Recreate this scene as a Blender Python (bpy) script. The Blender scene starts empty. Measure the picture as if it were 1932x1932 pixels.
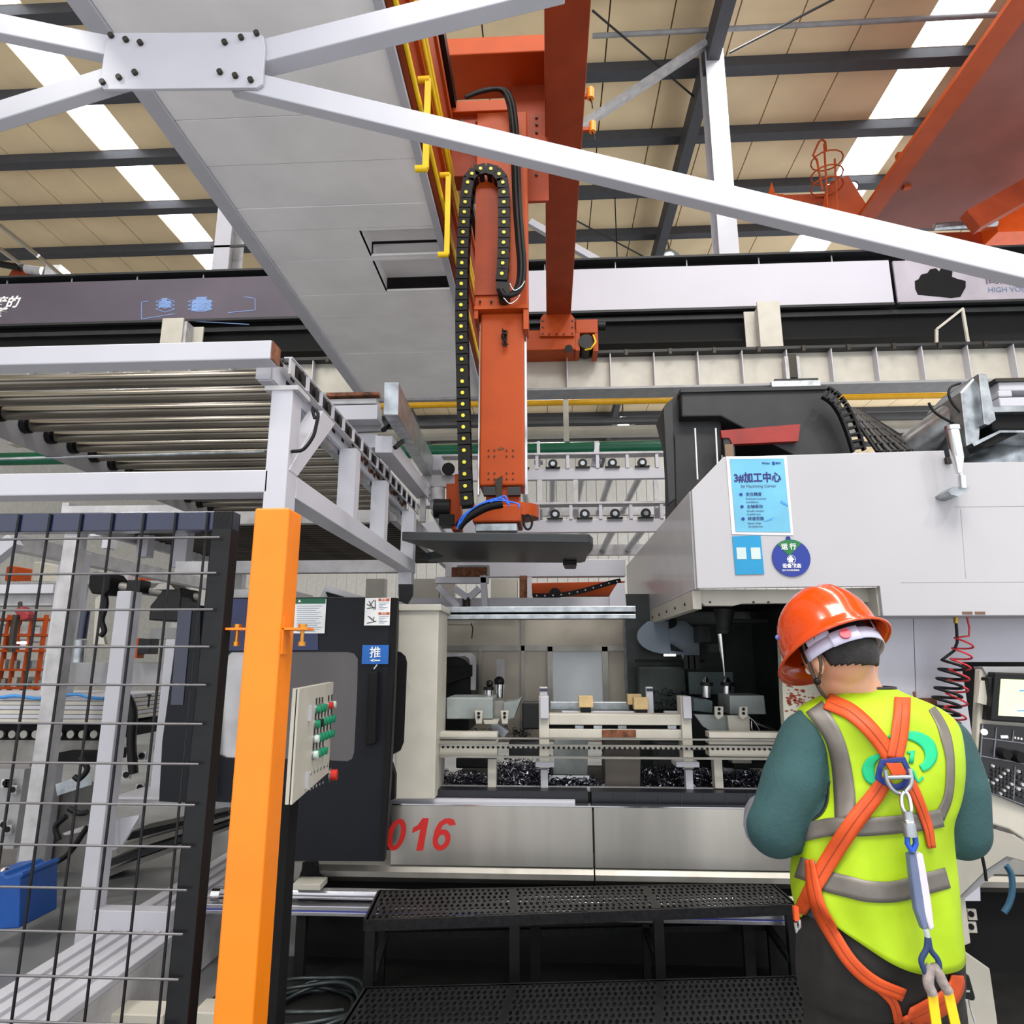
import bpy, bmesh, math, random
from math import sin, cos, tan, radians as R, pi
from mathutils import Vector as V, Matrix
from mathutils.bvhtree import BVHTree
random.seed(7)
S = bpy.context.scene
COL = S.collection
# ------------------------------------------------------------------ camera
F = 1270.0; YAW = R(3.05); PITCH = R(12.2); CAM = V((0, 0, 1.6))
cd = bpy.data.cameras.new('camera'); cam = bpy.data.objects.new('camera', cd); COL.objects.link(cam)
cam.location = CAM; cam.rotation_euler = (pi/2 + PITCH, 0, YAW)
cd.sensor_width = 36; cd.lens = 36*F/1932; cd.clip_start = 0.02; cd.clip_end = 200
S.camera = cam
CR = cam.rotation_euler.to_matrix()
# ------------------------------------------------------------------ world, exposure, added fill lamps
S.view_settings.view_transform = 'Standard'; S.view_settings.look = 'None'
S.view_settings.gamma = 1; S.view_settings.use_curve_mapping = False
S.view_settings.exposure = 0.12
w = bpy.data.worlds.new('world'); S.world = w; w.use_nodes = True
w.node_tree.nodes['Background'].inputs[0].default_value = (0.94, 0.96, 1.0, 1)
w.node_tree.nodes['Background'].inputs[1].default_value = 1.45
def area(name, loc, sx, sy, power, color=(1, .98, .95), rot=(0, 0, 0)):
    l = bpy.data.lights.new(name, 'AREA'); l.shape = 'RECTANGLE'; l.size = sx; l.size_y = sy
    l.energy = power; l.color = color
    o = bpy.data.objects.new(name, l); COL.objects.link(o); o.location = loc; o.rotation_euler = rot
    return o
area('roof_fill_light', (-5.6, 5, 11.3), .9, 22, 900)  # added area lamp for fill, roughly on the left skylight side
area('roof_fill_light', (3.2, 3, 11.3), .9, 14, 700)  # added area lamp for fill, no skylight at this spot
area('roof_fill_light', (0.6, -3, 11.3), 6, 4, 1300)  # added broad fill lamp above and behind the camera
for x, y in ((-6, -2.5), (6, -2.5), (0, 14), (-9, 12), (9, 12)):
    area('hall_fill_light', (x, y, 9.8), .7, .7, 300)  # added fill lamps, no fixtures are seen here
for o in list(COL.objects):
    if o.type == 'LIGHT': o['kind'] = 'helper'
# ------------------------------------------------------------------ placing helpers
def ray(px, py):
    return CR @ V(((px-966)/F, -(py-966)/F, -1)).normalized()
def P(px, py, Y):
    d = ray(px, py); return CAM + d*(Y/d.y)
def Q(px, py, z):
    d = ray(px, py); return CAM + d*((z-CAM.z)/d.z)
def PX(px, py, X):
    d = ray(px, py); return CAM + d*(X/d.x)
# ------------------------------------------------------------------ materials
def lin(c):
    return tuple(((x/255)/12.92 if x/255 <= .04045 else ((x/255+.055)/1.055)**2.4) for x in c)
MATS = {}
def M(name, rgb=(200, 200, 200), rough=.5, metal=0., var=.06, scale=6., bump=0., bscale=60., emit=0., coat=0., stretch=None, alpha=None):
    if name in MATS: return MATS[name]
    m = bpy.data.materials.new(name); m.use_nodes = True; n = m.node_tree; b = n.nodes['Principled BSDF']
    c = lin(rgb)
    b.inputs['Roughness'].default_value = rough; b.inputs['Metallic'].default_value = metal
    if coat: b.inputs['Coat Weight'].default_value = coat; b.inputs['Coat Roughness'].default_value = .08
    tc = n.nodes.new('ShaderNodeTexCoord'); src = tc.outputs['Object']
    if stretch:
        mp = n.nodes.new('ShaderNodeMapping'); mp.inputs['Scale'].default_value = stretch
        n.links.new(src, mp.inputs['Vector']); src = mp.outputs[0]
    nz = n.nodes.new('ShaderNodeTexNoise'); nz.inputs['Scale'].default_value = scale; nz.inputs['Detail'].default_value = 5
    n.links.new(src, nz.inputs['Vector'])
    rp = n.nodes.new('ShaderNodeValToRGB')
    rp.color_ramp.elements[0].position = .3; rp.color_ramp.elements[1].position = .7
    rp.color_ramp.elements[0].color = tuple(max(0, x*(1-var*2)) for x in c)+(1,)
    rp.color_ramp.elements[1].color = tuple(min(1, x*(1+var)) for x in c)+(1,)
    n.links.new(nz.outputs['Fac'], rp.inputs[0]); n.links.new(rp.outputs[0], b.inputs['Base Color'])
    if bump:
        n2 = n.nodes.new('ShaderNodeTexNoise'); n2.inputs['Scale'].default_value = bscale; n.links.new(src, n2.inputs['Vector'])
        bp = n.nodes.new('ShaderNodeBump'); bp.inputs['Strength'].default_value = bump; bp.inputs['Distance'].default_value = .01
        n.links.new(n2.outputs['Fac'], bp.inputs['Height']); n.links.new(bp.outputs[0], b.inputs['Normal'])
    if emit:
        b.inputs['Emission Color'].default_value = c+(1,); b.inputs['Emission Strength'].default_value = emit
    if alpha is not None: b.inputs['Alpha'].default_value = alpha
    MATS[name] = m; return m
WHITE = M('white_paint', (184, 184, 192), .38, var=.03, scale=3)  # white lowered in the colour to offset strong front light
WHITE2 = M('worn_white_paint', (182, 181, 183), .5, var=.12, scale=9)
CREAM = M('cream_paint', (190, 186, 174), .45, var=.05)
SHELL = M('machine_shell_paint', (178, 177, 181), .35, var=.02, scale=2)  # shell tone darkened in the colour against front light
GREYP = M('grey_paint', (150, 150, 152), .5, var=.08)
GALV = M('galvanised_steel', (170, 176, 180), .32, .9, var=.2, scale=14)
STEEL = M('reflection_streaked_steel', (196, 192, 184), .32, 1., var=.2, scale=2.2, stretch=(1, 1, .12), bump=.9, bscale=2.6)  # vertical colour streaks stand in for blotchy reflections on the stainless
STEELD = M('dull_stainless', (150, 147, 140), .42, .75, var=.15, scale=4)
CHROME = M('chrome', (215, 215, 218), .12, 1., var=.02)
BLACK = M('black_paint', (14, 15, 17), .45, var=.2, scale=20)
BLACKM = M('black_matt', (8, 9, 10), .75, var=.2)
RUBBER = M('black_rubber', (12, 12, 14), .55, var=.1)
NAVY = M('navy_gloss_paint', (22, 30, 58), .25, var=.12, coat=.4)
DKDOOR = M('dark_door_paint', (11, 14, 22), .5, var=.12, bump=.08, bscale=160)
ORANGE = M('orange_machine_paint', (172, 68, 14), .5, var=.06, scale=4)
ORANGED = M('dark_orange', (150, 60, 28), .55, var=.1, scale=4)
RUST = M('rust_stain', (120, 72, 45), .8, var=.4, scale=30)
YPOST = M('orange_yellow_coat', (232, 124, 0), .42, var=.05, scale=5, bump=.03, bscale=40)
YELLOW = M('yellow_plastic', (240, 200, 20), .4, var=.05)
YDOT = M('yellow_pin', (225, 215, 60), .4, var=.05)
GREEN = M('green_pipe_paint', (10, 96, 66), .4, var=.1)
TAN = M('roof_sheet_tan', (246, 222, 180), .7, var=.05, scale=1.2)  # tan lightened to make up for weak light under the roof
PURLIN = M('purlin_grey', (74, 76, 80), .6, var=.1)
DKGREY = M('dark_grey_steel', (38, 40, 42), .6, var=.15)
CONC = M('concrete_floor', (122, 124, 126), .32, var=.16, scale=2.2, bump=.03, bscale=20)
GRIT = M('black_grit_plate', (30, 31, 33), .42, metal=.3, var=.25, scale=50)
BOLT = M('dark_bolt', (60, 56, 50), .5, .6)
RED = M('red_print', (190, 28, 22), .5, var=.03)
BLUE = M('sign_blue', (6, 96, 180), .4, var=.02)
NAVYP = M('sign_navy', (22, 48, 140), .35, var=.02)
WPRINT = M('white_print', (240, 240, 240), .5, var=0)
BPRINT = M('black_print', (25, 25, 30), .5, var=0)
IPRINT = M('indigo_print', (30, 20, 110), .5, var=0)
GPRINT = M('grey_blue_print', (95, 120, 150), .5, var=0)
LIGHTP = M('skylight_sheet', (250, 252, 255), .5, var=0, emit=3.2)
for m_ in (ORANGE, ORANGED, DKDOOR, BLACK, BLACKM, GRIT, RUBBER): m_.node_tree.nodes['Principled BSDF'].inputs['Specular IOR Level'].default_value = .3
# ------------------------------------------------------------------ mesh builder
WL = {}
def wloc(o): return WL.get(o.name, V((0, 0, 0)))
def tag(o, label=None, cat=None, group=None, kind=None):
    if label: o['label'] = label
    if cat: o['category'] = cat
    if group: o['group'] = group
    if kind: o['kind'] = kind
    return o
def T(name, label, cat, loc=(0, 0, 0), group=None, rot=None):
    o = bpy.data.objects.new(name, None); COL.objects.link(o); o.location = loc; o.empty_display_size = .1
    if rot: o.rotation_euler = rot
    WL[o.name] = V(loc); return tag(o, label, cat, group)
def G(name, kind='structure', label=None):
    o = bpy.data.objects.new(name, None); COL.objects.link(o); WL[o.name] = V((0, 0, 0)); o['kind'] = kind
    if label: o['label'] = label
    return o
class MB:
    def __init__(s): s.v = []; s.f = []; s.s = []
    def add(s, vs, fs, smooth=False):
        k = len(s.v); s.v += [V(p) for p in vs]; s.f += [tuple(i+k for i in f) for f in fs]; s.s += [smooth]*len(fs); return s
    def obox(s, c, a, b, d):
        c, a, b, d = V(c), V(a), V(b), V(d)
        if a.cross(b).dot(d) < 0: a, b = b, a
        vs = [c+i*a+j*b+k*d for k in (-1, 1) for j in (-1, 1) for i in (-1, 1)]
        return s.add(vs, [(0, 2, 3, 1), (4, 5, 7, 6), (0, 1, 5, 4), (2, 6, 7, 3), (0, 4, 6, 2), (1, 3, 7, 5)])
    def box(s, x0, x1, y0, y1, z0, z1):
        return s.obox(((x0+x1)/2, (y0+y1)/2, (z0+z1)/2), (abs(x1-x0)/2, 0, 0), (0, abs(y1-y0)/2, 0), (0, 0, abs(z1-z0)/2))
    def pbox(s, px0, py0, px1, py1, Y, dy=.05):
        mx, my = (px0+px1)/2, (py0+py1)/2
        return s.box(P(px0, my, Y).x, P(px1, my, Y).x, Y, Y+dy, P(mx, py1, Y).z, P(mx, py0, Y).z)
    def bar(s, p, q, w, h, up=(0, 0, 1)):
        p, q = V(p), V(q); d = q-p; u = V(up); sd = d.cross(u)
        if sd.length < 1e-6: sd = d.cross(V((0, 1, 0)))
        sd.normalize(); u = sd.cross(d).normalized()
        return s.obox((p+q)/2, d/2, sd*w/2, u*h/2)
    def cyl(s, p, q, r, n=14, r2=None, caps=True):
        p, q = V(p), V(q); r2 = r if r2 is None else r2; d = (q-p).normalized()
        a = d.orthogonal().normalized(); b = d.cross(a)
        A = [p+(a*cos(t)+b*sin(t))*r for t in [2*pi*i/n for i in range(n)]]
        B = [q+(a*cos(t)+b*sin(t))*r2 for t in [2*pi*i/n for i in range(n)]]
        s.add(A+B, [(i, (i+1) % n, n+(i+1) % n, n+i) for i in range(n)], True)
        if caps: s.add(A, [tuple(range(n))[::-1]]); s.add(B, [tuple(range(n))])
        return s
    def tube(s, pts, r, n=8, rr=None):
        pts = [V(p) for p in pts]; k = len(pts); vs = []
        d0 = (pts[1]-pts[0]).normalized(); a = d0.orthogonal().normalized()
        for i, p in enumerate(pts):
            d = (pts[min(i+1, k-1)]-pts[max(i-1, 0)]).normalized(); a = (a-d*a.dot(d))
            if a.length < 1e-6: a = d.orthogonal()
            a.normalize(); b = d.cross(a); q = rr[i] if rr else r
            vs += [p+(a*cos(2*pi*j/n)+b*sin(2*pi*j/n))*q for j in range(n)]
        fs = [(i*n+j, i*n+(j+1) % n, (i+1)*n+(j+1) % n, (i+1)*n+j) for i in range(k-1) for j in range(n)]
        s.add(vs, fs, True); s.add(vs[:n], [tuple(range(n))[::-1]]); s.add(vs[-n:], [tuple(range(n))]); return s
    def prism(s, pts, vec):
        pts = [V(p) for p in pts]; vec = V(vec); n = len(pts)
        nrm = V((0, 0, 0))
        for i in range(n): nrm += pts[i].cross(pts[(i+1) % n])
        if nrm.dot(vec) < 0: pts = pts[::-1]
        return s.add(pts+[p+vec for p in pts], [tuple(range(n))[::-1], tuple(range(n, 2*n))]+[(i, (i+1) % n, n+(i+1) % n, n+i) for i in range(n)])
    def pprism(s, px, Y, dy=.03):
        return s.prism([P(x, y, Y) for x, y in px], (0, dy, 0))
    def sphere(s, c, r, n=12, m=8, sc=(1, 1, 1), rot=None):
        c = V(c); vs = []
        for i in range(m+1):
            for j in range(n):
                p = V((sin(pi*i/m)*cos(2*pi*j/n)*r*sc[0], sin(pi*i/m)*sin(2*pi*j/n)*r*sc[1], cos(pi*i/m)*r*sc[2]))
                vs.append(c+(rot @ p if rot else p))
        return s.add(vs, [(i*n+j, (i+1)*n+j, (i+1)*n+(j+1) % n, i*n+(j+1) % n) for i in range(m) for j in range(n)], True)
    def loft(s, rings, caps=True, smooth=True):
        n = len(rings[0]); vs = [p for r in rings for p in r]
        s.add(vs, [(i*n+j, i*n+(j+1) % n, (i+1)*n+(j+1) % n, (i+1)*n+j) for i in range(len(rings)-1) for j in range(n)], smooth)
        if caps: s.add(rings[0], [tuple(range(n))[::-1]]); s.add(rings[-1], [tuple(range(n))])
        return s
    def build(s, name, mat, parent=None, label=None, cat=None, group=None, kind=None, bevel=0, local=False, fix=False):
        if parent is None:
            lo = V([min(p[i] for p in s.v) for i in range(3)]); hi = V([max(p[i] for p in s.v) for i in range(3)])
            org = V(((lo.x+hi.x)/2, (lo.y+hi.y)/2, lo.z))
        else: org = wloc(parent)
        off = V((0, 0, 0)) if local else org
        me = bpy.data.meshes.new(name); me.from_pydata([p-off for p in s.v], [], s.f)
        me.polygons.foreach_set('use_smooth', s.s)
        mats = mat if isinstance(mat, (list, tuple)) else [mat]
        for m in mats: me.materials.append(m)
        if fix:
            bm = bmesh.new(); bm.from_mesh(me); bmesh.ops.remove_doubles(bm, verts=bm.verts, dist=1e-5)
            bmesh.ops.recalc_face_normals(bm, faces=bm.faces); bm.to_mesh(me); bm.free()
        o = bpy.data.objects.new(name, me); COL.objects.link(o)
        if parent is None: o.location = org; WL[o.name] = org
        else: o.parent = parent; WL[o.name] = org
        if bevel:
            b = o.modifiers.new('bevel', 'BEVEL'); b.width = bevel; b.segments = 2; b.limit_method = 'ANGLE'; b.angle_limit = R(50)
        return tag(o, label, cat, group, kind)
def child_copy(o, parent, dloc=(0, 0, 0)):
    c = o.copy(); COL.objects.link(c); c.parent = parent; c.location = V(o.location)+V(dloc); WL[c.name] = wloc(parent)+V(c.location); return c
def text(body, size, loc, mat, parent, name='lettering', rot=(pi/2, 0, 0), align='CENTER', ext=.0006, shear=0, off=0, sx=1.0, label=None):
    cu = bpy.data.curves.new(name, 'FONT'); cu.body = body; cu.size = size; cu.align_x = align; cu.align_y = 'CENTER'
    cu.extrude = ext; cu.shear = shear; cu.offset = off; cu.materials.append(mat); cu.resolution_u = 3
    o = bpy.data.objects.new(name, cu); COL.objects.link(o); o.rotation_euler = rot; o.scale = (sx, 1, 1)
    bpy.context.view_layer.update()
    me = bpy.data.meshes.new_from_object(o.evaluated_get(bpy.context.evaluated_depsgraph_get()))
    bpy.data.objects.remove(o); o = bpy.data.objects.new(name, me); COL.objects.link(o); o.rotation_euler = rot; o.scale = (sx, 1, 1)
    o.parent = parent; o.location = V(loc)-wloc(parent); WL[o.name] = V(loc)
    if label: o['label'] = label
    return o
def single(name, mat, label, cat, fn, group=None, bevel=0, kind=None):
    m = MB(); fn(m); return m.build(name, mat, None, label, cat, group, kind, bevel)
def part(name, mat, parent, fn, bevel=0, label=None, kind=None):
    m = MB(); fn(m); return m.build(name, mat, parent, label, kind=kind, bevel=bevel)

def smooth_path(pts, n=4):
    pts = [V(p) for p in pts]; out = []
    P_ = [pts[0]*2-pts[1]]+pts+[pts[-1]*2-pts[-2]]
    for i in range(1, len(P_)-2):
        a, b, c, d = P_[i-1:i+3]
        for k in range(n):
            t = k/n; out.append(.5*((2*b)+(c-a)*t+(2*a-5*b+4*c-d)*t*t+(3*b-a-3*c+d)*t**3))
    return out+[pts[-1]]
# ================================================================== HALL
ZR = 11.6
fl = MB().box(-18, 9, -1.2, 33.2, -.1, 0).build('floor', CONC, None, kind='structure')
wb = MB()
CORR = M('translucent_wall_sheet', (206, 204, 198), .5, var=.05, emit=.25)
wbk = MB().box(-22, 22, 33.1, 33.3, 0, ZR+.2).build('wall_back', WHITE, None, kind='structure')
s0 = MB().box(0, .46, 33.0, 33.1, .02, ZR).build('cladding_sheet', CORR, wbk)
for i in range(1, 80):
    c = child_copy(s0, wbk, (.5*i, 0, 0))
s0.location.x -= 20
for c in wbk.children:
    if c is not s0: c.location.x -= 20
wl = MB().box(-18.3, -18, -8, 33, 0, ZR).build('wall_left', M('wall_left_paint', (205, 205, 200), .7), None, kind='structure')
# roof: backing slab, separate sheets running in depth, skylight panes between purlins
ceil = MB().box(-22, 22, -8, 34, ZR+.12, ZR+.2).build('ceiling', DKGREY, None, kind='structure')
PUR = [9.85+1.54*k for k in range(-8, 16)]
def skyx(pl, pr, y):
    a, b = Q(pl, y, ZR), Q(pr, y, ZR); return a.x, b.x
lx0, lx1 = skyx(205, 277, 300); rx0, rx1 = skyx(1654, 1742, 200)
edges = []
x = lx0
while x > -20: edges.append((x-.98, x)); x -= .98
x = lx1
n = int((rx0-lx1)/.98); wd = (rx0-lx1)/n
for i in range(n): edges.append((lx1+i*wd, lx1+(i+1)*wd))
x = rx1
while x < 20: edges.append((x, x+.98)); x += .98
for a, b in edges:
    MB().box(a+.012, b-.012, -8, 33, ZR, ZR+.1).build('roof_sheet', TAN, ceil)
for a, b in ((lx0, lx1), (rx0, rx1)):
    for i in range(len(PUR)-1):
        if PUR[i+1] > 33: break
        MB().box(a+.03, b-.03, PUR[i]+.12, PUR[i+1]-.12, ZR, ZR+.06).build('skylight_pane', LIGHTP, ceil)
        MB().box(a, b, PUR[i]-.12, PUR[i]+.12, ZR, ZR+.08).build('skylight_curb', TAN, ceil)
PURM = M('purlin_dark', (70, 72, 78), .6)
for i, y in enumerate(PUR):
    if y > 32.8: continue
    MB().box(-20, 20, y-.11, y+.11, ZR-.2, ZR-.005).build('trim_%d' % (i+1), PURM, None, kind='structure')
# rafters (depth direction), follows (1330,120)->(1225,490)
rx = Q(1300, 245, ZR-.3).x
for k, xx in enumerate((rx-8.2, rx, rx+8)):
    MB().box(xx-.1, xx+.1, -8, 33, ZR-.62, ZR-.21).build('trim_%d' % (60+k), PURM, None, kind='structure', label='dark roof rafter running away from the camera')
# thin tie rods
def rod(name, label, p, q, r=.018, mat=DKGREY, group=None):
    return MB().cyl(p, q, r, 8).build(name, mat, None, label, 'rod', group)
rod('tie_rod', 'thin roof tie rod crossing between the orange girder and the white column top', Q(1118, 20, 11.2), Q(1330, 200, 11.2))
rod('tie_rod', 'thin roof tie rod right of the white column', Q(1376, 100, 11.2), Q(1590, -10, 11.2))
rod('tie_rod', 'thin roof tie rod low down, falling right beside the orange girder', Q(1085, 415, 11.2), Q(1225, 490, 11.2))
rod('conduit', 'pale conduit under the roof running right from the orange girder', P(1118, 68, 9.0), P(1880, 28, 9.0), .04, GREYP)
# white columns of the hall
c = T('steel_column', 'tall white steel column with a diagonal brace, right of the orange girder', 'column', P(1385, 480, 9.3))
part('flange', WHITE, c, lambda m: m.box(P(1341, 250, 9.2).x, P(1377, 250, 9.2).x, 9.2, 9.22, P(1385, 560, 9.2).z, P(1350, 38, 9.2).z))
part('flange', WHITE, c, lambda m: m.box(P(1332, 250, 9.5).x-.02, P(1367, 250, 9.5).x, 9.5, 9.53, P(1385, 560, 9.2).z, P(1350, 38, 9.2).z))
part('web', WHITE2, c, lambda m: m.box(P(1357, 250, 9.2).x-.01, P(1359, 250, 9.2).x, 9.22, 9.5, P(1385, 560, 9.2).z, P(1350, 38, 9.2).z))
part('brace', WHITE2, c, lambda m: m.bar(P(1333, 82, 9.15), P(1060, 262, 9.15), .1, .12))
part('top_plate', WHITE2, c, lambda m: m.obox(P(1350, 34, 9.35), (.2, 0, 0), (0, .25, 0), (0, 0, .03)))
part('top_stub', WHITE2, c, lambda m: m.pbox(1345, -60, 1375, 32, 9.35, .15))
part('lower_brace', WHITE, c, lambda m: m.bar(P(1000, 420, 9.3), P(1140, 500, 9.3), .1, .1))
c = T('steel_column', 'white steel column behind the left skylight row, beside the girder', 'column', P(425, 515, 9.3))
part('flange', WHITE, c, lambda m: m.pbox(403, 385, 433, 560, 9.3, .02))
part('web', WHITE2, c, lambda m: m.pbox(420, 392, 424, 560, 9.32, .25))
part('flange', WHITE2, c, lambda m: m.pbox(433, 400, 458, 560, 9.58, .02))
part('cross_arm', DKGREY, c, lambda m: m.pbox(398, 462, 470, 466, 9.3, .02))
# banner girder: dark crane beam with banners hung on it
YB = 8.6
def bz(py, x=966): return P(x, py, YB).z
b = T('dark_crane_beam', 'long dark steel beam across the hall behind the banners', 'beam', (0, YB+.1, bz(655)))
zt, zb = bz(496), bz(648)
part('web', BLACKM, b, lambda m: m.box(-9, 9, YB+.16, YB+.2, zb, zt))
part('top_flange', DKGREY, b, lambda m: m.box(-9, 9, YB-.02, YB+.4, zt, zt+.03))
part('bottom_flange', BLACKM, b, lambda m: m.box(-9, 9, YB+.02, YB+.35, zb-.03, zb))
part('middle_rib', DKGREY, b, lambda m: m.box(-9, 9, YB+.08, YB+.16, bz(606), bz(598)))
for i in range(17):
    xx = -8+i*1.0
    part('hanger', WHITE2, b, lambda m: m.box(xx, xx+.015, YB+.06, YB+.075, bz(512), zt))
DIM = M('banner_dark_fabric', (88, 80, 92), .6, var=.1, scale=1)
BNW = M('banner_white_fabric', (192, 190, 200), .6, var=.03, scale=.6)  # fabric white lowered to offset front light
BNG = M('banner_grey_print', (172, 166, 176), .6, var=.12, scale=1.5)
def banner(px0, px1, t0, t1, label, mat, zt=512, zb=590):
    o = T('banner', label, 'banner', (P((px0+px1)/2, zb, YB).x, YB, bz(zb)))
    x0, x1 = P(px0, 550, YB).x, P(px1, 550, YB).x
    part('fabric', mat, o, lambda m: m.box(x0, x1, YB, YB+.03, bz(zb), bz(zt)))
    part('rail', DKGREY, o, lambda m: m.box(x0, x1, YB-.02, YB+.05, bz(zb)-.04, bz(zb)-.005))
    return o
b1 = banner(-260, 640, 0, 0, 'dark purple-grey banner with white characters at far left', DIM, 507, 586)
b2 = banner(850, 1684, 0, 0, 'long plain white banner behind the orange crane arm', BNW)
b3 = banner(1692, 2300, 0, 0, 'pale banner with a dark machine picture and HIGH VOLTAGE text', BNG, 514, 590)
def onb(px, py): return P(px, py, YB-.004)
text('焊接的', .2, onb(-2, 572), WPRINT, b1, shear=.25, off=.006)
text('先锋', .16, onb(-8, 590), WPRINT, b1, shear=.25, off=.005)
SKET = M('blue_line_print', (130, 160, 215), .5, var=0)
def sk(m):
    def ln(a, b_, w=.008): m.bar(P(a[0], a[1], YB-.003), P(b_[0], b_[1], YB-.003), .004, w, (0, 0, 1))
    ln((267, 570), (267, 602)); ln((267, 570), (280, 568)); ln((481, 563), (482, 585)); ln((481, 563), (460, 560)); ln((267, 602), (330, 592))
    ln((360, 606), (470, 612)); ln((430, 590), (481, 585))
    for cx, cy, s_ in ((312, 575, 18), (378, 575, 24)):
        for t in (0, 1, 2):
            y = cy+t*7-6
            ln((cx-s_, y), (cx, y-6)); ln((cx, y-6), (cx+s_, y)); ln((cx+s_, y), (cx, y+6)); ln((cx, y+6), (cx-s_, y))
part('line_drawing', SKET, b1, sk, label='pale blue line drawing of machines')
BLK = M('pale_blue_print', (120, 150, 200), .5, var=.1)
for q_ in ((300, 568, 322, 580), (362, 566, 398, 586), (305, 562, 315, 568), (370, 560, 390, 566)): part('drawing_block', BLK, b1, lambda m: m.pbox(*q_, YB-.003, .003))
text('高压变频器', .19, onb(1926, 525), M('mauve_print', (92, 84, 104), .5, var=0), b3, off=.002)
text('HIGH VOLTAGE', .105, onb(1918, 546), GPRINT, b3)
part('engine_picture', BLACKM, b3, lambda m: m.pprism([(1726, 530), (1733, 527), (1738, 518), (1750, 515), (1755, 508), (1766, 506), (1772, 512), (1776, 505), (1790, 506), (1797, 512), (1796, 522), (1806, 526), (1822, 530), (1822, 542), (1812, 560), (1795, 562), (1732, 556), (1727, 545)], YB-.005, .004), label='dark printed picture of a machine')
# crane runway in front of the banner beam
YR = 8.0
def rz(py): return P(966, py, YR).z
g = T('runway_girder', 'long cream crane runway girder with stiffeners behind the arm', 'girder', (0, YR+.1, rz(737)))
part('web', CREAM, g, lambda m: m.box(-9, 9, YR+.1, YR+.13, rz(736), rz(672)))
part('bottom_flange', GREYP, g, lambda m: m.box(-9, 9, YR-.05, YR+.28, rz(740), rz(736)))
part('top_flange', DKGREY, g, lambda m: m.box(-9, 9, YR-.03, YR+.26, rz(672), rz(668)))
part('rail', BOLT, g, lambda m: m.box(-9, 9, YR+.06, YR+.14, rz(668), rz(661)))
xs0 = P(1070, 700, YR).x; dxs = P(1152, 700, YR).x-xs0
st = part('stiffener', WHITE, g, lambda m: m.box(xs0-.006, xs0+.006, YR-.02, YR+.1, rz(736), rz(672)))
cl = part('rail_clip', BOLT, g, lambda m: m.box(xs0-.02, xs0+.02, YR-.06, YR-.03, rz(678), rz(668)))
for i in range(-16, 15):
    if i and xs0+i*dxs > -8.9: child_copy(st, g, (i*dxs, 0, 0)); child_copy(cl, g, (i*dxs+.2, 0, 0))
part('splice_plate', BOLT, g, lambda m: m.pbox(1489, 668, 1504, 712, YR-.03, .12))
part('splice_flange', WHITE2, g, lambda m: m.pbox(1504, 672, 1510, 716, YR-.03, .1))
part('splice_flange', WHITE2, g, lambda m: m.pbox(1482, 672, 1489, 716, YR-.03, .1))
part('splice_foot', DKGREY, g, lambda m: m.pbox(1462, 714, 1544, 718, YR-.1, .35))
part('splice_foot', GALV, g, lambda m: m.pbox(1456, 718, 1548, 730, YR-.1, .35))
# columns carrying the runway
for (a, b_, t, lab) in ((1432, 1475, 568, 'short cream column top standing under the white banner, right of the arm'), (303, 343, 600, 'short cream column top standing under the dark banner, behind the rollers')):
    c = T('runway_column', lab, 'column', P((a+b_)/2, 655, YR+.35))
    part('front_flange', CREAM, c, lambda m: m.pbox(a, t, b_, 664, YR+.32, .03), bevel=.004)
    sgn = -1 if a > 966 else 1
    e = a-12 if sgn < 0 else b_+16
    part('web', WHITE2, c, lambda m: m.box(P((a+b_)/2, 600, YR).x-.02, P((a+b_)/2, 600, YR).x+.02, YR+.35, YR+.52, P(a, 664, YR+.3).z, P(a, t+4, YR+.3).z))
    part('rear_flange', CREAM, c, lambda m: m.box(P(a, 600, YR).x-.02, P(b_, 600, YR).x+.02, YR+.52, YR+.54, P(a, 664, YR+.3).z, P(a, t+4, YR+.3).z))
c = T('handrail', 'small pale handrail bracket on the dark beam at upper right', 'handrail', P(1800, 640, YR+.4))
part('post', CREAM, c, lambda m: m.bar(P(1767, 664, YR+.2), P(1767, 622, YR+.2), .03, .03))
part('post', CREAM, c, lambda m: m.bar(P(1829, 662, YR+.2), P(1816, 584, YR+.2), .03, .03))
part('rail', CREAM, c, lambda m: m.bar(P(1766, 622, YR+.2), P(1817, 582, YR+.2), .03, .03))
# pipes and beams seen under the runway
for px, lab in ((1230, 'yellow'),):
    MB().cyl(P(-200, 783, 9.6), P(2200, 738, 9.6), .045, 12).build('yellow_pipe', M('yellow_pipe_paint', (240, 180, 20), .4), None, 'long yellow pipe running under the runway girder', 'pipe')
MB().box(-9, 9, 9.9, 10, P(966, 800, 9.9).z, P(966, 791, 9.9).z).build('cable_tray', PURLIN, None, 'thin dark tray under the yellow pipe', 'tray')
MB().box(-9, 9, 10.3, 10.5, P(966, 822, 10.3).z, P(966, 806, 10.3).z).build('cross_beam', CREAM, None, 'cream horizontal beam just above the green pipe', 'beam', bevel=.01)
MB().cyl(P(-300, 872, 9.2), P(1262, 843, 9.2), .095, 20).build('green_pipe', GREEN, None, 'thick green pipe crossing behind the arm', 'pipe')
for a, lab in ((1067, 'right of the arm'),):
    MB().box(P(1063, 790, 9.3).x, P(1073, 790, 9.3).x, 9.3, 9.36, P(1067, 832, 9.3).z, ZR).build('pipe_hanger', CREAM, None, 'pale hanger post beside the yellow pipe right of the arm', 'hanger')
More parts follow.
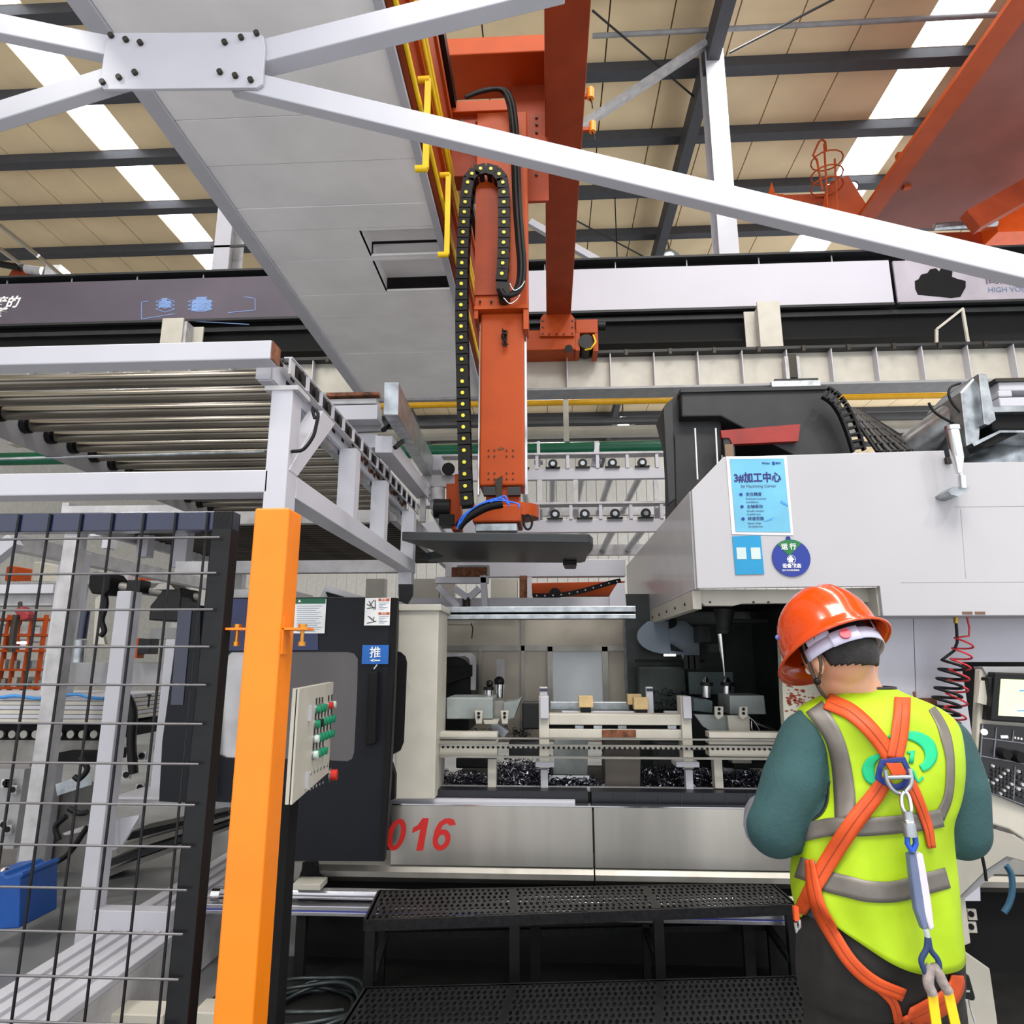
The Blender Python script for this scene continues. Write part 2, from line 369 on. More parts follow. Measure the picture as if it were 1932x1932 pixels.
def lampo(px, py, Y, lab):
    t = T('pendant_lamp', lab, 'lamp', P(px, py, Y), 'pendant lamps under the far roof'); c = P(px, py, Y); s = .012*Y
    part('shade', GALV, t, lambda m: m.cyl(c, c+V((0, 0, s*1.1)), s*1.5, 16, s*.5))
    part('bulb', M('lamp_glow', (255, 255, 250), .4, emit=4), t, lambda m: m.sphere(c+V((0, 0, .02)), s*.8, 10, 6))
    part('cord', RUBBER, t, lambda m: m.cyl(c+V((0, 0, s)), V((c.x, c.y, ZR)), .012, 6))
lampo(1176, 803, 13, 'small bell-shaped pendant lamp under the yellow pipe')
lampo(1262, 486, 15, 'small bell-shaped pendant lamp right of the orange girder')
# ------------------------------------------------------------------ big overhead gantry girder (white underside, orange side)
ZG = 4.7
gl = Q(420, 400, ZG).x; gr = Q(824, 400, ZG).x
gy0, gy1 = .4, Q(760, 752, ZG).y
side_top = PX(848, 200, gr).z
gg = T('gantry_girder', 'huge overhead girder with white plated underside and orange side', 'girder', ((gl+gr)/2, 4, ZG))
PANEL = M('girder_plate_paint', (242, 240, 240), .5, var=.05, scale=2)  # plate colour lightened to make up for dim light on the underside
fw = .11
part('edge_flange', WHITE, gg, lambda m: m.box(gl, gl+fw, gy0, gy1, ZG-.015, ZG+.015), bevel=.004)
part('edge_flange', WHITE, gg, lambda m: m.box(gr-.05, gr, gy0, gy1, ZG-.015, ZG+.015), bevel=.004)
part('side_web', WHITE2, gg, lambda m: m.box(gl, gl+.02, gy0, gy1, ZG+.016, ZG+1.0))
part('top_web', GREYP, gg, lambda m: m.box(gl+.02, gr-.02, gy0, gy1, ZG+.98, ZG+1.0))
ys = [gy0] + [Q(640, yy, ZG).y for yy in (215, 305, 388, 432, 490, 556, 600, 668, 716)] + [gy1]
for i in range(len(ys)-1):
    a, b_ = ys[i]+.004, ys[i+1]-.004
    dz = random.uniform(0, .006)
    if i in (4, 5):   # plates with a recessed pocket
        xa = Q(690, 460, ZG).x; xb = Q(828, 460, ZG).x
        ya, yb = a+.03, b_-.03
        def pl(m):
            m.box(gl+fw+.003, xa, a, b_, ZG+dz, ZG+.02); m.box(xb, gr-.053, a, b_, ZG+dz, ZG+.02)
            m.box(xa, xb, a, ya, ZG+dz, ZG+.02); m.box(xa, xb, yb, b_, ZG+dz, ZG+.02); m.box(xa, xb, ya, yb, ZG+.13, ZG+.15)
            m.box(xa-.008, xa, ya, yb, ZG+dz, ZG+.15); m.box(xb, xb+.008, ya, yb, ZG+dz, ZG+.15)
        part('bottom_plate', PANEL, gg, pl)
    else:
        part('bottom_plate', PANEL, gg, lambda m: m.box(gl+fw+.003, gr-.053, a, b_, ZG+dz, ZG+.02))
p0 = Q(790, 443, ZG); MB().cyl((p0.x, p0.y, ZG+.09), (p0.x, p0.y, ZG+.13), .025, 12).build('bolt', BOLT, gg)
part('end_plate', WHITE2, gg, lambda m: m.box(gl, gr, gy1, gy1+.02, ZG-.02, ZG+.9))
part('orange_side', ORANGED, gg, lambda m: m.box(gr, gr+.03, gy0+.9, gy1, ZG+.03, side_top), label='orange painted side of the girder')
part('side_rail', BLACK, gg, lambda m: m.box(gr+.03, gr+.07, gy0+.9, gy1-1.2, side_top-.11, side_top))
part('side_rib', ORANGE, gg, lambda m: m.box(gr+.03, gr+.05, gy0+.9, gy1-.2, side_top-.3, side_top-.24))
part('side_rib', ORANGE, gg, lambda m: m.box(gr+.03, gr+.055, gy0+.9, gy1-.2, ZG+.35, ZG+.4))
for k, zz in enumerate((.05, .52, .62)):
    part('yellow_conduit', YELLOW, gg, lambda m: m.cyl((gr+.045, 1.3, ZG+zz), (gr+.045, gy1-.3, ZG+zz), .016, 8), label='thin yellow conduit along the orange side')
for a, b_ in (((808, 150), (803, 318)), ((846, 330), (843, 480))):
    p = PX(a[0], a[1], gr+.09); q = PX(b_[0], b_[1], gr+.09)
    part('yellow_lever', YELLOW, gg, lambda m: (m.bar(p, q, .02, .035, (1, 0, 0)), m.cyl(p-V((.06, 0, 0)), p+V((.01, 0, 0)), .02, 8), m.cyl(q-V((.06, 0, 0)), q+V((.01, 0, 0)), .02, 8)), label='yellow lever handle')
# ------------------------------------------------------------------ orange girder overhead (depth direction)
ye = 7.75; zo = P(1050, 596, ye).z
ox0, ox1 = P(1031, 600, ye).x, P(1077, 600, ye).x
og = T('orange_girder', 'long orange box girder running overhead away from the camera', 'girder', ((ox0+ox1)/2, 5, zo))
part('box_beam', ORANGED, og, lambda m: m.box(ox0, ox1, 0.4, ye-.02, zo, zo+.5), bevel=.006)
part('end_plate', ORANGE, og, lambda m: m.pprism([(1020, 600), (1026, 592), (1077, 592), (1084, 600), (1084, 634), (1018, 634)], ye-.04, .03), bevel=.004)
bm_ = MB()
for bx, by in ((1024, 605), (1024, 617), (1024, 629), (1080, 605), (1080, 617), (1080, 629), (1036, 630), (1050, 630), (1064, 630)):
    p = P(bx, by, ye-.05); MB().cyl(p, p+V((0, .012, 0)), .012, 8).build('bolt', BOLT, og)
ec = T('end_carriage', 'orange end carriage with motor resting on the cream runway girder', 'carriage', P(1060, 662, ye))
part('body', ORANGE, ec, lambda m: m.pbox(990, 622, 1086, 660, ye, .35), bevel=.01)
part('body', ORANGE, ec, lambda m: m.pbox(1086, 602, 1128, 628, ye, .3), bevel=.01)
part('side_plate', ORANGE, ec, lambda m: m.pprism([(1086, 628), (1094, 628), (1094, 661), (1086, 661)], ye, .3))
part('side_plate', ORANGE, ec, lambda m: m.pprism([(1122, 628), (1128, 628), (1129, 662), (1119, 662)], ye, .3))
def mot(m):
    p = P(1106, 644, ye-.02); m.cyl(p, p+V((0, .3, 0)), .095, 18)
part('drive_motor', BLACK, ec, mot)
part('motor_stub', BLACK, ec, lambda m: m.cyl(P(1128, 615, ye+.1), P(1142, 615, ye+.1), .065, 14))
part('power_cable', YELLOW, ec, lambda m: m.tube([P(1119, 632, ye-.05), P(1124, 645, ye-.08), P(1115, 658, ye-.06), P(1104, 660, ye)], .012, 6))
part('wheel', BOLT, ec, lambda m: m.cyl(P(1073, 658, ye-.02), P(1073, 658, ye+.05), .05, 16))
for px, py, lab in ((1108, 180, 'upper'), (1112, 243, 'lower')):
    Yl = 4.67 if lab == 'upper' else 5.02
    t = T('warning_lamp', lab+' small orange lamp on the side of the orange girder', 'lamp', P(px, py, Yl))
    part('bracket', ORANGE, t, lambda m: m.box(ox1-.002, P(px+6, py, Yl).x, Yl, Yl+.03, P(px, py+2, Yl).z, P(px, py-4, Yl).z))
    part('lens', M('amber_lens', (250, 150, 40), .3), t, lambda m: m.cyl(P(px+6, py-12, Yl), P(px+6, py+6, Yl), .03, 12))
    part('wire', RUBBER, t, lambda m: m.tube([P(px+5, py+6, Yl), P(px+9, py+14, Yl), P(px+10, py+24, Yl)], .006, 6))
# ------------------------------------------------------------------ overhead bridge crane, upper right
XC = P(1622, 402, 11.5).x; ZC = P(1622, 402, 11.5).z
oc = T('bridge_crane', 'large orange overhead crane girder crossing the upper right corner', 'crane', (XC+1.2, 8, ZC))
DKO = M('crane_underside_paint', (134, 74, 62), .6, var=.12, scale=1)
YC2 = Q(1640, 434, ZC).y
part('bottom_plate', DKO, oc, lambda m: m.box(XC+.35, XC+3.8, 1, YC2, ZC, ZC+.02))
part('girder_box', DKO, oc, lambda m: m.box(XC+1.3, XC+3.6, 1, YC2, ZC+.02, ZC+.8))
part('edge_flange', ORANGE, oc, lambda m: m.box(XC, XC+.34, 1, YC2, ZC-.05, ZC+.02))
part('end_beam', ORANGED, oc, lambda m: m.pbox(1460, 366, 1600, 384, 11.6, .3))
part('end_beam', ORANGED, oc, lambda m: m.pbox(1640, 436, 2100, 468, 11.2, .3))
part('end_bracket', ORANGE, oc, lambda m: m.pprism([(1560, 350), (1600, 330), (1640, 395), (1600, 440), (1570, 440), (1545, 420)], 11.55, .05))
part('hoist_box', M('bright_orange_box', (245, 96, 16), .4, emit=0), oc, lambda m: m.pbox(1878, 380, 2000, 436, 10.6, .4))
part('cable_pipe', GALV, oc, lambda m: m.cyl(P(1762, 428, 10.4), P(1880, 420, 10.4), .06, 12))
part('diagonal', ORANGED, oc, lambda m: m.bar(P(1830, 420, 10), P(1990, 330, 10), .2, .35))
part('hanging_stub', ORANGE, oc, lambda m: m.bar(P(1697, 290, 10.8), P(1711, 356, 10.8), .1, .12))
part('corner_plate', ORANGE, oc, lambda m: m.pprism([(1448, 372), (1456, 343), (1463, 366), (1478, 366), (1478, 380), (1446, 380)], 11.5, .05))
cg = T('cage_ladder', 'thin orange cage ladder hanging beside the right skylights', 'ladder', P(1560, 395, 11.3))
for a, b_ in (((1555, 272), (1562, 400)), ((1541, 300), (1552, 360)), ((1575, 300), (1580, 402))):
    part('rail', ORANGE, cg, lambda m: m.cyl(P(a[0], a[1], 11.3), P(b_[0], b_[1], 11.3), .02, 8))
part('top_loop', ORANGE, cg, lambda m: m.tube([P(x, y, 11.3) for x, y in ((1541, 302), (1534, 293), (1545, 268), (1551, 263), (1557, 268), (1559, 285))], .02, 8))
for yy in (303, 330, 352):
    cpt = P(1560, yy, 11.3)
    part('hoop', ORANGE, cg, lambda m: m.tube([cpt+V((.28*cos(t), .28*sin(t), 0)) for t in [2*pi*i/14 for i in range(15)]], .014, 6))
for a in ((1568, 352), (1588, 350), (1610, 351)):
    t = T('work_light', {1568: 'left', 1588: 'middle', 1610: 'right'}[a[0]]+' one of three small glowing floodlights among the crane brackets', 'lamp', P(a[0], a[1], 12.0), 'floodlights on the crane')
    part('reflector', LIGHTP, t, lambda m: m.sphere(P(a[0], a[1], 12.0), .09, 12, 8, (1, .3, 1)))
    part('housing', DKGREY, t, lambda m: m.cyl(P(a[0], a[1], 12.06), P(a[0], a[1], 12.2), .1, 12, .06)); part('stalk', DKGREY, t, lambda m: m.bar(P(a[0], a[1]+2, 12.12), P(a[0]-4, a[1]+26, 11.7), .04, .04))
# distant machinery upper left
fc = T('far_crane_trolley', 'distant red crane trolley with white motors at the left edge', 'trolley', P(40, 520, 12))
part('body', ORANGED, fc, lambda m: m.pprism([(15, 522), (22, 510), (45, 505), (70, 512), (72, 524)], 12, .5))
part('motor', WHITE2, fc, lambda m: m.cyl(P(50, 508, 11.9), P(80, 512, 11.9), .09, 12))
part('motor', BLACK, fc, lambda m: m.cyl(P(0, 498, 11.9), P(38, 505, 11.9), .07, 12))
part('gearbox', WHITE2, fc, lambda m: m.pbox(84, 500, 112, 526, 11.9, .3))
for a, b_ in (((0, 425), (72, 483)), ((0, 470), (40, 500)), ((76, 487), (126, 528))):
    rod('steel_tube', {425: 'long bright slanting tube, topmost at the far left edge', 470: 'short bright slanting tube touching the left picture edge', 487: 'bright slanting tube beside the white gearbox at far left'}[a[1]], P(a[0], a[1], 11.8), P(b_[0], b_[1], 11.8), .045, CHROME, 'bright slanting tubes')
# ------------------------------------------------------------------ X bracing in front
YX = 2.0
xb = T('cross_bracing', 'white cross bracing with a bolted centre plate, nearest overhead', 'bracing', P(345, 112, YX))
def cbar(pts, w=.085, t=.05):
    a, b_ = P(*pts[0], YX), P(*pts[1], YX); d = (b_-a).normalized(); n = V((0, 1, 0)).cross(d).normalized()
    part('brace_arm', WHITE, xb, lambda m: m.obox((a+b_)/2+V((0, t/2, 0)), (b_-a)/2, n*w/2, V((0, t/2, 0))), bevel=.004)
cbar([(-300, -18), (240, 92)]); cbar([(-300, 300), (250, 128)])
cbar([(440, 146), (2060, 532)]); cbar([(440, 108), (1060, -46)], .1, .07)
part('gusset_plate', WHITE, xb, lambda m: m.pprism([(204, 62), (485, 60), (497, 68), (500, 90), (495, 158), (484, 165), (195, 168), (188, 158), (197, 92)], YX-.014, .013), bevel=.002)
for bx, by in ((211, 69), (239, 77), (266, 83), (425, 82), (456, 73), (485, 65), (195, 157), (226, 148), (256, 139), (416, 138), (445, 145), (474, 153)):
    p = P(bx, by, YX-.014); MB().cyl(p-V((0, .012, 0)), p, .0105, 8).build('bolt', BOLT, xb)
# ================================================================== LIFT ARM
YA = 4.45
def az(py, px=950): return P(px, py, YA).z
ar = T('lift_arm', 'orange telescopic lift arm with gripper hanging between the girders', 'robot arm', P(948, 960, YA))
def zx(px, py, Y=YA): return P(px, py, Y).x
# trolley frame carrying the arm
tr = T('arm_trolley', 'orange trolley frame above the arm with a window cut through it', 'trolley', P(940, 390, YA+.3))
YT = YA+.35
part('top_beam', ORANGE, tr, lambda m: m.box(zx(838, 80, YT), zx(1034, 80, YT), YT-.35, YT+.1, P(940, 100, YT-.35).z, P(940, 68, YT-.35).z), bevel=.01)
part('front_plate', ORANGED, tr, lambda m: m.box(zx(836, 120, YT), zx(1034, 120, YT), YT-.03, YT, P(940, 160, YT).z, P(940, 92, YT).z))  # darker orange carries the shade below the lit top beam
part('front_plate', ORANGED, tr, lambda m: m.box(zx(966, 250, YT), zx(1034, 250, YT), YT-.03, YT, P(940, 386, YT).z, P(940, 160, YT).z))
part('mounting_block', ORANGED, tr, lambda m: m.box(zx(858, 250, YT), zx(966, 250, YT), YT-.2, YT-.03, P(940, 330, YT-.2).z, P(940, 208, YT-.2).z), bevel=.006)
part('mounting_block', ORANGE, tr, lambda m: m.box(zx(858, 200, YT), zx(966, 200, YT), YT-.25, YT-.03, P(940, 208, YT-.25).z, P(940, 187, YT-.25).z), bevel=.006)
part('window_lip', M('pink_red_edge', (200, 50, 60), .5), tr, lambda m: m.box(zx(915, 160, YT), zx(962, 160, YT), YT-.04, YT-.02, P(940, 166, YT).z, P(940, 157, YT).z))
for k, (bx, by) in enumerate(((872, 230), (900, 230), (930, 230), (950, 230), (980, 228), (1012, 222), (1012, 235), (1012, 250), (1012, 310), (1012, 330))):
    p = P(bx, by, YT-.205 if bx < 960 else YT-.035); MB().cyl(p, p-V((0, .012, 0)), .012, 8).build('bolt', BOLT, tr)
# sleeve and ram
part('outer_sleeve', ORANGE, ar, lambda m: m.box(zx(895, 600), zx(996, 600), YA-.02, YA+.3, az(588), az(215)), bevel=.008)
part('sleeve_panel', ORANGED, ar, lambda m: m.box(zx(897, 480), zx(945, 480), YA-.035, YA-.02, az(560), az(360)))
part('sleeve_flange', ORANGE, ar, lambda m: m.box(zx(896, 600), zx(997, 600), YA-.06, YA+.3, az(590), az(584)))
part('flange_lug', ORANGE, ar, lambda m: m.box(zx(988, 600), zx(997, 600), YA-.05, YA+.1, az(628), az(590)))
part('flange_lug', ORANGE, ar, lambda m: m.box(zx(896, 600), zx(903, 600), YA-.05, YA+.1, az(606), az(590)))
part('ram', ORANGE, ar, lambda m: m.box(zx(905, 760), zx(989, 760), YA, YA+.26, az(916), az(590)), bevel=.014)
part('guide_rail', CHROME, ar, lambda m: m.box(zx(989, 760), zx(994, 760), YA+.05, YA+.1, az(930), az(590)), bevel=.002)
part('guide_rail', CHROME, ar, lambda m: m.box(zx(901, 760), zx(905, 760), YA+.05, YA+.1, az(930), az(600)), bevel=.002)
for by in (850, 861, 893, 904):
    for bx in (922, 933, 956, 968):
        p = P(bx, by, YA); MB().cyl(p, p-V((0, .008, 0)), .006, 6).build('bolt', BOLT, ar)
for by in (572, 582):
    for bx in (906, 927):
        p = P(bx, by-2, YA-.02); MB().cyl(p, p-V((0, .02, 0)), .009, 6).build('bolt', BOLT, ar)
part('scratch_patch', RUST, ar, lambda m: m.pprism([(938, 848), (944, 843), (952, 846), (948, 849), (941, 849)], YA-.003, .003))
part('hanging_rag', M('dark_rag', (60, 52, 44), .9), ar, lambda m: m.pprism([(934, 905), (948, 897), (947, 940), (936, 942)], YA-.02, .01))
part('wrist_neck', ORANGE, ar, lambda m: m.box(zx(916, 935), zx(980, 935), YA+.03, YA+.23, az(956), az(916)), bevel=.006)
part('wrist_clamp', DKGREY, ar, lambda m: (m.pbox(912, 918, 936, 934, YA-.02, .05), m.pbox(958, 918, 982, 934, YA-.02, .05)))
part('wrist_block', ORANGE, ar, lambda m: m.box(zx(893, 972), zx(984, 972), YA-.06, YA+.28, az(988), az(955)), bevel=.012)
def wdisc(m):
    c = P(976, 968, YA+.12); m.cyl(c-V((0, 0, .04)), c+V((0, 0, .045)), .15, 24)
part('wrist_disc', ORANGE, ar, wdisc, bevel=.006)
part('adapter_plate', GALV, ar, lambda m: m.box(zx(898, 998), zx(976, 998), YA-.04, YA+.24, az(1004), az(989)), bevel=.004)
ZS = P(966, 1022, 4.03).z
sl = T('gripper_plate', 'black slab-shaped gripper plate hanging under the orange arm', 'gripper', (P(940, 1040, 4.5).x, 4.5, ZS))
def slab(m):
    pts = [(758, 1020), (1112, 1024), (1119, 1030), (1118, 1038), (1108, 1050), (1104, 1060), (1096, 1062), (812, 1061), (805, 1057), (838, 1050), (815, 1038)]
    q = [Q(x, y, ZS) for x, y in pts]
    m.prism(q, (0, 0, .055))
part('slab', M('gripper_black', (34, 37, 40), .42, var=.1), sl, slab, bevel=.004)
part('end_stop', BLACK, sl, lambda m: m.prism([Q(x, y, ZS-.002) for x, y in ((1062, 1058), (1088, 1058), (1086, 1066), (1066, 1066))], (0, 0, -.03)))
part('side_arm', BLACK, sl, lambda m: m.bar(Q(790, 1052, ZS+.02), Q(845, 1052, ZS+.02), .03, .03))
# energy chain with separate links
ch = T('cable_chain', 'black cable drag chain with yellow pins looping over the arm', 'cable chain', P(880, 955, YA-.1))
YC_ = YA-.1
pth = [(880, 952), (877, 900), (875, 820), (873, 740), (871, 660), (870, 590), (871, 520), (874, 440), (878, 380), (883, 340), (893, 325), (908, 318), (925, 319), (941, 326), (950, 342), (951, 380), (951, 440), (949, 500), (946, 530)]
pw = [P(x, y, YC_) for x, y in pth]
def resample(pts, step):
    out = [pts[0].copy()]; acc = 0
    for a, b_ in zip(pts, pts[1:]):
        L = (b_-a).length; d = step-acc
        while d <= L: out.append(a.lerp(b_, d/L)); d += step
        acc = L-(d-step)
    return out
rp_ = resample(pw, .083)
hw = .042
lk = None; pinm = None
for i in range(len(rp_)-1):
    a, b_ = rp_[i], rp_[i+1]; d = (b_-a); n = d.cross(V((0, 1, 0))).normalized(); c = (a+b_)/2
    ov = d*.54
    m = MB().obox(c+V((0, 0, 0)), ov, n*hw, V((0, .012, 0))).obox(c+V((0, .1, 0)), ov, n*hw, V((0, .012, 0)))
    m.obox(c+n*(hw-.006)+V((0, .05, 0)), d*.22, n*.006, V((0, .04, 0))).obox(c-n*(hw-.006)+V((0, .05, 0)), d*.22, n*.006, V((0, .04, 0)))
    l = m.build('chain_link', RUBBER, ch)
    MB().cyl(c-V((0, .012, 0)), c-V((0, .02, 0)), .013, 10).build('pin', YDOT, l, label='yellow pin')
part('end_bracket', BLACK, ch, lambda m: m.pprism([(936, 530), (960, 528), (962, 556), (950, 572), (940, 560)], YC_, .1))
hb = T('hose_bundle', 'black glossy hose bundle curving beside the drag chain', 'hose', P(965, 560, YA-.1))
for k in range(4):
    o_ = k*3.2-5
    part('hose', RUBBER, hb, lambda m: m.tube(smooth_path([P(x+o_*w_, y, YA-.13-.02*(k % 2)) for x, y, w_ in ((878, 184, 0), (902, 174, .4), (930, 168, 1), (952, 172, 1), (964, 196, 1), (970, 240, 1), (973, 300, 1), (976, 380, 1), (981, 450, 1), (985, 500, 1), (982, 535, 1), (972, 552, 1), (955, 558, 1), (945, 545, 1))]), .016, 8))
for yy in ((530, 545),):
    part('silver_hose', CHROME, hb, lambda m: m.tube(smooth_path([P(x, y, YA-.17) for x, y in ((962, 535), (970, 548), (982, 542), (990, 530))]), .004, 6))
    part('silver_hose', CHROME, hb, lambda m: m.tube(smooth_path([P(x, y, YA-.17) for x, y in ((950, 562), (962, 573), (974, 566), (981, 556))]), .0035, 6))
wr = T('loose_wires', 'tangle of thin dark wires stuck to the front of the orange ram', 'wires', P(955, 650, YA-.02))
for k in range(7):
    rr = random.Random(k); pts = [P(948+rr.uniform(-2, 10), 622+i*5+rr.uniform(-3, 3), YA-.02-rr.uniform(0, .03)) for i in range(7)]
    part('wire', RUBBER, wr, lambda m: m.tube(smooth_path(pts), .004, 5))
bh = T('gripper_hoses', 'black sleeve and blue air hoses draped at the gripper', 'hose', P(900, 990, YA-.15))
part('sleeve', RUBBER, bh, lambda m: m.tube(smooth_path([P(x, y, YA-.16) for x, y in ((864, 996), (875, 982), (895, 968), (920, 956), (948, 950))]), .03, 10))
for k, pp in enumerate((((866, 990), (885, 965), (915, 947), (945, 940), (960, 952)), ((862, 998), (872, 975), (905, 952), (940, 944), (975, 950), (980, 958)), ((925, 948), (940, 940), (952, 936), (958, 945), (962, 955)))):
    part('air_hose', M('blue_air_hose', (40, 110, 230), .35), bh, lambda m: m.tube(smooth_path([P(x, y, YA-.19) for x, y in pp]), .006, 6))
part('coil', RUBBER, bh, lambda m: m.tube([P(996+8*cos(t), 985+14*sin(t), YA-.1) for t in [i*.5 for i in range(14)]], .008, 6))
am = T('side_actuator', 'orange actuator with black motor left of the drag chain', 'actuator', P(850, 1000, YA+.2))
part('bracket', ORANGE, am, lambda m: m.pprism([(858, 894), (868, 894), (870, 1000), (852, 1000), (852, 985), (842, 978), (842, 912), (858, 912)], YA+.2, .12), bevel=.004)
part('motor', BLACK, am, lambda m: (m.cyl(P(820, 960, YA+.2), P(850, 960, YA+.2), .07, 14), m.pbox(828, 970, 856, 990, YA+.15, .15)))
part('white_cap', WHITE2, am, lambda m: m.cyl(P(826, 922, YA+.22), P(826, 944, YA+.22), .05, 12))
# ================================================================== ROLLER CONVEYOR UPPER LEFT
YF = 2.1
rc = T('roller_conveyor', 'raised white roller conveyor frame at upper left', 'conveyor', P(520, 960, YF))
xr = P(497, 700, YF).x                   # right rail outer face
zt_, zb_ = P(500, 668, YF).z, P(500, 735, YF).z
zl0, zl1 = P(500, 929, YF).z, P(500, 886, YF).z
part('front_rail', WHITE, rc, lambda m: m.box(-2.3, P(528, 660, YF-.05).x, YF-.12, YF-.05, P(500, 682, YF-.1).z, P(500, 647, YF-.1).z), bevel=.004)
part('rusty_end', RUST, rc, lambda m: m.box(P(529, 660, YF-.05).x, P(530.5, 660, YF-.05).x, YF-.118, YF-.052, P(500, 681, YF-.1).z, P(500, 648, YF-.1).z))
xq = P(548, 800, YF).x
part('corner_post', WHITE, rc, lambda m: m.box(P(507, 800, YF).x, xq, YF, YF+.09, 1.15, zb_+.0), bevel=.004)
part('post_cap', WHITE2, rc, lambda m: m.box(P(500, 740, YF).x, xq+.02, YF-.005, YF+.11, zb_-.004, zb_+.012))
part('lower_beam', WHITE, rc, lambda m: m.box(-2.3, P(506, 900, YF).x, YF, YF+.09, zl0, zl1), bevel=.004)
# punched right rail
ry1 = 4.3; rxo = P(545, 700, YF+.35).x
rail_x = P(514, 710, YF).x; rail_top = P(514, 668, YF).z; rail_bot = P(514, 716, YF).z
part('side_rail', WHITE, rc, lambda m: m.box(rail_x-.004, rail_x+.004, YF, ry1, rail_bot, rail_top), bevel=.001)
part('rail_lip', WHITE, rc, lambda m: m.box(rail_x-.05, rail_x-.004, YF, ry1, rail_bot-.004, rail_bot+.002))
part('rail_lip', WHITE, rc, lambda m: m.box(rail_x-.05, rail_x-.004, YF, ry1, rail_top-.004, rail_top))
part('end_plate', WHITE, rc, lambda m: m.box(rail_x-.055, rail_x-.004, YF-.008, YF-.002, rail_bot, rail_top))
for k in range(16):
    yy = YF+.1+k*.13
    for dz in ((.03,) if k % 3 else (.025, .06)):
        part('slot', BLACKM, rc, lambda m: m.obox((rail_x+.0045, yy+dz, rail_bot+dz+.01), (.0015, 0, 0), (0, .018, 0), (0, 0, .007)))
def dirt(m):
    for k in range(26):
        yy = YF+.9+k*.05; m.obox((rail_x+.0048, yy, rail_bot+.045+random.uniform(-.02, .02)), (.0008, 0, 0), (0, .02, random.uniform(-.004, .004)), (0, .003, .012))
part('grime_patch', RUST, rc, dirt)
part('under_track', GALV, rc, lambda m: (m.box(rail_x-.05, rail_x-.01, YF+.45, ry1, rail_bot-.03, rail_bot-.006),))
# upper guard rail parallel (second row, bearings)
bxr = P(546, 666, YF).x; bzt = P(546, 666, YF).z
part('bearing_rail', WHITE2, rc, lambda m: m.box(bxr-.012, bxr-.004, YF+.03, ry1+.2, bzt-.062, bzt-.004))
part('bearing_rail', WHITE, rc, lambda m: m.box(bxr-.03, bxr, YF+.03, ry1+.2, bzt-.004, bzt))
brg = part('bearing', BLACK, rc, lambda m: (m.box(bxr-.004, bxr-.001, YF+.07, YF+.17, bzt-.056, bzt-.012), m.cyl((bxr-.002, YF+.12, bzt-.034), (bxr+.006, YF+.12, bzt-.034), .018, 10)))
div = part('divider', WHITE, rc, lambda m: m.box(bxr-.004, bxr+.004, YF+.188, YF+.198, bzt-.062, bzt-.002))
for k in range(1, 15):
    child_copy(brg, rc, (0, .148*k, 0)); child_copy(div, rc, (0, .148*k, 0))
# rollers
H = P(500, 712, 2.2).z; ROLL = M('roller_steel', (120, 114, 104), .24, 1., var=.25, scale=6, stretch=(.3, 4, 4))
yl = 2.2; xl_in = P(14, 760, 2.5).x
rl = part('roller', ROLL, rc, lambda m: m.cyl((-2.0, 2.2, H), (rail_x-.03, 2.2, H), .029, 18))
# left end of rollers follows the left rail
lx = PX(60, 795, 0) if False else None
xleft = P(110, 817, 2.2+.148*4).x
rl.data.transform(Matrix.Identity(4))
for o_ in (rl,): bpy.data.objects.remove(o_)
def rolf(m): m.cyl((xleft, 2.2, H), (rail_x-.03, 2.2, H), .029, 18)
def shaft(m): m.cyl((xleft-.03, 2.2, H), (rail_x-.004, 2.2, H), .009, 8)
rl = part('roller', ROLL, rc, rolf); sh = MB().cyl((xleft-.04, 2.2, H), (rail_x-.004, 2.2, H), .009, 8).build('shaft', BOLT, rl)
for k in range(1, 15):
    c = child_copy(rl, rc, (0, .148*k, 0)); s2 = sh.copy(); COL.objects.link(s2); s2.parent = c
part('inner_rail', GREYP, rc, lambda m: m.box(xleft-.05, xleft-.042, YF, ry1, H-.09, H+.05))
b0 = part('bearing', BLACK, rc, lambda m: m.cyl((xleft-.042, 2.2, H), (xleft-.015, 2.2, H), .035, 12))
for k in range(1, 15): child_copy(b0, rc, (0, .148*k, 0))
# depth-direction lower beam, verticals, gusset
part('depth_beam', WHITE, rc, lambda m: m.box(xq-.085, xq, YF+.09, ry1, zl0, zl1), bevel=.003)
for (pa, pb, ptop, pbot) in ((645, 676, 888, 1000), (707, 731, 945, 1035)):
    # vertical sits at depth where the lower beam is under that x
    for Y in [YF+.05*i for i in range(60)]:
        if P(pb, (ptop+pbot)/2, Y).x <= xq+.002 and P(pb, (ptop+pbot)/2, Y).x is not None:
            pass
    t_ = (xq)/ray(pb, (ptop+pbot)/2).x; Yv = ray(pb, (ptop+pbot)/2).y*t_
    part('vertical_strut', WHITE, rc, lambda m: m.box(xq-.08, xq-.002, Yv-.06, Yv, zl1, rail_bot))
    part('vertical_strut', WHITE2, rc, lambda m: m.box(xq-.078, xq-.004, Yv, Yv+.02, zl1, rail_bot))
part('vertical_strut', WHITE, rc, lambda m: m.box(xq-.08, xq, ry1-.1, ry1-.02, zl1, rail_bot))
part('rusty_end', RUST, rc, lambda m: m.box(xq-.083, xq-.002, ry1, ry1+.004, zl0, zl1))
part('gusset_brace', WHITE, rc, lambda m: m.prism([(xq+.002, YF+.01, zl1), (xq+.002, YF+.09, zl1), (xq+.002, YF+.45, rail_bot), (xq+.002, YF+.3, rail_bot)], (-.06, 0, 0)), bevel=.002)
part('cable', RUBBER, rc, lambda m: m.tube(smooth_path([P(x, y, YF+.02) for x, y in ((550, 852), (572, 848), (590, 825), (596, 805), (600, 780), (590, 772), (594, 790))]), .006, 6))
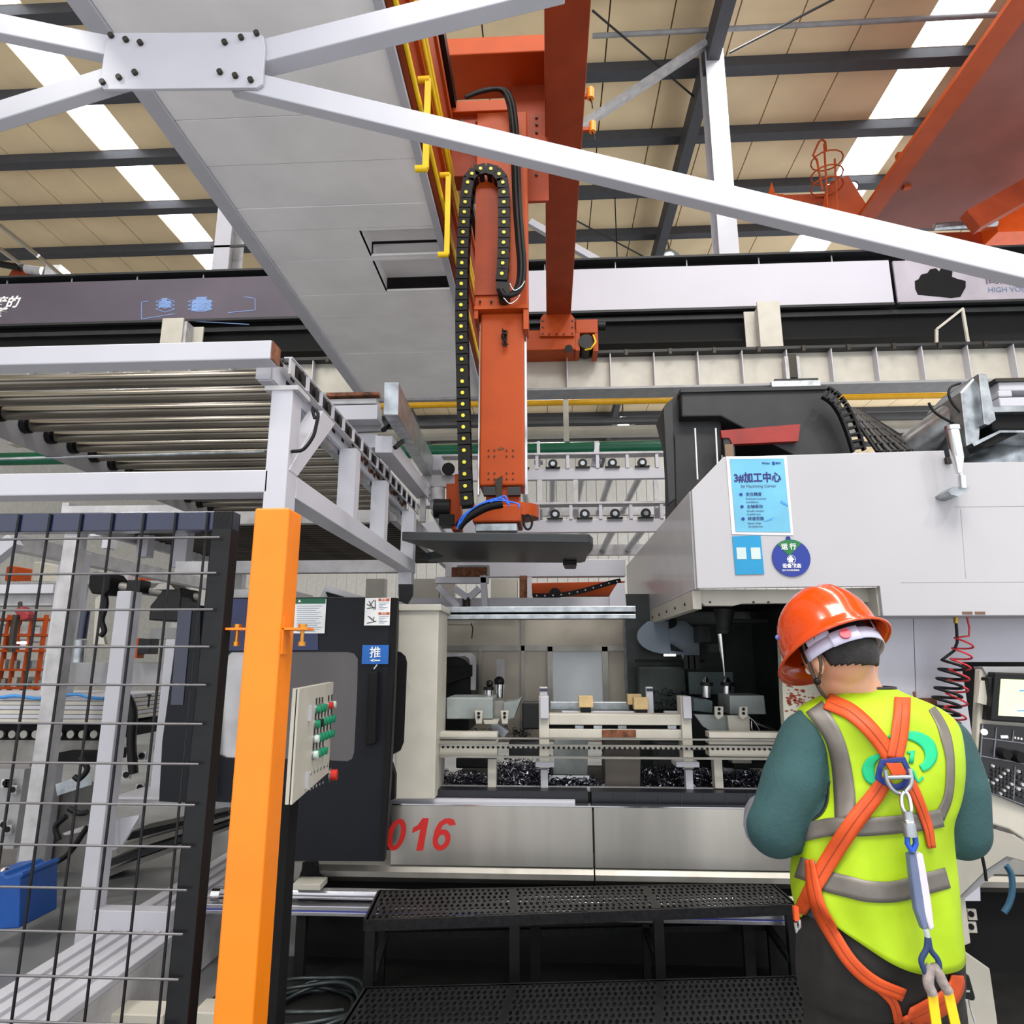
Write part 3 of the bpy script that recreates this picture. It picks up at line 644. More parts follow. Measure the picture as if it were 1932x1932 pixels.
part('lamp_cable', RUBBER, rc, lambda m: m.tube(smooth_path([P(x, y, YF-.03) for x, y in ((516, 672), (524, 682), (532, 690), (528, 680))]), .006, 6))
# posts carrying it at far end / left
part('rear_post', WHITE, rc, lambda m: m.box(xq-.09, xq-.005, ry1-.1, ry1-.01, 1.98, zl0), bevel=.003)
part('rear_beam', WHITE2, rc, lambda m: m.box(-2.4, xq-.09, ry1-.1, ry1-.02, zl0, zl1))
part('left_post', WHITE, rc, lambda m: m.box(-2.38, -2.29, YF, YF+.09, 0, P(0, 650, YF).z), bevel=.003)
part('mid_rail', GALV, rc, lambda m: m.cyl(P(-200, 872, 2.8), P(500, 852, 2.8), .007, 8))
# second roller bed behind, rollers coloured dark as if unlit
def roller_bed(name, label, x0, x1, y0, y1, z, pitch, r, mat, rails=WHITE2, group=None):
    t = T(name, label, 'conveyor', ((x0+x1)/2, y0, z-.12), group)
    part('side_rail', rails, t, lambda m: m.box(x0-.05, x0, y0, y1, z-.1, z+.06))
    part('side_rail', rails, t, lambda m: m.box(x1, x1+.05, y0, y1, z-.1, z+.06))
    part('cross_beam', rails, t, lambda m: m.box(x0, x1, y0-.06, y0, z-.12, z+.02))
    r0 = part('roller', mat, t, lambda m: m.cyl((x0, y0+pitch, z), (x1, y0+pitch, z), r, 12))
    k = 2
    while y0+pitch*k < y1-.05: child_copy(r0, t, (0, pitch*(k-1), 0)); k += 1
    return t
rb = roller_bed('roller_bed', 'roller bed coloured dark as unlit, seen from below behind the near conveyor', -3.4, P(768, 960, 4.6).x-.1, 4.5, 7.2, 2.62, .09, .032, M('shaded_roller', (66, 58, 50), .5, .5, var=.3))  # dark roller colour puts in the missing light underneath
part('leg', WHITE2, rb, lambda m: m.box(-3.4, -3.3, 4.5, 4.6, 0, 2.5)); part('leg', WHITE2, rb, lambda m: m.box(-3.4, -3.3, 7.1, 7.2, 0, 2.5))
# extra frames to the right of the rail (580-830, 740-1000)
xf = T('transfer_frame', 'white and galvanised transfer frame between conveyor and girder', 'frame', P(720, 1000, 4.2))
def pb_(name, mat, a, b_, w, h, Ya, Yb, up=(0, 0, 1)): part(name, mat, xf, lambda m: m.bar(P(a[0], a[1], Ya), P(b_[0], b_[1], Yb), w, h, up), bevel=.003)
pb_('channel', GALV, (738, 752), (808, 880), .07, .16, 3.0, 5.0)
pb_('channel', WHITE, (724, 838), (798, 930), .09, .09, 3.3, 4.9)
part('box_beam', WHITE, xf, lambda m: m.pbox(600, 764, 712, 792, 3.3, .1), bevel=.004)
part('box_beam', WHITE2, xf, lambda m: m.pbox(618, 752, 710, 762, 3.3, .1), bevel=.004)
part('rusty_rail', RUST, xf, lambda m: m.pbox(616, 740, 714, 746, 3.28, .05))
part('box_beam', WHITE, xf, lambda m: m.pbox(664, 818, 712, 845, 3.4, .09), bevel=.004)
part('underside_plate', GREYP, xf, lambda m: m.pprism([(612, 794), (718, 790), (728, 812), (640, 816)], 3.4, .03))
part('support_leg', WHITE2, xf, lambda m: m.pbox(718, 866, 732, 950, 3.9, .06))
part('cross_beam', WHITE2, xf, lambda m: m.pbox(790, 1006-0, 868, 1040-20, 4.75, .06))
part('cross_beam', WHITE2, xf, lambda m: m.pbox(795, 896, 862, 918, 4.95, .06))
part('upright', WHITE2, xf, lambda m: m.pbox(792, 924, 802, 984, 4.8, .05))
for k, (a, b_) in enumerate((((722, 812), (736, 800)), ((745, 845), (760, 832)))):
    part('bracket_arm', BLACK, xf, lambda m: m.bar(P(*a, 3.25), P(*b_, 3.3), .02, .02))
part('corner_block', WHITE, xf, lambda m: m.pbox(796, 858, 832, 888, 5.0, .2), bevel=.01)
part('drive_wheel', BLACK, xf, lambda m: m.cyl(P(846, 885, 4.9), P(846, 885, 5.0), .05, 14))
for k in range(5):
    part('slant_roller', GALV, xf, lambda m: m.cyl(P(806+k*3, 915+k*13, 4.9), P(826+k*3, 952+k*13, 5.6), .02, 8))
# ================================================================== FENCE PANEL AND YELLOW POST
YFN = 1.6
fn = T('mesh_fence_panel', 'black wire mesh safety fence panel at lower left', 'fence', P(200, 1932, YFN))
fz1 = P(400, 964, YFN).z; fx1 = P(440, 962, YFN).x; fw_ = .052
part('top_rail', NAVY, fn, lambda m: m.box(-1.6, fx1, YFN, YFN+.04, P(300, 1001, YFN).z, fz1), bevel=.003)
part('upright', BLACK, fn, lambda m: m.box(fx1-fw_, fx1, YFN, YFN+.045, .12, fz1), bevel=.003)
part('bottom_rail', BLACK, fn, lambda m: m.box(-1.6, fx1-fw_, YFN, YFN+.04, .12, .17), bevel=.003)
part('foot_plate', BLACK, fn, lambda m: (m.box(fx1-.1, fx1+.04, YFN-.05, YFN+.1, 0, .008), m.box(fx1-fw_, fx1, YFN, YFN+.045, .008, .12)))
WIRE = M('mesh_wire', (28, 27, 30), .35, .6)
WIREL = M('mesh_wire_worn', (110, 108, 110), .35, .7)
xa_, xb_ = P(65, 1150, YFN-.01).x, P(372, 1150, YFN-.01).x; cw = (xb_-xa_)/5
for i in range(-12, 6):
    xx = xa_+i*cw
    part('vertical_wire', WIRE, fn, lambda m: m.cyl((xx, YFN-.004, .15), (xx, YFN-.004, fz1-.004), .0032, 6))
zz0, zz1 = P(200, 1016, YFN-.01).z, P(200, 1440, YFN-.01).z; chh = (zz0-zz1)/6
k = 0
while zz0-k*chh > .16:
    z_ = zz0-k*chh
    part('horizontal_wire', WIREL, fn, lambda m: m.cyl((-1.58, YFN-.011, z_), (fx1-.022, YFN-.011, z_), .003, 6)); k += 1
yp = T('yellow_post', 'bright orange-yellow steel corner post bolted to the mesh fence', 'post', P(450, 1932, YFN))
px0_, px1_ = P(479, 980, YFN).x, P(544, 980, YFN).x; pzt = P(520, 958, YFN).z
part('shell', YPOST, yp, lambda m: m.box(px0_, px1_, YFN, YFN+.09, 0.01, pzt), bevel=.005)
part('base_plate', YPOST, yp, lambda m: m.box(px0_-.05, px1_+.05, YFN-.05, YFN+.14, 0, .01))
zb1 = P(560, 1187, YFN+.03).z
part('lug', YPOST, yp, lambda m: m.box(px1_, P(585, 1187, YFN+.03).x, YFN+.01, YFN+.06, zb1-.003, zb1+.003), bevel=.001)
part('lug_web', YPOST, yp, lambda m: m.box(px1_, px1_+.004, YFN+.01, YFN+.05, zb1-.06, zb1+.03))
part('lug', YPOST, yp, lambda m: m.box(P(428, 1187, YFN+.02).x, px0_, YFN+.01, YFN+.05, zb1-.003, zb1+.003), bevel=.001)
for bx in (571, 448):
    c = P(bx, 1187, YFN+.03)
    part('bolt', M('brass_bolt', (200, 140, 60), .35, .8), yp, lambda m: (m.cyl((c.x, c.y, zb1+.003), (c.x, c.y, zb1+.012), .011, 6), m.cyl((c.x, c.y, zb1-.035), (c.x, c.y, zb1-.003), .005, 8), m.cyl((c.x, c.y, zb1-.04), (c.x, c.y, zb1-.03), .01, 6)))
# ================================================================== MACHINING CENTRE
YM = 3.9
mc = T('machining_centre', 'long machining centre with stainless lower panels and open work area', 'machine', P(1100, 1668, YM))
def mz(py, Y=YM, px=1100): return P(px, py, Y).z
def mp(name, mat, x0, y0, x1, y1, Y, dy=.05, bevel=0, label=None, parent=None): return part(name, mat, parent or mc, lambda m: m.pbox(x0, y0, x1, y1, Y, dy), bevel=bevel, label=label)
xL, xM, xR = P(738, 1580, YM).x, P(1120, 1580, YM).x, P(1960, 1580, YM).x
zA, zB, zC = mz(1523), mz(1638), mz(1668)
lp = part('lower_panel', STEEL, mc, lambda m: m.box(xL, xM-.004, YM, YM+.03, zB, zA), bevel=.003)
part('lower_panel', STEEL, mc, lambda m: m.box(xM+.004, xR, YM, YM+.03, zB, zA), bevel=.003)
part('panel_top_edge', CHROME, mc, lambda m: m.box(xL, xR, YM-.004, YM+.06, zA+.001, zA+.008))
xLL = P(585, 1650, YM).x
for a, b_ in ((xLL, xM-.004), (xM+.004, xR)):
    part('bottom_lip', STEELD, mc, lambda m: m.prism([(a, YM+.01, zB-.004), (a, YM-.012, zB-.03), (a, YM-.012, zC+.02), (a, YM+.05, zC-.02), (a, YM+.3, zC-.02), (a, YM+.3, zB-.004)], (b_-a, 0, 0)))
part('bottom_lip', STEELD, mc, lambda m: m.pbox(530, 1626, 570, 1664, YM-.02, .2), bevel=.004)
part('clamp_foot', BLACKM, mc, lambda m: m.pprism([(575, 1626), (592, 1626), (600, 1650), (618, 1664), (560, 1672), (566, 1650)], YM-.04, .06))
part('base_plinth', BLACKM, mc, lambda m: m.box(xLL-.1, xR, YM+.12, YM+2.6, 0, zC-.03))
def glyph(pts, inner=None):
    return [P(x, y, YM-.003) for x, y in pts]
def ring2(name, out, inn):
    m = MB(); n = len(out); o = [P(x, y, YM-.003) for x, y in out]; i_ = [P(x, y, YM-.003) for x, y in inn]
    m.add(o+i_, [(k, (k+1) % n, n+(k+1) % n, n+k) for k in range(n)]); return m.build(name, RED, mc, label='large red digit on the steel panel')
def el(cx, cy, a, b, sh, n=28, t0=0): return [(cx+a*cos(t)-sh*b*sin(t), cy+b*sin(t)) for t in [t0+2*pi*i/n for i in range(n)]]
ring2('digit', el(748, 1575, 17, 30, .22), el(748, 1575, 7, 21, .22))
part('digit', RED, mc, lambda m: m.pprism([(797, 1544), (809, 1544), (798, 1605), (785, 1605), (793, 1565), (777, 1572), (779, 1562), (788, 1557)], YM-.003, .002), label='large red digit on the steel panel')
ring2('digit', el(833, 1585, 16.5, 20, .16), el(833, 1585, 7, 10, .16))
part('digit', RED, mc, lambda m: m.prism([P(x, y, YM-.0035) for x, y in ((816, 1584), (820, 1566), (828, 1552), (838, 1545), (848, 1544), (856, 1547), (860, 1556), (848, 1558), (844, 1553), (836, 1557), (830, 1568), (827, 1578))], (0, .001, 0)), label='large red digit on the steel panel')
# sill and chip tray
part('sill_strip', WHITE, mc, lambda m: m.pbox(735, 1508, 1085, 1515, YM+.06, .03))
part('chain_guard', M('navy_black_slats', (22, 24, 32), .4, var=.1), mc, lambda m: m.box(P(822, 1500, YM+.12).x, xM-.02, YM+.1, YM+.22, mz(1521, YM+.12), mz(1492, YM+.12)))
part('chain_guard', MATS['navy_black_slats'], mc, lambda m: m.box(xM+.0, xR, YM+.1, YM+.22, mz(1521, YM+.12), mz(1492, YM+.12)))
for k in range(17):
    xx = P(822+k*42, 1500, YM+.1).x
    part('guard_slat', DKGREY, mc, lambda m: m.box(xx, xx+.004, YM+.096, YM+.1, mz(1519, YM+.1), mz(1494, YM+.1)))
part('tray_edge', WHITE2, mc, lambda m: m.box(P(820, 1488, YM+.24).x, xR, YM+.22, YM+.26, mz(1492, YM+.24), mz(1484, YM+.24)))
zt0 = mz(1486, YM+.26)
part('tray_floor', BLACKM, mc, lambda m: m.box(P(822, 1488, YM+.24).x, xR, YM+.26, YM+1.7, zt0-.12, zt0-.09))
# cream pillar
part('door_pillar', CREAM, mc, lambda m: m.prism([P(752, 1150, YM), P(828, 1150, YM), P(820, 1508, YM), P(744, 1508, YM)], (0, .35, 0)), bevel=.006)
part('pillar_cap', CREAM, mc, lambda m: m.pbox(750, 1140, 832, 1152, YM-.02, .4), bevel=.004)
part('pillar_window', BLACKM, mc, lambda m: m.prism([P(x, y, YM-.004) for x, y in ((744, 1228), (756, 1230), (765, 1238), (768, 1250), (762, 1400), (756, 1415), (740, 1424))], (0, .003, 0)))
part('pillar_wedge', BLACKM, mc, lambda m: m.pprism([(722, 1440), (738, 1440), (745, 1462), (744, 1508), (724, 1512)], YM-.05, .05))
part('pull_wire', CHROME, mc, lambda m: m.cyl(P(768, 1282, YM-.02), P(775, 1300, YM-.02), .002, 5))
# top rails over the opening
YT2 = YM+.35
part('top_rail', GALV, mc, lambda m: m.pbox(832, 1144, 1200, 1155, YT2, .1), bevel=.003)
part('top_rail', GALV, mc, lambda m: m.pbox(830, 1159, 1200, 1168, YT2, .1), bevel=.003)
part('top_rail_gap', BLACKM, mc, lambda m: m.pbox(832, 1153, 1196, 1160, YT2+.04, .05))
# back wall of the work area
YBK = 5.5
BW = M('inner_wall_steel', (176, 168, 154), .5, .35, var=.15, scale=2)
part('inner_wall', BW, mc, lambda m: m.pbox(780, 1160, 986, 1400, YBK, .03)); part('inner_wall', BW, mc, lambda m: m.pbox(988, 1160, 1185, 1400, YBK, .03))
part('wall_rib', STEELD, mc, lambda m: m.pbox(983, 1165, 990, 1400, YBK-.02, .02)); part('wall_rib', GALV, mc, lambda m: m.pbox(1181, 1165, 1193, 1400, YBK-.1, .12))
part('wall_rib', STEELD, mc, lambda m: m.pbox(830, 1218, 1182, 1228, YBK-.02, .02)); part('wall_rib', STEELD, mc, lambda m: m.pbox(903, 1228, 909, 1320, YBK-.02, .02))
part('window_pane', M('frosted_pane', (216, 222, 226), .35, var=.03), mc, lambda m: m.pbox(1043, 1228, 1137, 1330, YBK-.02, .02), label='pale frosted window pane')
part('window_frame', STEELD, mc, lambda m: (m.pbox(1033, 1220, 1148, 1229, YBK-.04, .03), m.pbox(1033, 1220, 1043, 1330, YBK-.04, .03), m.pbox(1137, 1220, 1148, 1330, YBK-.04, .03)))
part('lamp_bar', CREAM, mc, lambda m: m.pbox(822, 1170, 890, 1178, YM+.5, .12), bevel=.003)
part('lamp_hook', RUBBER, mc, lambda m: m.tube([P(889, 1176, YM+.5), P(892, 1186, YM+.5), P(890, 1205, YM+.5)], .004, 5))
part('spindle_window', WHITE2, mc, lambda m: m.pprism([(826, 1232), (888, 1232), (896, 1238), (898, 1250), (897, 1302), (888, 1302), (888, 1256), (884, 1242), (876, 1238), (826, 1240)], YM+.95, .03))
part('dark_head', BLACK, mc, lambda m: m.pprism([(826, 1240), (860, 1238), (876, 1244), (888, 1256), (890, 1300), (884, 1380), (826, 1390)], YM+1.0, .5), bevel=.01)
part('dark_head', BLACKM, mc, lambda m: m.pprism([(838, 1262), (890, 1254), (890, 1276), (840, 1292)], YM+.9, .1), bevel=.004)
# dark cavity to the right
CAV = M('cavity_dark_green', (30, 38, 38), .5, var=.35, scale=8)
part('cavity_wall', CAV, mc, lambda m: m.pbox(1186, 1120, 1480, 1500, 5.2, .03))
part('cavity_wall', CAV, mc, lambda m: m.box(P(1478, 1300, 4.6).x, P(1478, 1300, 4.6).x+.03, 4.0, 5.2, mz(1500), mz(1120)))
part('round_cover', M('cover_grey', (104, 116, 128), .5, var=.06), mc, lambda m: m.prism([P(1258+56*cos(t), 1200+32*sin(t)*1.05 if sin(t) > -.7 else 1172, 5.05) for t in [2*pi*i/28 for i in range(28)]], (0, .05, 0)), label='grey round spindle cover with dark mark')
part('round_cover', MATS['cover_grey'], mc, lambda m: m.pprism([(1262, 1172), (1318, 1185), (1320, 1236), (1262, 1236)], 5.04, .05))
def mark(m):
    m.prism([P(1262+16*cos(t), 1174+12*sin(t), 5.02) for t in [-pi/2+pi*i/10 for i in range(11)]], (0, .01, 0)); m.pprism([(1265, 1214), (1290, 1230), (1278, 1229), (1266, 1228)], 5.02, .01)
part('cover_mark', BLACKM, mc, lambda m: m.prism([P(1262+16*cos(t), 1174+12*sin(t), 5.02) for t in [-pi/2+pi*i/10 for i in range(11)]], (0, .01, 0))); part('cover_mark', BLACKM, mc, lambda m: m.pprism([(1265, 1214), (1290, 1230), (1278, 1229), (1266, 1228)], 5.02, .01))
part('cavity_lamp', LIGHTP, mc, lambda m: m.pbox(1254, 1234, 1275, 1238, 4.95, .04))
part('rail_bar', BLACKM, mc, lambda m: m.pbox(1200, 1244, 1330, 1250, 4.9, .05))
part('nozzle_row', BLACK, mc, lambda m: [m.pbox(1290+k*11, 1236, 1298+k*11, 1262, 4.85, .06) for k in range(3)])
part('tool_holder', DKGREY, mc, lambda m: (m.cyl(P(1366, 1150, 4.5), P(1366, 1196, 4.5), .07, 16, .035), m.cyl(P(1366, 1188, 4.5), P(1366, 1194, 4.5), .05, 16)))
part('drill_bit', CHROME, mc, lambda m: (m.cyl(P(1359, 1196, 4.5), P(1364, 1240, 4.5), .02, 12, .014), m.cyl(P(1364, 1240, 4.5), P(1367, 1276, 4.5), .012, 10, .003)))
part('head_block', DKGREY, mc, lambda m: (m.pbox(1320, 1180, 1342, 1212, 4.8, .2), m.pbox(1376, 1168, 1450, 1176, 4.7, .1), m.pbox(1340, 1214, 1360, 1232, 4.8, .1)), bevel=.004)
part('splash_plate', M('splash_green_grey', (70, 84, 86), .4, var=.15), mc, lambda m: m.pbox(1300, 1268, 1384, 1310, 4.9, .03))
part('cavity_box', M('cavity_box_green', (44, 56, 52), .5, var=.3), mc, lambda m: m.pbox(1206, 1258, 1296, 1340, 5.0, .15), bevel=.01)
# fixtures (each its own thing resting in the machine)
def fixture(lab, dx, flip=1, Y=4.35):
    f = T('clamping_fixture', lab, 'fixture', P(900+dx, 1420, Y))
    X = lambda x: 900+dx+(x-900)*flip
    def pr(name, mat, pts, YY, dy, **k): return part(name, mat, f, lambda m: m.pprism([(X(a), b) for a, b in pts], YY, dy), **k)
    return f, X, pr
FX = M('fixture_grey_green', (150, 158, 156), .5, .2, var=.15)
f, X, pr = fixture('grey fixture block with a short cylinder at the left of the work area', 0)
pr('block', FX, [(842, 1316), (930, 1316), (930, 1357), (842, 1357)], 4.3, .35, bevel=.006)
pr('block', FX, [(950, 1326), (974, 1322), (984, 1316), (970, 1355), (950, 1360)], 4.35, .25, bevel=.004)
pr('arm', STEELD, [(930, 1322), (952, 1322), (952, 1356), (930, 1356)], 4.42, .1)
for a in (895, 944):
    o = pr('lug', CREAM, [(a, 1341), (a+16, 1341), (a+14, 1366), (a+3, 1366)], 4.27, .03, bevel=.003)
    for yy in (1346, 1353):
        p = P(a+8, yy, 4.265); MB().cyl(p, p+V((0, .004, 0)), .009, 12).build('hole', BLACKM, o)
pr('saddle', CREAM, [(912, 1358), (942, 1358), (938, 1366), (914, 1366)], 4.3, .08)
part('cylinder', CHROME, f, lambda m: m.cyl(P(922, 1318, 4.5), P(922, 1298, 4.5), .028, 14))
part('cylinder_cap', BLACK, f, lambda m: (m.cyl(P(922, 1302, 4.5), P(922, 1296, 4.5), .036, 14), m.sphere(P(924, 1290, 4.5), .024, 10, 6)))
part('cylinder', CHROME, f, lambda m: m.cyl(P(942, 1316, 4.7), P(942, 1290, 4.7), .03, 14))
part('cylinder_cap', BLACK, f, lambda m: m.sphere(P(942, 1286, 4.7), .036, 12, 8))
part('backplate', WHITE2, f, lambda m: m.pbox(937, 1244, 952, 1300, 5.1, .04))
part('foot', GALV, f, lambda m: m.pprism([(926, 1366), (940, 1366), (960, 1380), (950, 1392), (930, 1380)], 4.36, .06))
f, X, pr = fixture('grey fixture with two upright clamping cylinders at the right of the work area', 480, 1)
FR = lambda *a, **k: part(*a, **k)
part('block', FX, f, lambda m: m.pprism([(1376, 1312), (1442, 1312), (1446, 1348), (1378, 1348)], 4.3, .3), bevel=.006)
part('block', MATS['splash_green_grey'], f, lambda m: m.pprism([(1308, 1316), (1345, 1322), (1345, 1346), (1308, 1342)], 4.35, .3), bevel=.006)
part('shell_plate', FX, f, lambda m: m.pprism([(1310, 1348), (1378, 1350), (1378, 1382), (1345, 1382), (1326, 1370)], 4.25, .04))
part('saddle', CREAM, f, lambda m: m.pprism([(1372, 1350), (1414, 1350), (1416, 1384), (1376, 1384)], 4.22, .05), bevel=.003)
for a in (1349, 1395):
    o = part('lug', CREAM, f, lambda m: m.pprism([(a, 1333), (a+16, 1333), (a+16, 1352), (a+6, 1358), (a, 1352)], 4.18, .03), bevel=.003)
    for yy in (1338, 1346):
        p = P(a+8, yy, 4.175); MB().cyl(p, p+V((0, .004, 0)), .009, 12).build('hole', BLACKM, o)
part('wire_loop', CHROME, f, lambda m: m.tube(smooth_path([P(x, y, 4.18) for x, y in ((1412, 1352), (1424, 1362), (1434, 1382), (1420, 1378), (1418, 1360))]), .003, 5))
part('light_rod', CHROME, f, lambda m: m.cyl(P(1422, 1362, 4.3), P(1466, 1378, 4.3), .012, 8))
for a in (1333, 1372):
    part('cylinder', CHROME, f, lambda m: m.cyl(P(a, 1316, 4.5), P(a, 1290, 4.5), .026, 14))
    part('cylinder_collar', BLACK, f, lambda m: m.cyl(P(a, 1294, 4.5), P(a, 1287, 4.5), .042, 16))
    part('cylinder_tip', CHROME, f, lambda m: m.cyl(P(a, 1287, 4.5), P(a, 1278, 4.5), .026, 12, .01))
# bridge frame in the middle
br = T('loading_cradle', 'cream loading cradle spanning the middle of the work area', 'frame', P(1160, 1470, 4.15))
def bp(name, mat, x0, y0, x1, y1, Y, dy=.06, bevel=.004): return part(name, mat, br, lambda m: m.pbox(x0, y0, x1, y1, Y, dy), bevel=bevel)
bp('top_beam', CREAM, 1036, 1348, 1290, 1368, 4.1, .12); bp('lower_beam', CREAM, 1030, 1376, 1295, 1393, 4.1, .12)
bp('slot_back', BLACKM, 1036, 1368, 1290, 1376, 4.16, .03, 0)
for a in (1085, 1120, 1166, 1260): bp('slot_spacer', GALV, a, 1369, a+16, 1375, 4.12, .04, 0)
for a, b_ in ((1017, 1036), (1287, 1306)):
    bp('end_post', CREAM, a, 1314, b_, 1450, 4.08, .12); bp('end_block', WHITE, a+2, 1314, b_-1, 1356, 4.05, .03)
for a, b_ in ((1010, 1046), (1276, 1320)): bp('end_foot', WHITE, a, 1438, b_, 1448, 4.04, .16)
for a, b_ in ((1018, 1033), (1220, 1233)):
    bp('finger_post', WHITE, a, 1296, b_, 1348, 4.3, .04); bp('finger_band', NAVY, a, 1299, b_, 1304, 4.295, .03, 0)
bp('slide_bar', GALV, 1038, 1324, 1222, 1340, 4.45, .05); bp('slide_plate', WHITE, 1060, 1342, 1210, 1348, 4.3, .05)
bp('short_rail', WHITE, 1254, 1342, 1288, 1347, 4.3, .05)
for a in (1020, 1294): bp('foot_post', WHITE, a, 1452, a+14, 1490, 4.1, .05)
bp('rust_patch', RUST, 1136, 1377, 1200, 1391, 4.095, .003, 0)
WOOD = M('wood_block', (206, 178, 128), .7, var=.12, scale=12)
for a, y0, y1, lab in ((1092, 1313, 1335, 'small wooden block on the cradle, left one'), (1184, 1310, 1330, 'darker wooden block partly behind another on the cradle'), (1196, 1316, 1339, 'small wooden block on the cradle, right one')):
    Yw = 4.4 if a == 1184 else 4.28
    MB().pbox(a, y0, a+27, y1, Yw, .07).build('wood_block', WOOD, None, lab, 'block', 'wooden blocks on the cradle', bevel=.003)
    MB().pbox(a+4, y1+.5, a+23, y1+11, Yw, .07).build('block_holder', BLACK, br)
# long perforated guide rails across the opening
lg = T('guide_rails', 'long horizontal guide beams with a row of bolt holes', 'rail', P(1100, 1440, 4.0))
for (x0, x1) in ((824, 938), (1338, 1480)):
    part('channel_beam', CREAM, lg, lambda m: (m.pbox(x0, 1382, x1, 1393, 4.06, .1), m.pbox(x0, 1398, x1, 1405, 4.05, .1), m.pbox(x0, 1410, x1, 1428, 4.06, .1)), bevel=.003)
    part('channel_web', WHITE2, lg, lambda m: m.pbox(x0, 1390, x1, 1412, 4.1, .02))
part('hole_rail', STEELD, lg, lambda m: m.pbox(828, 1406, 1480, 1413, 4.0, .02))
part('toothed_rail', STEELD, lg, lambda m: m.pbox(828, 1428, 1480, 1432, 4.0, .02)); part('toothed_rail', STEELD, lg, lambda m: m.pbox(828, 1393, 1480, 1396, 4.03, .02))
p0 = P(836, 1409.5, 3.998); h0 = MB().cyl(p0-V((0, .002, 0)), p0, .0075, 10).build('bolt_hole', BLACKM, lg)
dxh = P(845.4, 1409.5, 3.998).x-p0.x
for k in range(1, 68): child_copy(h0, lg, (dxh*k, 0, 0))
for a in (920, 1348): part('support_post', CREAM, lg, lambda m: m.pbox(a, 1432, a+16, 1488, 4.1, .07), bevel=.003)
# lower boxes in the tray
part('chute', FX, mc, lambda m: m.pprism([(1046, 1392), (1110, 1392), (1108, 1462), (1044, 1460)], 4.5, .3))
part('motor_box', M('brown_grey_box', (84, 78, 72), .55, .2, var=.1), mc, lambda m: m.pprism([(1141, 1432), (1209, 1432), (1208, 1486), (1142, 1486)], 4.2, .25), bevel=.004)
part('motor_box', MATS['brown_grey_box'], mc, lambda m: m.pprism([(1140, 1396), (1208, 1396), (1208, 1428), (1140, 1428)], 4.3, .2), bevel=.004)
for q_ in ((860, 1430, 920, 1450), (985, 1326, 1019, 1376), (1240, 1400, 1286, 1460), (960, 1400, 1020, 1430)): part('tray_block', DKGREY, mc, lambda m: m.pbox(*q_, 4.7, .2), bevel=.01)
part('tray_block', CREAM, mc, lambda m: m.pbox(1382, 1434, 1418, 1440, 4.4, .1)); part('tray_block', BLACK, mc, lambda m: m.pbox(1385, 1440, 1416, 1452, 4.4, .1), bevel=.004)
part('tray_sheet', MATS['frosted_pane'], mc, lambda m: m.pbox(1036, 1464, 1112, 1478, 4.25, .02))
part('tray_sheet', MATS['frosted_pane'], mc, lambda m: m.pbox(1366, 1450, 1450, 1462, 4.5, .02))
# metal chips (nobody could count them)
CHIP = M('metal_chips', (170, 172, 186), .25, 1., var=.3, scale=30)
CHIPD = M('shaded_metal_chips', (40, 40, 52), .3, .8, var=.3, scale=30)  # dark copy of the chip metal, shade put into the colour
def chips(name, mat, regions, n, seed, lab):
    rr = random.Random(seed); m = MB()
    for i in range(n):
        x0, x1, y0, y1, Ya, Yb = rr.choice(regions)
        Yp = rr.uniform(Ya, Yb); c = P(rr.uniform(x0, x1), rr.uniform(y0, y1), Yp)
        r = rr.uniform(.006, .022); ax = V((rr.gauss(0, 1), rr.gauss(0, 1), rr.gauss(0, .6))).normalized()
        u = ax.orthogonal().normalized(); v = ax.cross(u); L = rr.uniform(.01, .09); nseg = rr.randint(5, 10); t0 = rr.uniform(0, 6)
        w_ = rr.uniform(.002, .005); vs = []
        for k in range(nseg+1):
            t = t0+k*.8; p = c+ax*(L*(k/nseg-.5))+(u*cos(t)+v*sin(t))*r*(.4 if L > .06 else 1)
            vs += [p, p+ax*w_+V((0, 0, w_))]
        m.add(vs, [(2*k, 2*k+1, 2*k+3, 2*k+2) for k in range(nseg)])
    return m.build(name, mat, None, lab, 'metal chips', kind='stuff')
RG = [(828, 920, 1458, 1486, 4.2, 4.5), (936, 1040, 1440, 1488, 4.2, 4.6), (1040, 1110, 1474, 1486, 4.18, 4.25), (1214, 1345, 1450, 1488, 4.2, 4.6), (1365, 1470, 1458, 1486, 4.2, 4.5), (830, 1140, 1470, 1486, 4.2, 4.3)]
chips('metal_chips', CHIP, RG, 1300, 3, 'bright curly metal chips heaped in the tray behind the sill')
chips('shaded_chips', CHIPD, RG+[(950, 1040, 1430, 1470, 4.5, 4.9), (828, 1000, 1375, 1392, 4.8, 5.1), (1228, 1340, 1300, 1345, 4.8, 5.1)], 1500, 5, 'curly metal chips with shade put into their dark colour, in the machine tray')
# rusty cream panel behind the worker
part('rusty_panel', M('rusty_cream', (190, 188, 172), .55, var=.04), mc, lambda m: m.pprism([(1472, 1180), (1560, 1160), (1600, 1180), (1600, 1500), (1492, 1500), (1478, 1340)], YM+.08, .06))
rr = random.Random(2)
def rustf(m):
    for i in range(80):
        x = 1483+abs(rr.gauss(0, 22)); y = 1320+rr.gauss(0, 16); s_ = rr.uniform(1, 4)
        m.pprism([(x-s_, y), (x, y-s_*.6), (x+s_*1.6, y-s_*.2), (x+s_, y+s_*.6)], YM+.077, .003)
part('rust_flakes', M('red_rust', (150, 60, 40), .8, var=.3), mc, rustf, kind='stuff')
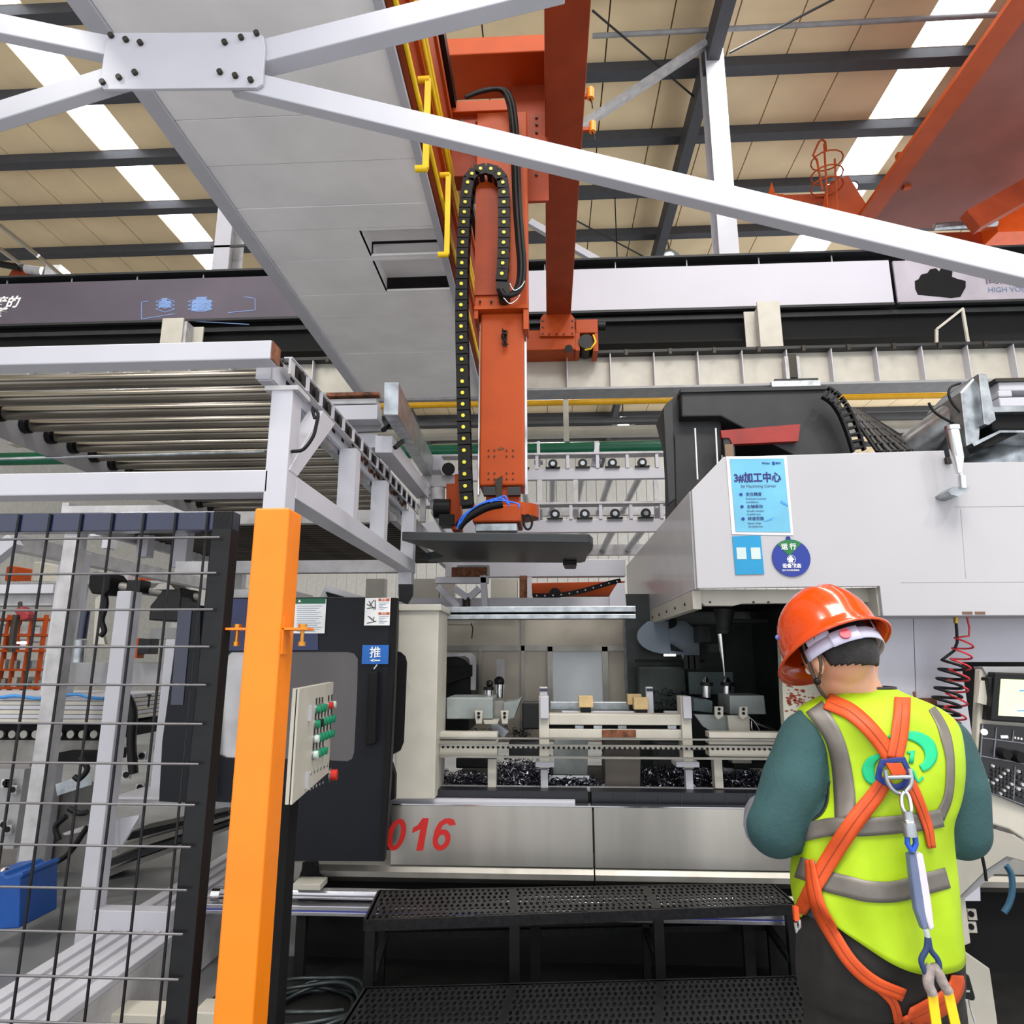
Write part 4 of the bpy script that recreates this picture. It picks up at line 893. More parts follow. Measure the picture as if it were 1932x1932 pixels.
# ---- sliding door, left
YD = 3.72
dr = T('sliding_door', 'large dark navy sliding door panel left of the cream pillar', 'door', P(645, 1626, YD))
def win_ring(outer, inner, Y, dy):
    m = MB(); n = len(outer)
    o = [P(x, y, Y) for x, y in outer]; i_ = [P(x, y, Y) for x, y in inner]; d = V((0, dy, 0))
    vs = o+i_+[p+d for p in o]+[p+d for p in i_]; fs = []
    for k in range(n):
        k2 = (k+1) % n
        fs += [(k, k2, n+k2, n+k), (2*n+k2, 2*n+k, 3*n+k, 3*n+k2), (k2, k, 2*n+k, 2*n+k2), (n+k, n+k2, 3*n+k2, 3*n+k)]
    m.add(vs, fs); return m
# vertices of rounded window, matched by outer rectangle points
wpts = [(433, 1230), (550, 1230), (655, 1230), (668, 1233), (675, 1243), (674, 1300), (668, 1420), (664, 1432), (652, 1438), (550, 1434), (425, 1430), (412, 1424), (406, 1410), (410, 1330), (422, 1240)]
opts = [(390, 1128), (550, 1127), (700, 1127), (749, 1128), (749, 1160), (744, 1300), (735, 1480), (730, 1560), (724, 1625), (535, 1624), (455, 1515), (395, 1512), (372, 1480), (378, 1330), (384, 1180)]
win_ring(opts, wpts, YD, .05).build('door_leaf', DKDOOR, dr)
part('window_pane', M('smoked_glass', (92, 88, 88), .16, .85, var=.12, scale=1.5, stretch=(2, 1, .3)), dr, lambda m: m.prism([P(x, y, YD+.02) for x, y in wpts], (0, .01, 0)), label='smoked reflective window pane')
part('window_pane', M('pale_reflection', (186, 184, 184), .2, .5, var=.1), dr, lambda m: m.prism([P(x, y, YD+.018) for x, y in ((433, 1231), (470, 1231), (470, 1432), (425, 1429), (412, 1423), (407, 1410), (411, 1330), (423, 1242))], (0, .001, 0)))  # pale sheet over the pane stands in for a reflection
part('edge_strip', BLACKM, dr, lambda m: m.prism([P(738, 1128, YD-.012), P(750, 1128, YD-.012), P(725, 1625, YD-.012), P(716, 1625, YD-.012)], (0, .01, 0)))
part('upper_sheen', M('navy_sheen_tint', (34, 44, 88), .3, var=.1), dr, lambda m: m.pprism([(430, 1130), (600, 1130), (600, 1226), (426, 1228)], YD-.004, .003), label='navy sheen painted on the upper door')  # lighter navy sheet stands in for light on the upper door
part('handle', BLACKM, dr, lambda m: m.prism([P(x, y, YD-.05) for x, y in ((694, 1268), (712, 1266), (707, 1404), (690, 1408))], (0, .045, 0)), bevel=.008)
part('latch', CHROME, dr, lambda m: m.cyl(P(706, 1262, YD-.05), P(712, 1254, YD-.05), .006, 8))
part('top_cover', WHITE2, dr, lambda m: m.pprism([(545, 1126), (604, 1126), (614, 1104), (688, 1126), (690, 1128), (400, 1128), (404, 1112), (545, 1112)], YD+.02, .4), label='worn white top cover')
part('top_cover_slot', BLACKM, dr, lambda m: m.pprism([(614, 1116), (650, 1126), (618, 1126)], YD+.012, .006))
part('corner_bracket', BLACK, dr, lambda m: m.pprism([(752, 1102), (778, 1102), (778, 1122), (768, 1140), (752, 1134)], YD+.25, .03))
side = T('door_side_panel', 'tall dark navy panel standing behind the wire mesh', 'panel', P(350, 1510, 3.6))
part('panel', DKDOOR, side, lambda m: m.prism([P(340, 1146, 3.6), P(378, 1142, 3.6), P(372, 1516, 3.6), P(300, 1512, 3.6), P(306, 1400, 3.6)], (0, .4, 0)))
part('panel_face', NAVY, side, lambda m: m.prism([P(336, 1150, 3.595), P(362, 1148, 3.595), P(345, 1330, 3.595), P(322, 1330, 3.595)], (0, .004, 0)))
# notices stuck on the door
nt = T('notice_sheet', 'white notice sheet with green header on the dark door', 'notice', P(582, 1195, YD-.006))
part('sheet', WPRINT, nt, lambda m: m.pbox(548, 1130, 614, 1195, YD-.008, .002)); part('header', GREEN, nt, lambda m: m.pbox(548, 1129, 614, 1139, YD-.01, .002))
def lines(x0, x1, ys, Y, th=1.0):
    def fn(m):
        for k, y in enumerate(ys):
            e = x1-(k*7 % 5)*3; m.pbox(x0, y, e, y+th, Y-.001, .001)
    return fn
part('printed_lines', GPRINT, nt, lines(560, 608, range(1143, 1192, 4), YD-.0085, .8), kind='stuff')
part('triangle_mark', WPRINT, nt, lambda m: m.pprism([(562, 1136), (565, 1131), (568, 1136)], YD-.0115, .001))
ws = T('warning_sticker', 'white warning sticker with orange headers at the door corner', 'sticker', P(712, 1180, YD-.02))
part('sheet', WPRINT, ws, lambda m: m.pbox(688, 1128, 736, 1180, YD-.022, .002), bevel=.0008)
for y in (1129, 1155):
    part('header', M('orange_header', (200, 90, 40), .5), ws, lambda m: m.pbox(714, y, 735, y+5, YD-.0235, .001))
    part('printed_lines', GPRINT, ws, lines(715, 734, range(y+8, y+22, 3), YD-.0225, .7), kind='stuff')
def picto(m):
    for (a, b_) in (((692, 1148), (708, 1146)), ((696, 1134), (706, 1150)), ((706, 1132), (698, 1142)), ((708, 1132), (708, 1150)), ((692, 1140), (700, 1144)), ((692, 1176), (710, 1172)), ((698, 1166), (706, 1172)), ((706, 1164), (704, 1170)), ((694, 1162), (702, 1168))):
        p, q = P(*a, YD-.0235), P(*b_, YD-.0235); m.bar(p, q, .001, .004)
part('pictogram', BPRINT, ws, picto)
text('警告', .016, P(724, 1131.5, YD-.0245), WPRINT, ws); text('警告', .016, P(724, 1157.5, YD-.0245), WPRINT, ws)
ps = T('push_sign', 'blue sign with a white push character and arrow', 'sign', P(708, 1253, YD-.02))
part('plate', BLUE, ps, lambda m: m.pbox(683, 1217, 733, 1253, YD-.022, .002))
text('推', .063, P(708, 1232, YD-.024), WPRINT, ps, off=.0006)
part('arrow', WPRINT, ps, lambda m: (m.pbox(704, 1245, 717, 1247, YD-.0235, .001), m.pprism([(698, 1246), (706, 1243), (706, 1249)], YD-.0235, .001)))
# ---- button cabinet
cb = T('button_cabinet', 'pale control box with rows of green buttons beside the yellow post', 'control box', P(570, 1520, 2.7))
Yn, Yf_ = 2.55, 3.25
n0, n1, f0, f1 = P(565, 1299, Yn), P(560, 1519, Yn), P(631, 1296, Yf_), P(620, 1464, Yf_)
ztp, zbt = n0.z, n1.z
A_, B_ = V((n0.x, Yn, 0)), V((P(629, 1296, Yf_).x, Yf_, 0))
dv = (B_-A_); nv = V((dv.y, -dv.x, 0)).normalized()   # facing right
WZ = lambda p, z: V((p.x, p.y, z))
part('door', CREAM, cb, lambda m: m.prism([WZ(A_, zbt), WZ(B_, zbt), WZ(B_, ztp), WZ(A_, ztp)], -nv*.008), bevel=.002)
Lx = P(536, 1400, Yn).x
part('box', CREAM, cb, lambda m: m.prism([WZ(A_-nv*.012, zbt), WZ(B_-nv*.012, zbt), WZ(B_-nv*.012, ztp-.0), WZ(A_-nv*.012, ztp)], V((Lx-A_.x+.03, 0, 0))), bevel=.003)
part('door_seal', BLACKM, cb, lambda m: m.prism([WZ(A_-nv*.008+dv*.01, zbt+.005), WZ(B_-nv*.008, zbt+.005), WZ(B_-nv*.008, ztp-.005), WZ(A_-nv*.008+dv*.01, ztp-.005)], -nv*.004))
part('stand', BLACKM, cb, lambda m: m.box(P(520, 1600, 2.9).x, P(545, 1600, 2.9).x, 2.88, 2.98, 0, zbt), bevel=.003)
GB = M('green_button', (20, 140, 100), .3); RB = M('red_button', (210, 50, 35), .3); KB = M('clear_cap', (210, 225, 220), .3)
def cpt(px, py):   # point on the cabinet door plane hit from the photo pixel
    d = ray(px, py); t = (A_-CAM).dot(nv)/d.dot(nv); return CAM+d*t
def btn(px, py, mat, name='button', r=.016, l=.022):
    p = cpt(px, py); part(name, mat, cb, lambda m: (m.cyl(p, p+nv*l, r, 14),))
    part('button_ring', GALV, cb, lambda m: m.cyl(p, p+nv*.006, r*1.35, 14))
    part('label_holder', BPRINT, cb, lambda m: m.prism([p+V((0, 0, .022))-dv.normalized()*.012, p+V((0, 0, .022))+dv.normalized()*.012, p+V((0, 0, .045))+dv.normalized()*.012, p+V((0, 0, .045))-dv.normalized()*.012], nv*.002))
for k in range(3): btn(596+k*5.5, 1338-k*1.5, GB)
btn(619, 1331, RB); btn(625, 1329, KB)
for k in range(6): btn(594+k*6, 1366-k*2, GB if k != 1 else BLACK)
for k in range(6): btn(592+k*6, 1394-k*2, GB if k else KB)
for k in range(4): btn(590+k*6, 1424-k*2.5, GB if k else KB)
btn(622, 1462, RB, 'emergency_stop', .024, .035)
for r_, (x, y, n_) in enumerate(((586, 1459, 6), (584, 1489, 5))):
    for k in range(n_):
        p = cpt(x+k*6.2, y-k*3.1); part('blank_plug', GALV, cb, lambda m: m.cyl(p, p+nv*.004, .007, 8))
for y in (1345, 1472):
    p = cpt(583 if y < 1400 else 577, y); part('hinge', WHITE, cb, lambda m: m.obox(p+nv*.006, dv.normalized()*.008, nv*.006, (0, 0, .03)))
# ================================================================== OVERHEAD WHITE ENCLOSURE
YE = 3.55
en = T('machine_enclosure', 'big white overhead machine enclosure at right with notices on it', 'machine', P(1620, 1162, YE))
face = [(1365, 862), (1781, 850), (1786, 873), (2060, 870), (2060, 1161), (1666, 1162), (1660, 1106), (1316, 1110), (1305, 925)]
part('front_panel', SHELL, en, lambda m: m.pprism(face, YE, .03), bevel=.003)
xe = P(1310, 1020, YE).x; YB2 = 6.6
zt1, zb2 = P(1305, 925, YE).z, P(1316, 1110, YE).z
xtop = P(1365, 862, YE).x; ztop = P(1365, 862, YE).z
part('side_panel', M('side_panel_paint', (186, 184, 186), .3, var=.03, coat=.2), en, lambda m: m.box(xe-.005, xe+.02, YE+.03, YB2, zb2, zt1))
part('side_panel', SHELL, en, lambda m: m.prism([(xe, YE+.03, zt1), (xtop, YE+.03, ztop), (xtop, YE+.6, ztop), (xe, YE+.6, zt1)], (.02, 0, -.02)))
part('lower_flange', CREAM, en, lambda m: m.box(xe-.005, xe+.04, YE+.1, YB2, zb2-.1, zb2-.002))
for k in range(10):
    y_ = YE+.3+k*.3; MB().cyl((xe-.006, y_, zb2-.06), (xe-.012, y_, zb2-.06), .009, 8).build('screw', BOLT, en)
part('under_cover', CREAM, en, lambda m: m.pprism([(1308, 1112), (1500, 1112), (1660, 1108), (1660, 1136), (1400, 1139), (1385, 1143), (1330, 1143), (1310, 1126)], YE+.12, .05), bevel=.004)
for a in (1340, 1422, 1450): p = P(a, 1136, YE+.115); MB().cyl(p, p+V((0, .01, 0)), .006, 8).build('screw', BOLT, en)
part('underside', BLACKM, en, lambda m: m.box(xe+.05, P(1660, 1100, YE).x, YE+.2, 5.1, zb2-.02, zb2))
part('step_web', CREAM, en, lambda m: m.box(P(1660, 1130, YE).x, P(1666, 1130, YE).x, YE+.03, YE+.35, P(1666, 1161, YE).z, P(1666, 1108, YE).z))
part('end_panel', WHITE2, en, lambda m: m.pbox(1612, 1112, 1634, 1160, YE+.3, .03))
part('underside', WHITE2, en, lambda m: m.box(P(1666, 1100, YE).x, P(2060, 1100, YE).x, YE+.03, YE+.5, P(1666, 1162, YE).z, P(1666, 1161, YE).z+.004))
for a in (1816, 1840): part('label_slot', M('brown_slot', (110, 80, 62), .6), en, lambda m: m.pbox(a, 1154, a+19, 1159, YE-.003, .003))
for a in (1812, ): part('seam_line', GREYP, en, lambda m: m.pbox(1800, 955, 1960, 956, YE-.001, .001))
part('seam_line', GREYP, en, lambda m: (m.pprism([(1812, 960), (1813, 960), (1823, 1092), (1822, 1092)], YE-.001, .001), m.pbox(1700, 1098, 1960, 1099, YE-.001, .001)))
part('top_cover', SHELL, en, lambda m: m.prism([P(1372, 862, YE+.03), P(1781, 850, YE+.03), P(1781, 854, YE+.03), P(1372, 866, YE+.03)], (0, .5, 0)))
part('back_block', BLACKM, en, lambda m: m.pbox(1300, 870, 1960, 1100, 5.0, .05))
# wall panel below
lw = T('side_wall_panel', 'white machine wall panel behind the coiled hoses', 'panel', P(1740, 1520, 3.85))
YW = 3.82
WPN = M('side_wall_paint', (188, 188, 198), .4, var=.03)
part('panel', WPN, lw, lambda m: m.pprism([(1560, 1150), (1722, 1150), (1740, 1700), (1560, 1700)], YW, .04)); part('panel', WPN, lw, lambda m: m.pprism([(1723.5, 1150), (2100, 1150), (2100, 1249), (1813, 1249), (1842, 1440), (1850, 1700), (1741.5, 1700)], YW, .04))
part('dark_opening', BLACKM, lw, lambda m: m.pprism([(1812, 1247), (2100, 1250), (2100, 2000), (1840, 2000), (1840, 1440)], YW+.3, .04))
part('grab_hook', RUST, lw, lambda m: (m.pbox(1738, 1318, 1768, 1330, YW-.05, .05), m.tube(smooth_path([P(x, y, YW-.04) for x, y in ((1730, 1335), (1728, 1322), (1724, 1308), (1726, 1306))]), .006, 6)))
# coiled hoses
def coil(name, lab, mat, pts, r0, r1, turns, rad, lead):
    t = T(name, lab, 'hose', P(*pts[-1], YW-.12))
    ws_ = [P(x, y, YW-.12) for x, y in pts]
    n = turns*14; out = [P(x, y, YW-.12) for x, y in lead]
    for i in range(n+1):
        f_ = i/n; idx = f_*(len(ws_)-1); k = min(int(idx), len(ws_)-2); c = ws_[k].lerp(ws_[k+1], idx-k); r_ = r0+(r1-r0)*f_
        a = 2*pi*i/14; out.append(c+V((r_*cos(a+pi), r_*.9*sin(a+pi), .012*cos(a))))
    part('coil', mat, t, lambda m: m.tube(out, rad, 8)); return t
bk_ = coil('coiled_hose', 'black coiled air hose hanging under the white enclosure', RUBBER, [(1798, 1250), (1785, 1330), (1778, 1400)], .055, .072, 9, .0075, [(1803, 1164), (1805, 1190), (1806, 1212), (1800, 1228), (1784, 1240)])
part('brass_fitting', M('brass', (190, 160, 80), .3, .9), bk_, lambda m: m.cyl(P(1803, 1160, YW-.12), P(1804, 1176, YW-.12), .012, 8))
coil('coiled_hose', 'red coiled air hose hanging behind the black one', M('red_hose', (206, 42, 48), .4), [(1818, 1208), (1806, 1300), (1796, 1420)], .045, .05, 9, .005, [(1824, 1163), (1829, 1185), (1828, 1200)])
# ---- things stuck on the enclosure
po = T('poster', 'light blue poster naming the machining centre on the white enclosure', 'poster', P(1436, 1004, YE-.01))
PO = M('poster_blue', (104, 180, 212), .3, var=.12, scale=3, coat=.3)
poly = [(1377, 866), (1479, 865), (1492, 1004), (1388, 1003)]
part('sleeve', M('clear_sleeve', (214, 216, 220), .15, var=.02), po, lambda m: m.pprism([(1370, 861), (1484, 860), (1497, 1010), (1381, 1008)], YE-.004, .003))
part('sheet', PO, po, lambda m: m.pprism(poly, YE-.007, .002))
YP = YE-.009
text('3#加工中心', .058, P(1429, 902, YP), IPRINT, po, off=.0016, sx=.84)
text('3# Machining Center', .022, P(1431, 917, YP), GPRINT, po)
for x, y, s1, s2, s3 in ((1398, 933, '定位精度', 'Positional accuracy', '0-0.008mm'), (1400, 956, '主轴驱动', 'Spindle rotation', '0-6000r/min'), (1402, 979, '转速范围', 'Speed range', '20-6000r/min')):
    p = P(x, y, YP); part('bullet', NAVYP, po, lambda m: m.cyl(p, p+V((0, .001, 0)), .0088, 14))
    text(s1, .021, P(x+9, y, YP), IPRINT, po, align='LEFT'); text(s2, .014, P(x+9, y+8, YP), GPRINT, po, align='LEFT'); text(s3, .014, P(x+10, y+14.5, YP), GPRINT, po, align='LEFT')
text('Midea', .017, P(1445, 874, YP), NAVYP, po); text('美的', .014, P(1468, 874, YP), NAVYP, po)
part('logo_square', NAVYP, po, lambda m: m.pbox(1457, 871, 1462, 877, YP, .001))
part('streak', M('poster_streak', (60, 150, 210), .4), po, lambda m: (m.pprism([(1474, 944), (1487, 952), (1487, 956), (1472, 948)], YP, .001), m.pprism([(1440, 984), (1460, 976), (1455, 982)], YP, .001)))
qs = T('blue_notice', 'small blue notice board below the poster with two blank pale squares', 'sign', P(1412, 1084, YE-.01))
part('plate', M('notice_blue', (14, 140, 190), .4), qs, lambda m: m.pprism([(1382, 1012), (1435, 1010), (1442, 1083), (1388, 1084)], YE-.006, .005))
for a, y in ((1390, 1033), (1417, 1033)): part('blank_square', M('pale_square', (190, 205, 205), .5), qs, lambda m: m.pbox(a, y, a+18, y+22, YE-.008, .001))
sd = T('status_dial', 'round navy status dial with a green sector on the white enclosure', 'sign', P(1492, 1088, YE-.01))
cc = P(1492, 1053, YE); rd_ = (P(1528, 1053, YE).x-P(1456, 1053, YE).x)/2
def disc(c, r, y, a0=0, a1=2*pi, n=40): return [V((c.x+r*sin(a0+(a1-a0)*i/n), y, c.z+r*cos(a0+(a1-a0)*i/n))) for i in range(n+(0 if a1-a0 > 6.2 else 1))]
part('disc', NAVYP, sd, lambda m: m.prism(disc(cc, rd_, YE-.008), (0, .007, 0)))
part('green_sector', M('dial_green', (20, 110, 60), .4), sd, lambda m: m.prism([V((cc.x-.01, YE-.0095, cc.z+.01))]+disc(cc, rd_*.99, YE-.0095, -.75, .65, 12), (0, .001, 0)))
part('hanger', NAVYP, sd, lambda m: m.cyl(P(1487, 1016, YE-.008), P(1487, 1016, YE-.001), .012, 14))
text('运 行', .034, P(1488, 1032, YE-.011), WPRINT, sd, off=.0008); text('设备状态', .024, P(1494, 1068, YE-.0095), WPRINT, sd, off=.0006); text('运行状态管理看板', .011, P(1492, 1076, YE-.0095), WPRINT, sd)
part('arrow_ring', WPRINT, sd, lambda m: m.tube([V((P(1492, 1056, YE).x+.021*cos(t), YE-.0095, P(1492, 1056, YE).z+.021*sin(t))) for t in [2*pi*i/20 for i in range(21)]], .0012, 5))
part('arrow', WPRINT, sd, lambda m: m.pprism([(1488, 1061), (1488, 1056), (1484.5, 1056), (1492, 1048.5), (1499.5, 1056), (1496, 1056), (1496, 1061)], YE-.0105, .001))
# chrome sprayer-like work lamp on the panel
wl_ = T('tubular_lamp', 'chrome tubular lamp with flared base mounted at the enclosure top edge', 'lamp', P(1806, 935, YE-.1))
YL = YE-.12
part('tube', CHROME, wl_, lambda m: (m.cyl(P(1797, 812, YL), P(1806, 862, YL), .03, 20), m.cyl(P(1806, 862, YL), P(1810, 893, YL), .03, 20, .014), m.cyl(P(1796, 804, YL), P(1797, 812, YL), .035, 20)))
part('stem', CHROME, wl_, lambda m: (m.cyl(P(1812, 893, YL), P(1813, 898, YL), .012, 12), m.cyl(P(1815, 898, YL), P(1816, 922, YL), .019, 14)))
part('base_plate', GALV, wl_, lambda m: m.prism([P(x, y, YL) for x, y in ((1789, 927), (1800, 918), (1833, 918), (1824, 928), (1808, 936), (1794, 933))], (0, .12, 0)))
# ---- black column and gear on top of the enclosure
bc = T('tool_magazine_column', 'black machine column and crosshead rising behind the white enclosure', 'machine', P(1400, 862, 4.4))
YK = 4.3
BK = M('column_black', (30, 31, 33), .5, var=.2, scale=6)
part('crosshead', BK, bc, lambda m: m.pprism([(1285, 736), (1500, 732), (1566, 728), (1580, 745), (1600, 790), (1610, 860), (1500, 860), (1360, 785), (1286, 786)], YK, .6), bevel=.01)
part('left_column', BK, bc, lambda m: m.pprism([(1254, 764), (1284, 738), (1286, 786), (1362, 786), (1362, 1000), (1275, 1010), (1272, 830)], YK+.1, .4), bevel=.008)
part('left_cover', DKGREY, bc, lambda m: m.pprism([(1252, 768), (1268, 758), (1274, 940), (1262, 950)], YK-.02, .1))
part('top_plate', DKGREY, bc, lambda m: m.pbox(1284, 730, 1560, 737, YK-.02, .7))
part('red_slide', M('red_slide_paint', (140, 34, 26), .45, var=.15), bc, lambda m: m.pprism([(1360, 812), (1510, 800), (1506, 832), (1382, 838), (1376, 826), (1362, 826)], YK-.05, .04))
for a in (1311, 1350): part('guide_rod', CHROME, bc, lambda m: m.cyl(P(a, 808, YK-.06), P(a+5, 905, YK-.06), .008, 8))
part('inner_post', DKGREY, bc, lambda m: m.pbox(1366, 826, 1386, 860, YK-.04, .05))
part('support_block', M('tan_block', (120, 96, 76), .6), bc, lambda m: m.pbox(1368, 838, 1384, 862, YK-.06, .02))
cc2 = T('drag_chain', 'black drag chain arching down onto the enclosure top', 'cable chain', P(1600, 852, YK-.1))
cp = smooth_path([P(x, y, YK-.12) for x, y in ((1556, 740), (1575, 752), (1592, 775), (1603, 800), (1612, 825), (1620, 852))], 4)
cp = resample(cp, .045)
for i in range(len(cp)-1):
    a, b_ = cp[i], cp[i+1]; d = b_-a; n = d.cross(V((0, 1, 0))).normalized(); c = (a+b_)/2
    MB().obox(c+n*.036, d*.5, n*.007, V((0, .02, 0))).obox(c-n*.036, d*.5, n*.007, V((0, .02, 0))).obox(c, d*.16, n*.036, V((0, .015, 0))).build('chain_link', RUBBER, cc2)
tc2 = T('cable_tray', 'black ladder tray of cables sloping down behind the enclosure', 'tray', P(1680, 852, YK+.1))
def q4(u, v):  # bilinear patch in photo pixels, real depth varies
    a, b_, c, d = P(1598, 768, YK+.1), P(1618, 772, YK+.35), P(1655, 852, YK-.05), P(1740, 848, YK+.35)
    return a.lerp(b_, v).lerp(c.lerp(d, v), u)
for v in (0, 1): part('side_rail', RUBBER, tc2, lambda m: m.tube([q4(i/8, v) for i in range(9)], .012, 6))
for i in range(7): part('rung', RUBBER, tc2, lambda m: m.tube([q4(i/6, 0), q4(i/6, 1)], .008, 6))
for j in range(6): part('cable', M('tray_cable', (44, 42, 40), .5), tc2, lambda m: m.tube([q4(i/8, .12+j*.15)+V((0, 0, -.012)) for i in range(9)], .02 if j % 2 else .014, 6))
du = T('exhaust_duct', 'galvanised exhaust duct slanting up behind the enclosure', 'duct', P(1760, 850, 4.4))
part('duct_tube', GALV, du, lambda m: m.cyl(P(1680, 880, 4.8), P(1850, 760, 4.3), .13, 28), label='slanting duct tube')
part('collar', GALV, du, lambda m: m.prism([P(x, y, 4.2) for x, y in ((1812, 740), (1838, 712), (1850, 706), (1850, 800), (1848, 845), (1824, 850))], (0, .4, 0)), bevel=.01)
part('collar_plate', GALV, du, lambda m: m.prism([P(x, y, 4.15) for x, y in ((1846, 704), (1862, 706), (1880, 792), (1866, 802), (1856, 800))], (0, .42, 0)), bevel=.006)
part('band', RUBBER, du, lambda m: m.tube(smooth_path([P(x, y, 4.0) for x, y in ((1812, 723), (1794, 730), (1790, 745), (1798, 762), (1812, 778))]), .008, 6))
part('band', RUBBER, du, lambda m: m.tube(smooth_path([P(x, y, 4.0) for x, y in ((1752, 760), (1762, 776), (1782, 790), (1812, 804))]), .008, 6))
part('outlet', WHITE, du, lambda m: (m.pbox(1884, 718, 2040, 736, 4.2, .3), m.pbox(1884, 736, 1910, 748, 4.2, .3), m.pbox(1886, 748, 2040, 766, 4.2, .3)), bevel=.008)
part('outlet_top', BOLT, du, lambda m: m.pbox(1878, 712, 2040, 718, 4.18, .34))
part('lower_arm', GALV, du, lambda m: m.pbox(1874, 766, 2040, 776, 4.2, .2)); part('dark_motor', BLACKM, du, lambda m: m.pbox(1870, 776, 2040, 812, 4.25, .3), bevel=.02)
part('tray', GALV, du, lambda m: m.pprism([(1834, 836), (1886, 812), (2040, 812), (2040, 816), (1888, 816), (1838, 842)], 4.1, .3))
part('black_fin', BLACKM, du, lambda m: m.pprism([(1838, 842), (1886, 816), (1926, 816), (1860, 842)], 4.12, .2))
part('elbow', GALV, du, lambda m: m.cyl(P(1790, 900, 4.4), P(2050, 800, 4.6), .12, 24))
part('rubber_grip', BLACKM, du, lambda m: m.pprism([(1808, 846), (1822, 842), (1832, 860), (1812, 866)], 4.0, .05)); 
part('hinge_block', BOLT, du, lambda m: m.pbox(1786, 862, 1796, 874, YE-.02, .1))
# ================================================================== CONVEYORS BEHIND (990-1260, 860-1080)
def back_conv(lab, yT, yB, Y, Y2, xs, step, x0=800, x1=1330):
    t = T('roller_rack', lab, 'conveyor', P(1100, yB, Y))
    z1, z0 = P(1100, yT, Y).z, P(1100, yB, Y).z; xa, xb2 = P(x0, yB, Y).x, P(x1, yB, Y).x
    part('front_beam', WHITE, t, lambda m: m.box(xa, xb2, Y, Y+.06, z0, z1), bevel=.004)
    part('top_lip', WHITE2, t, lambda m: m.box(xa, xb2, Y-.02, Y+.12, z1+.14, z1+.16))
    part('rear_beam', WHITE2, t, lambda m: m.box(xa, xb2, Y2, Y2+.06, z0, z1))
    for i, x in enumerate(xs):
        c = P(x, yT-9, Y); c.z = z1+.045
        bb = part('bearing', BLACK, t, lambda m: (m.cyl(c-V((0, .03, 0)), c, .045, 16), m.box(c.x-.07, c.x+.07, Y-.03, Y, z1, z1+.014)))
        MB().cyl(c-V((0, .036, 0)), c-V((0, .03, 0)), .022, 12).build('hub', GALV, bb)
        part('roller', M('bright_roller', (190, 192, 200), .25, .8, var=.1), t, lambda m: m.cyl((c.x, Y+.06, z0+.06), (c.x, Y2, z0+.06), .035, 12))
        part('upright', WHITE, t, lambda m: m.box(c.x+.13, c.x+.16, Y-.01, Y+.05, z1, z1+.14))
    return t
back_conv('upper white frame with round bearings right of the orange ram', 884, 904, 6.3, 8.0, (985, 1043, 1099, 1155, 1211), 56)
back_conv('lower white frame with round bearings above the gripper plate', 980, 1004, 6.0, 7.4, (985, 1047, 1103, 1160, 1218), 56, 780)
MB().pbox(840, 1056, 1180, 1088, 5.6, .1).build('cross_beam', WHITE, None, 'white beam with burnt marks just below the gripper plate', 'beam', bevel=.005)
hn = T('upright_frame', 'white uprights joining the roller frames right of the arm', 'frame', P(1250, 1010, 6.1))
for a in (1014, 1082, 1235, 1122):
    Yh = 6.15 if a != 1122 else 6.6
    part('post', WHITE2, hn, lambda m: m.pbox(a, 905 if a != 1122 else 832, a+9, 985 if a != 1122 else 880, Yh, .05))
part('hanger', WHITE, hn, lambda m: m.pbox(1013, 832, 1019, 878, 6.4, .04)); part('hanger', WHITE, hn, lambda m: m.bar(P(1118, 880, 6.4), P(1128, 836, 6.4), .04, .04)); part('tee_foot', WHITE, hn, lambda m: (m.pbox(1008, 868, 1024, 872, 6.38, .1), m.pbox(1118, 866, 1136, 870, 6.38, .1)))
dv2 = T('machine_top_frame', 'white angle frame standing on the machine top behind the rails', 'frame', P(900, 1146, 4.9))
for a, b_ in (((822, 1095), (922, 1095)), ((826, 1106), (866, 1146)), ((912, 1086), (915, 1146)), ((858, 1110), (882, 1128)), ((885, 1128), (905, 1110))):
    part('strut', WHITE, dv2, lambda m: m.bar(P(*a, 4.8), P(*b_, 4.8), .05, .045), bevel=.003)
part('strut', WHITE2, dv2, lambda m: m.pbox(862, 1066, 922, 1084, 4.85, .1)); part('burnt_block', RUST, dv2, lambda m: m.pbox(852, 1070, 918, 1088, 4.8, .05))
part('dark_shaft', BOLT, dv2, lambda m: m.cyl(P(880, 1120, 4.9), P(880, 1146, 4.9), .03, 12))
bb_ = T('rear_beam_row', 'row of cream blocks and beams behind the machine top', 'beam', P(1000, 1140, 5.3))
for x0, x1, mt in ((776, 828, CREAM), (926, 976, CREAM), (690, 725, CREAM), (832, 858, CREAM)): part('block', mt, bb_, lambda m: m.pbox(x0, 1092, x1, 1130, 5.3, .1))
part('post', RUST, bb_, lambda m: m.pbox(980, 1086, 994, 1130, 5.3, .08)); part('post', WHITE, bb_, lambda m: m.pbox(996, 1088, 1003, 1130, 5.25, .06))
part('beam', WHITE, bb_, lambda m: m.pbox(746, 1128, 1180, 1146, 5.1, .15)); part('beam', WHITE, bb_, lambda m: m.pprism([(1150, 1124), (1165, 1100), (1178, 1100), (1182, 1146), (1150, 1146)], 4.9, .05))
ot = T('orange_trough', 'orange beam with a black drag chain seen over the machine top', 'beam', P(1090, 1126, 5.9))
part('beam', ORANGE, ot, lambda m: m.pprism([(1003, 1100), (1180, 1096), (1172, 1112), (1150, 1124), (1004, 1125)], 5.9, .12), bevel=.006)
op = resample(smooth_path([P(x, y, 5.8) for x, y in ((1005, 1124), (1040, 1124), (1075, 1120), (1110, 1112), (1150, 1100), (1180, 1094))]), .07)
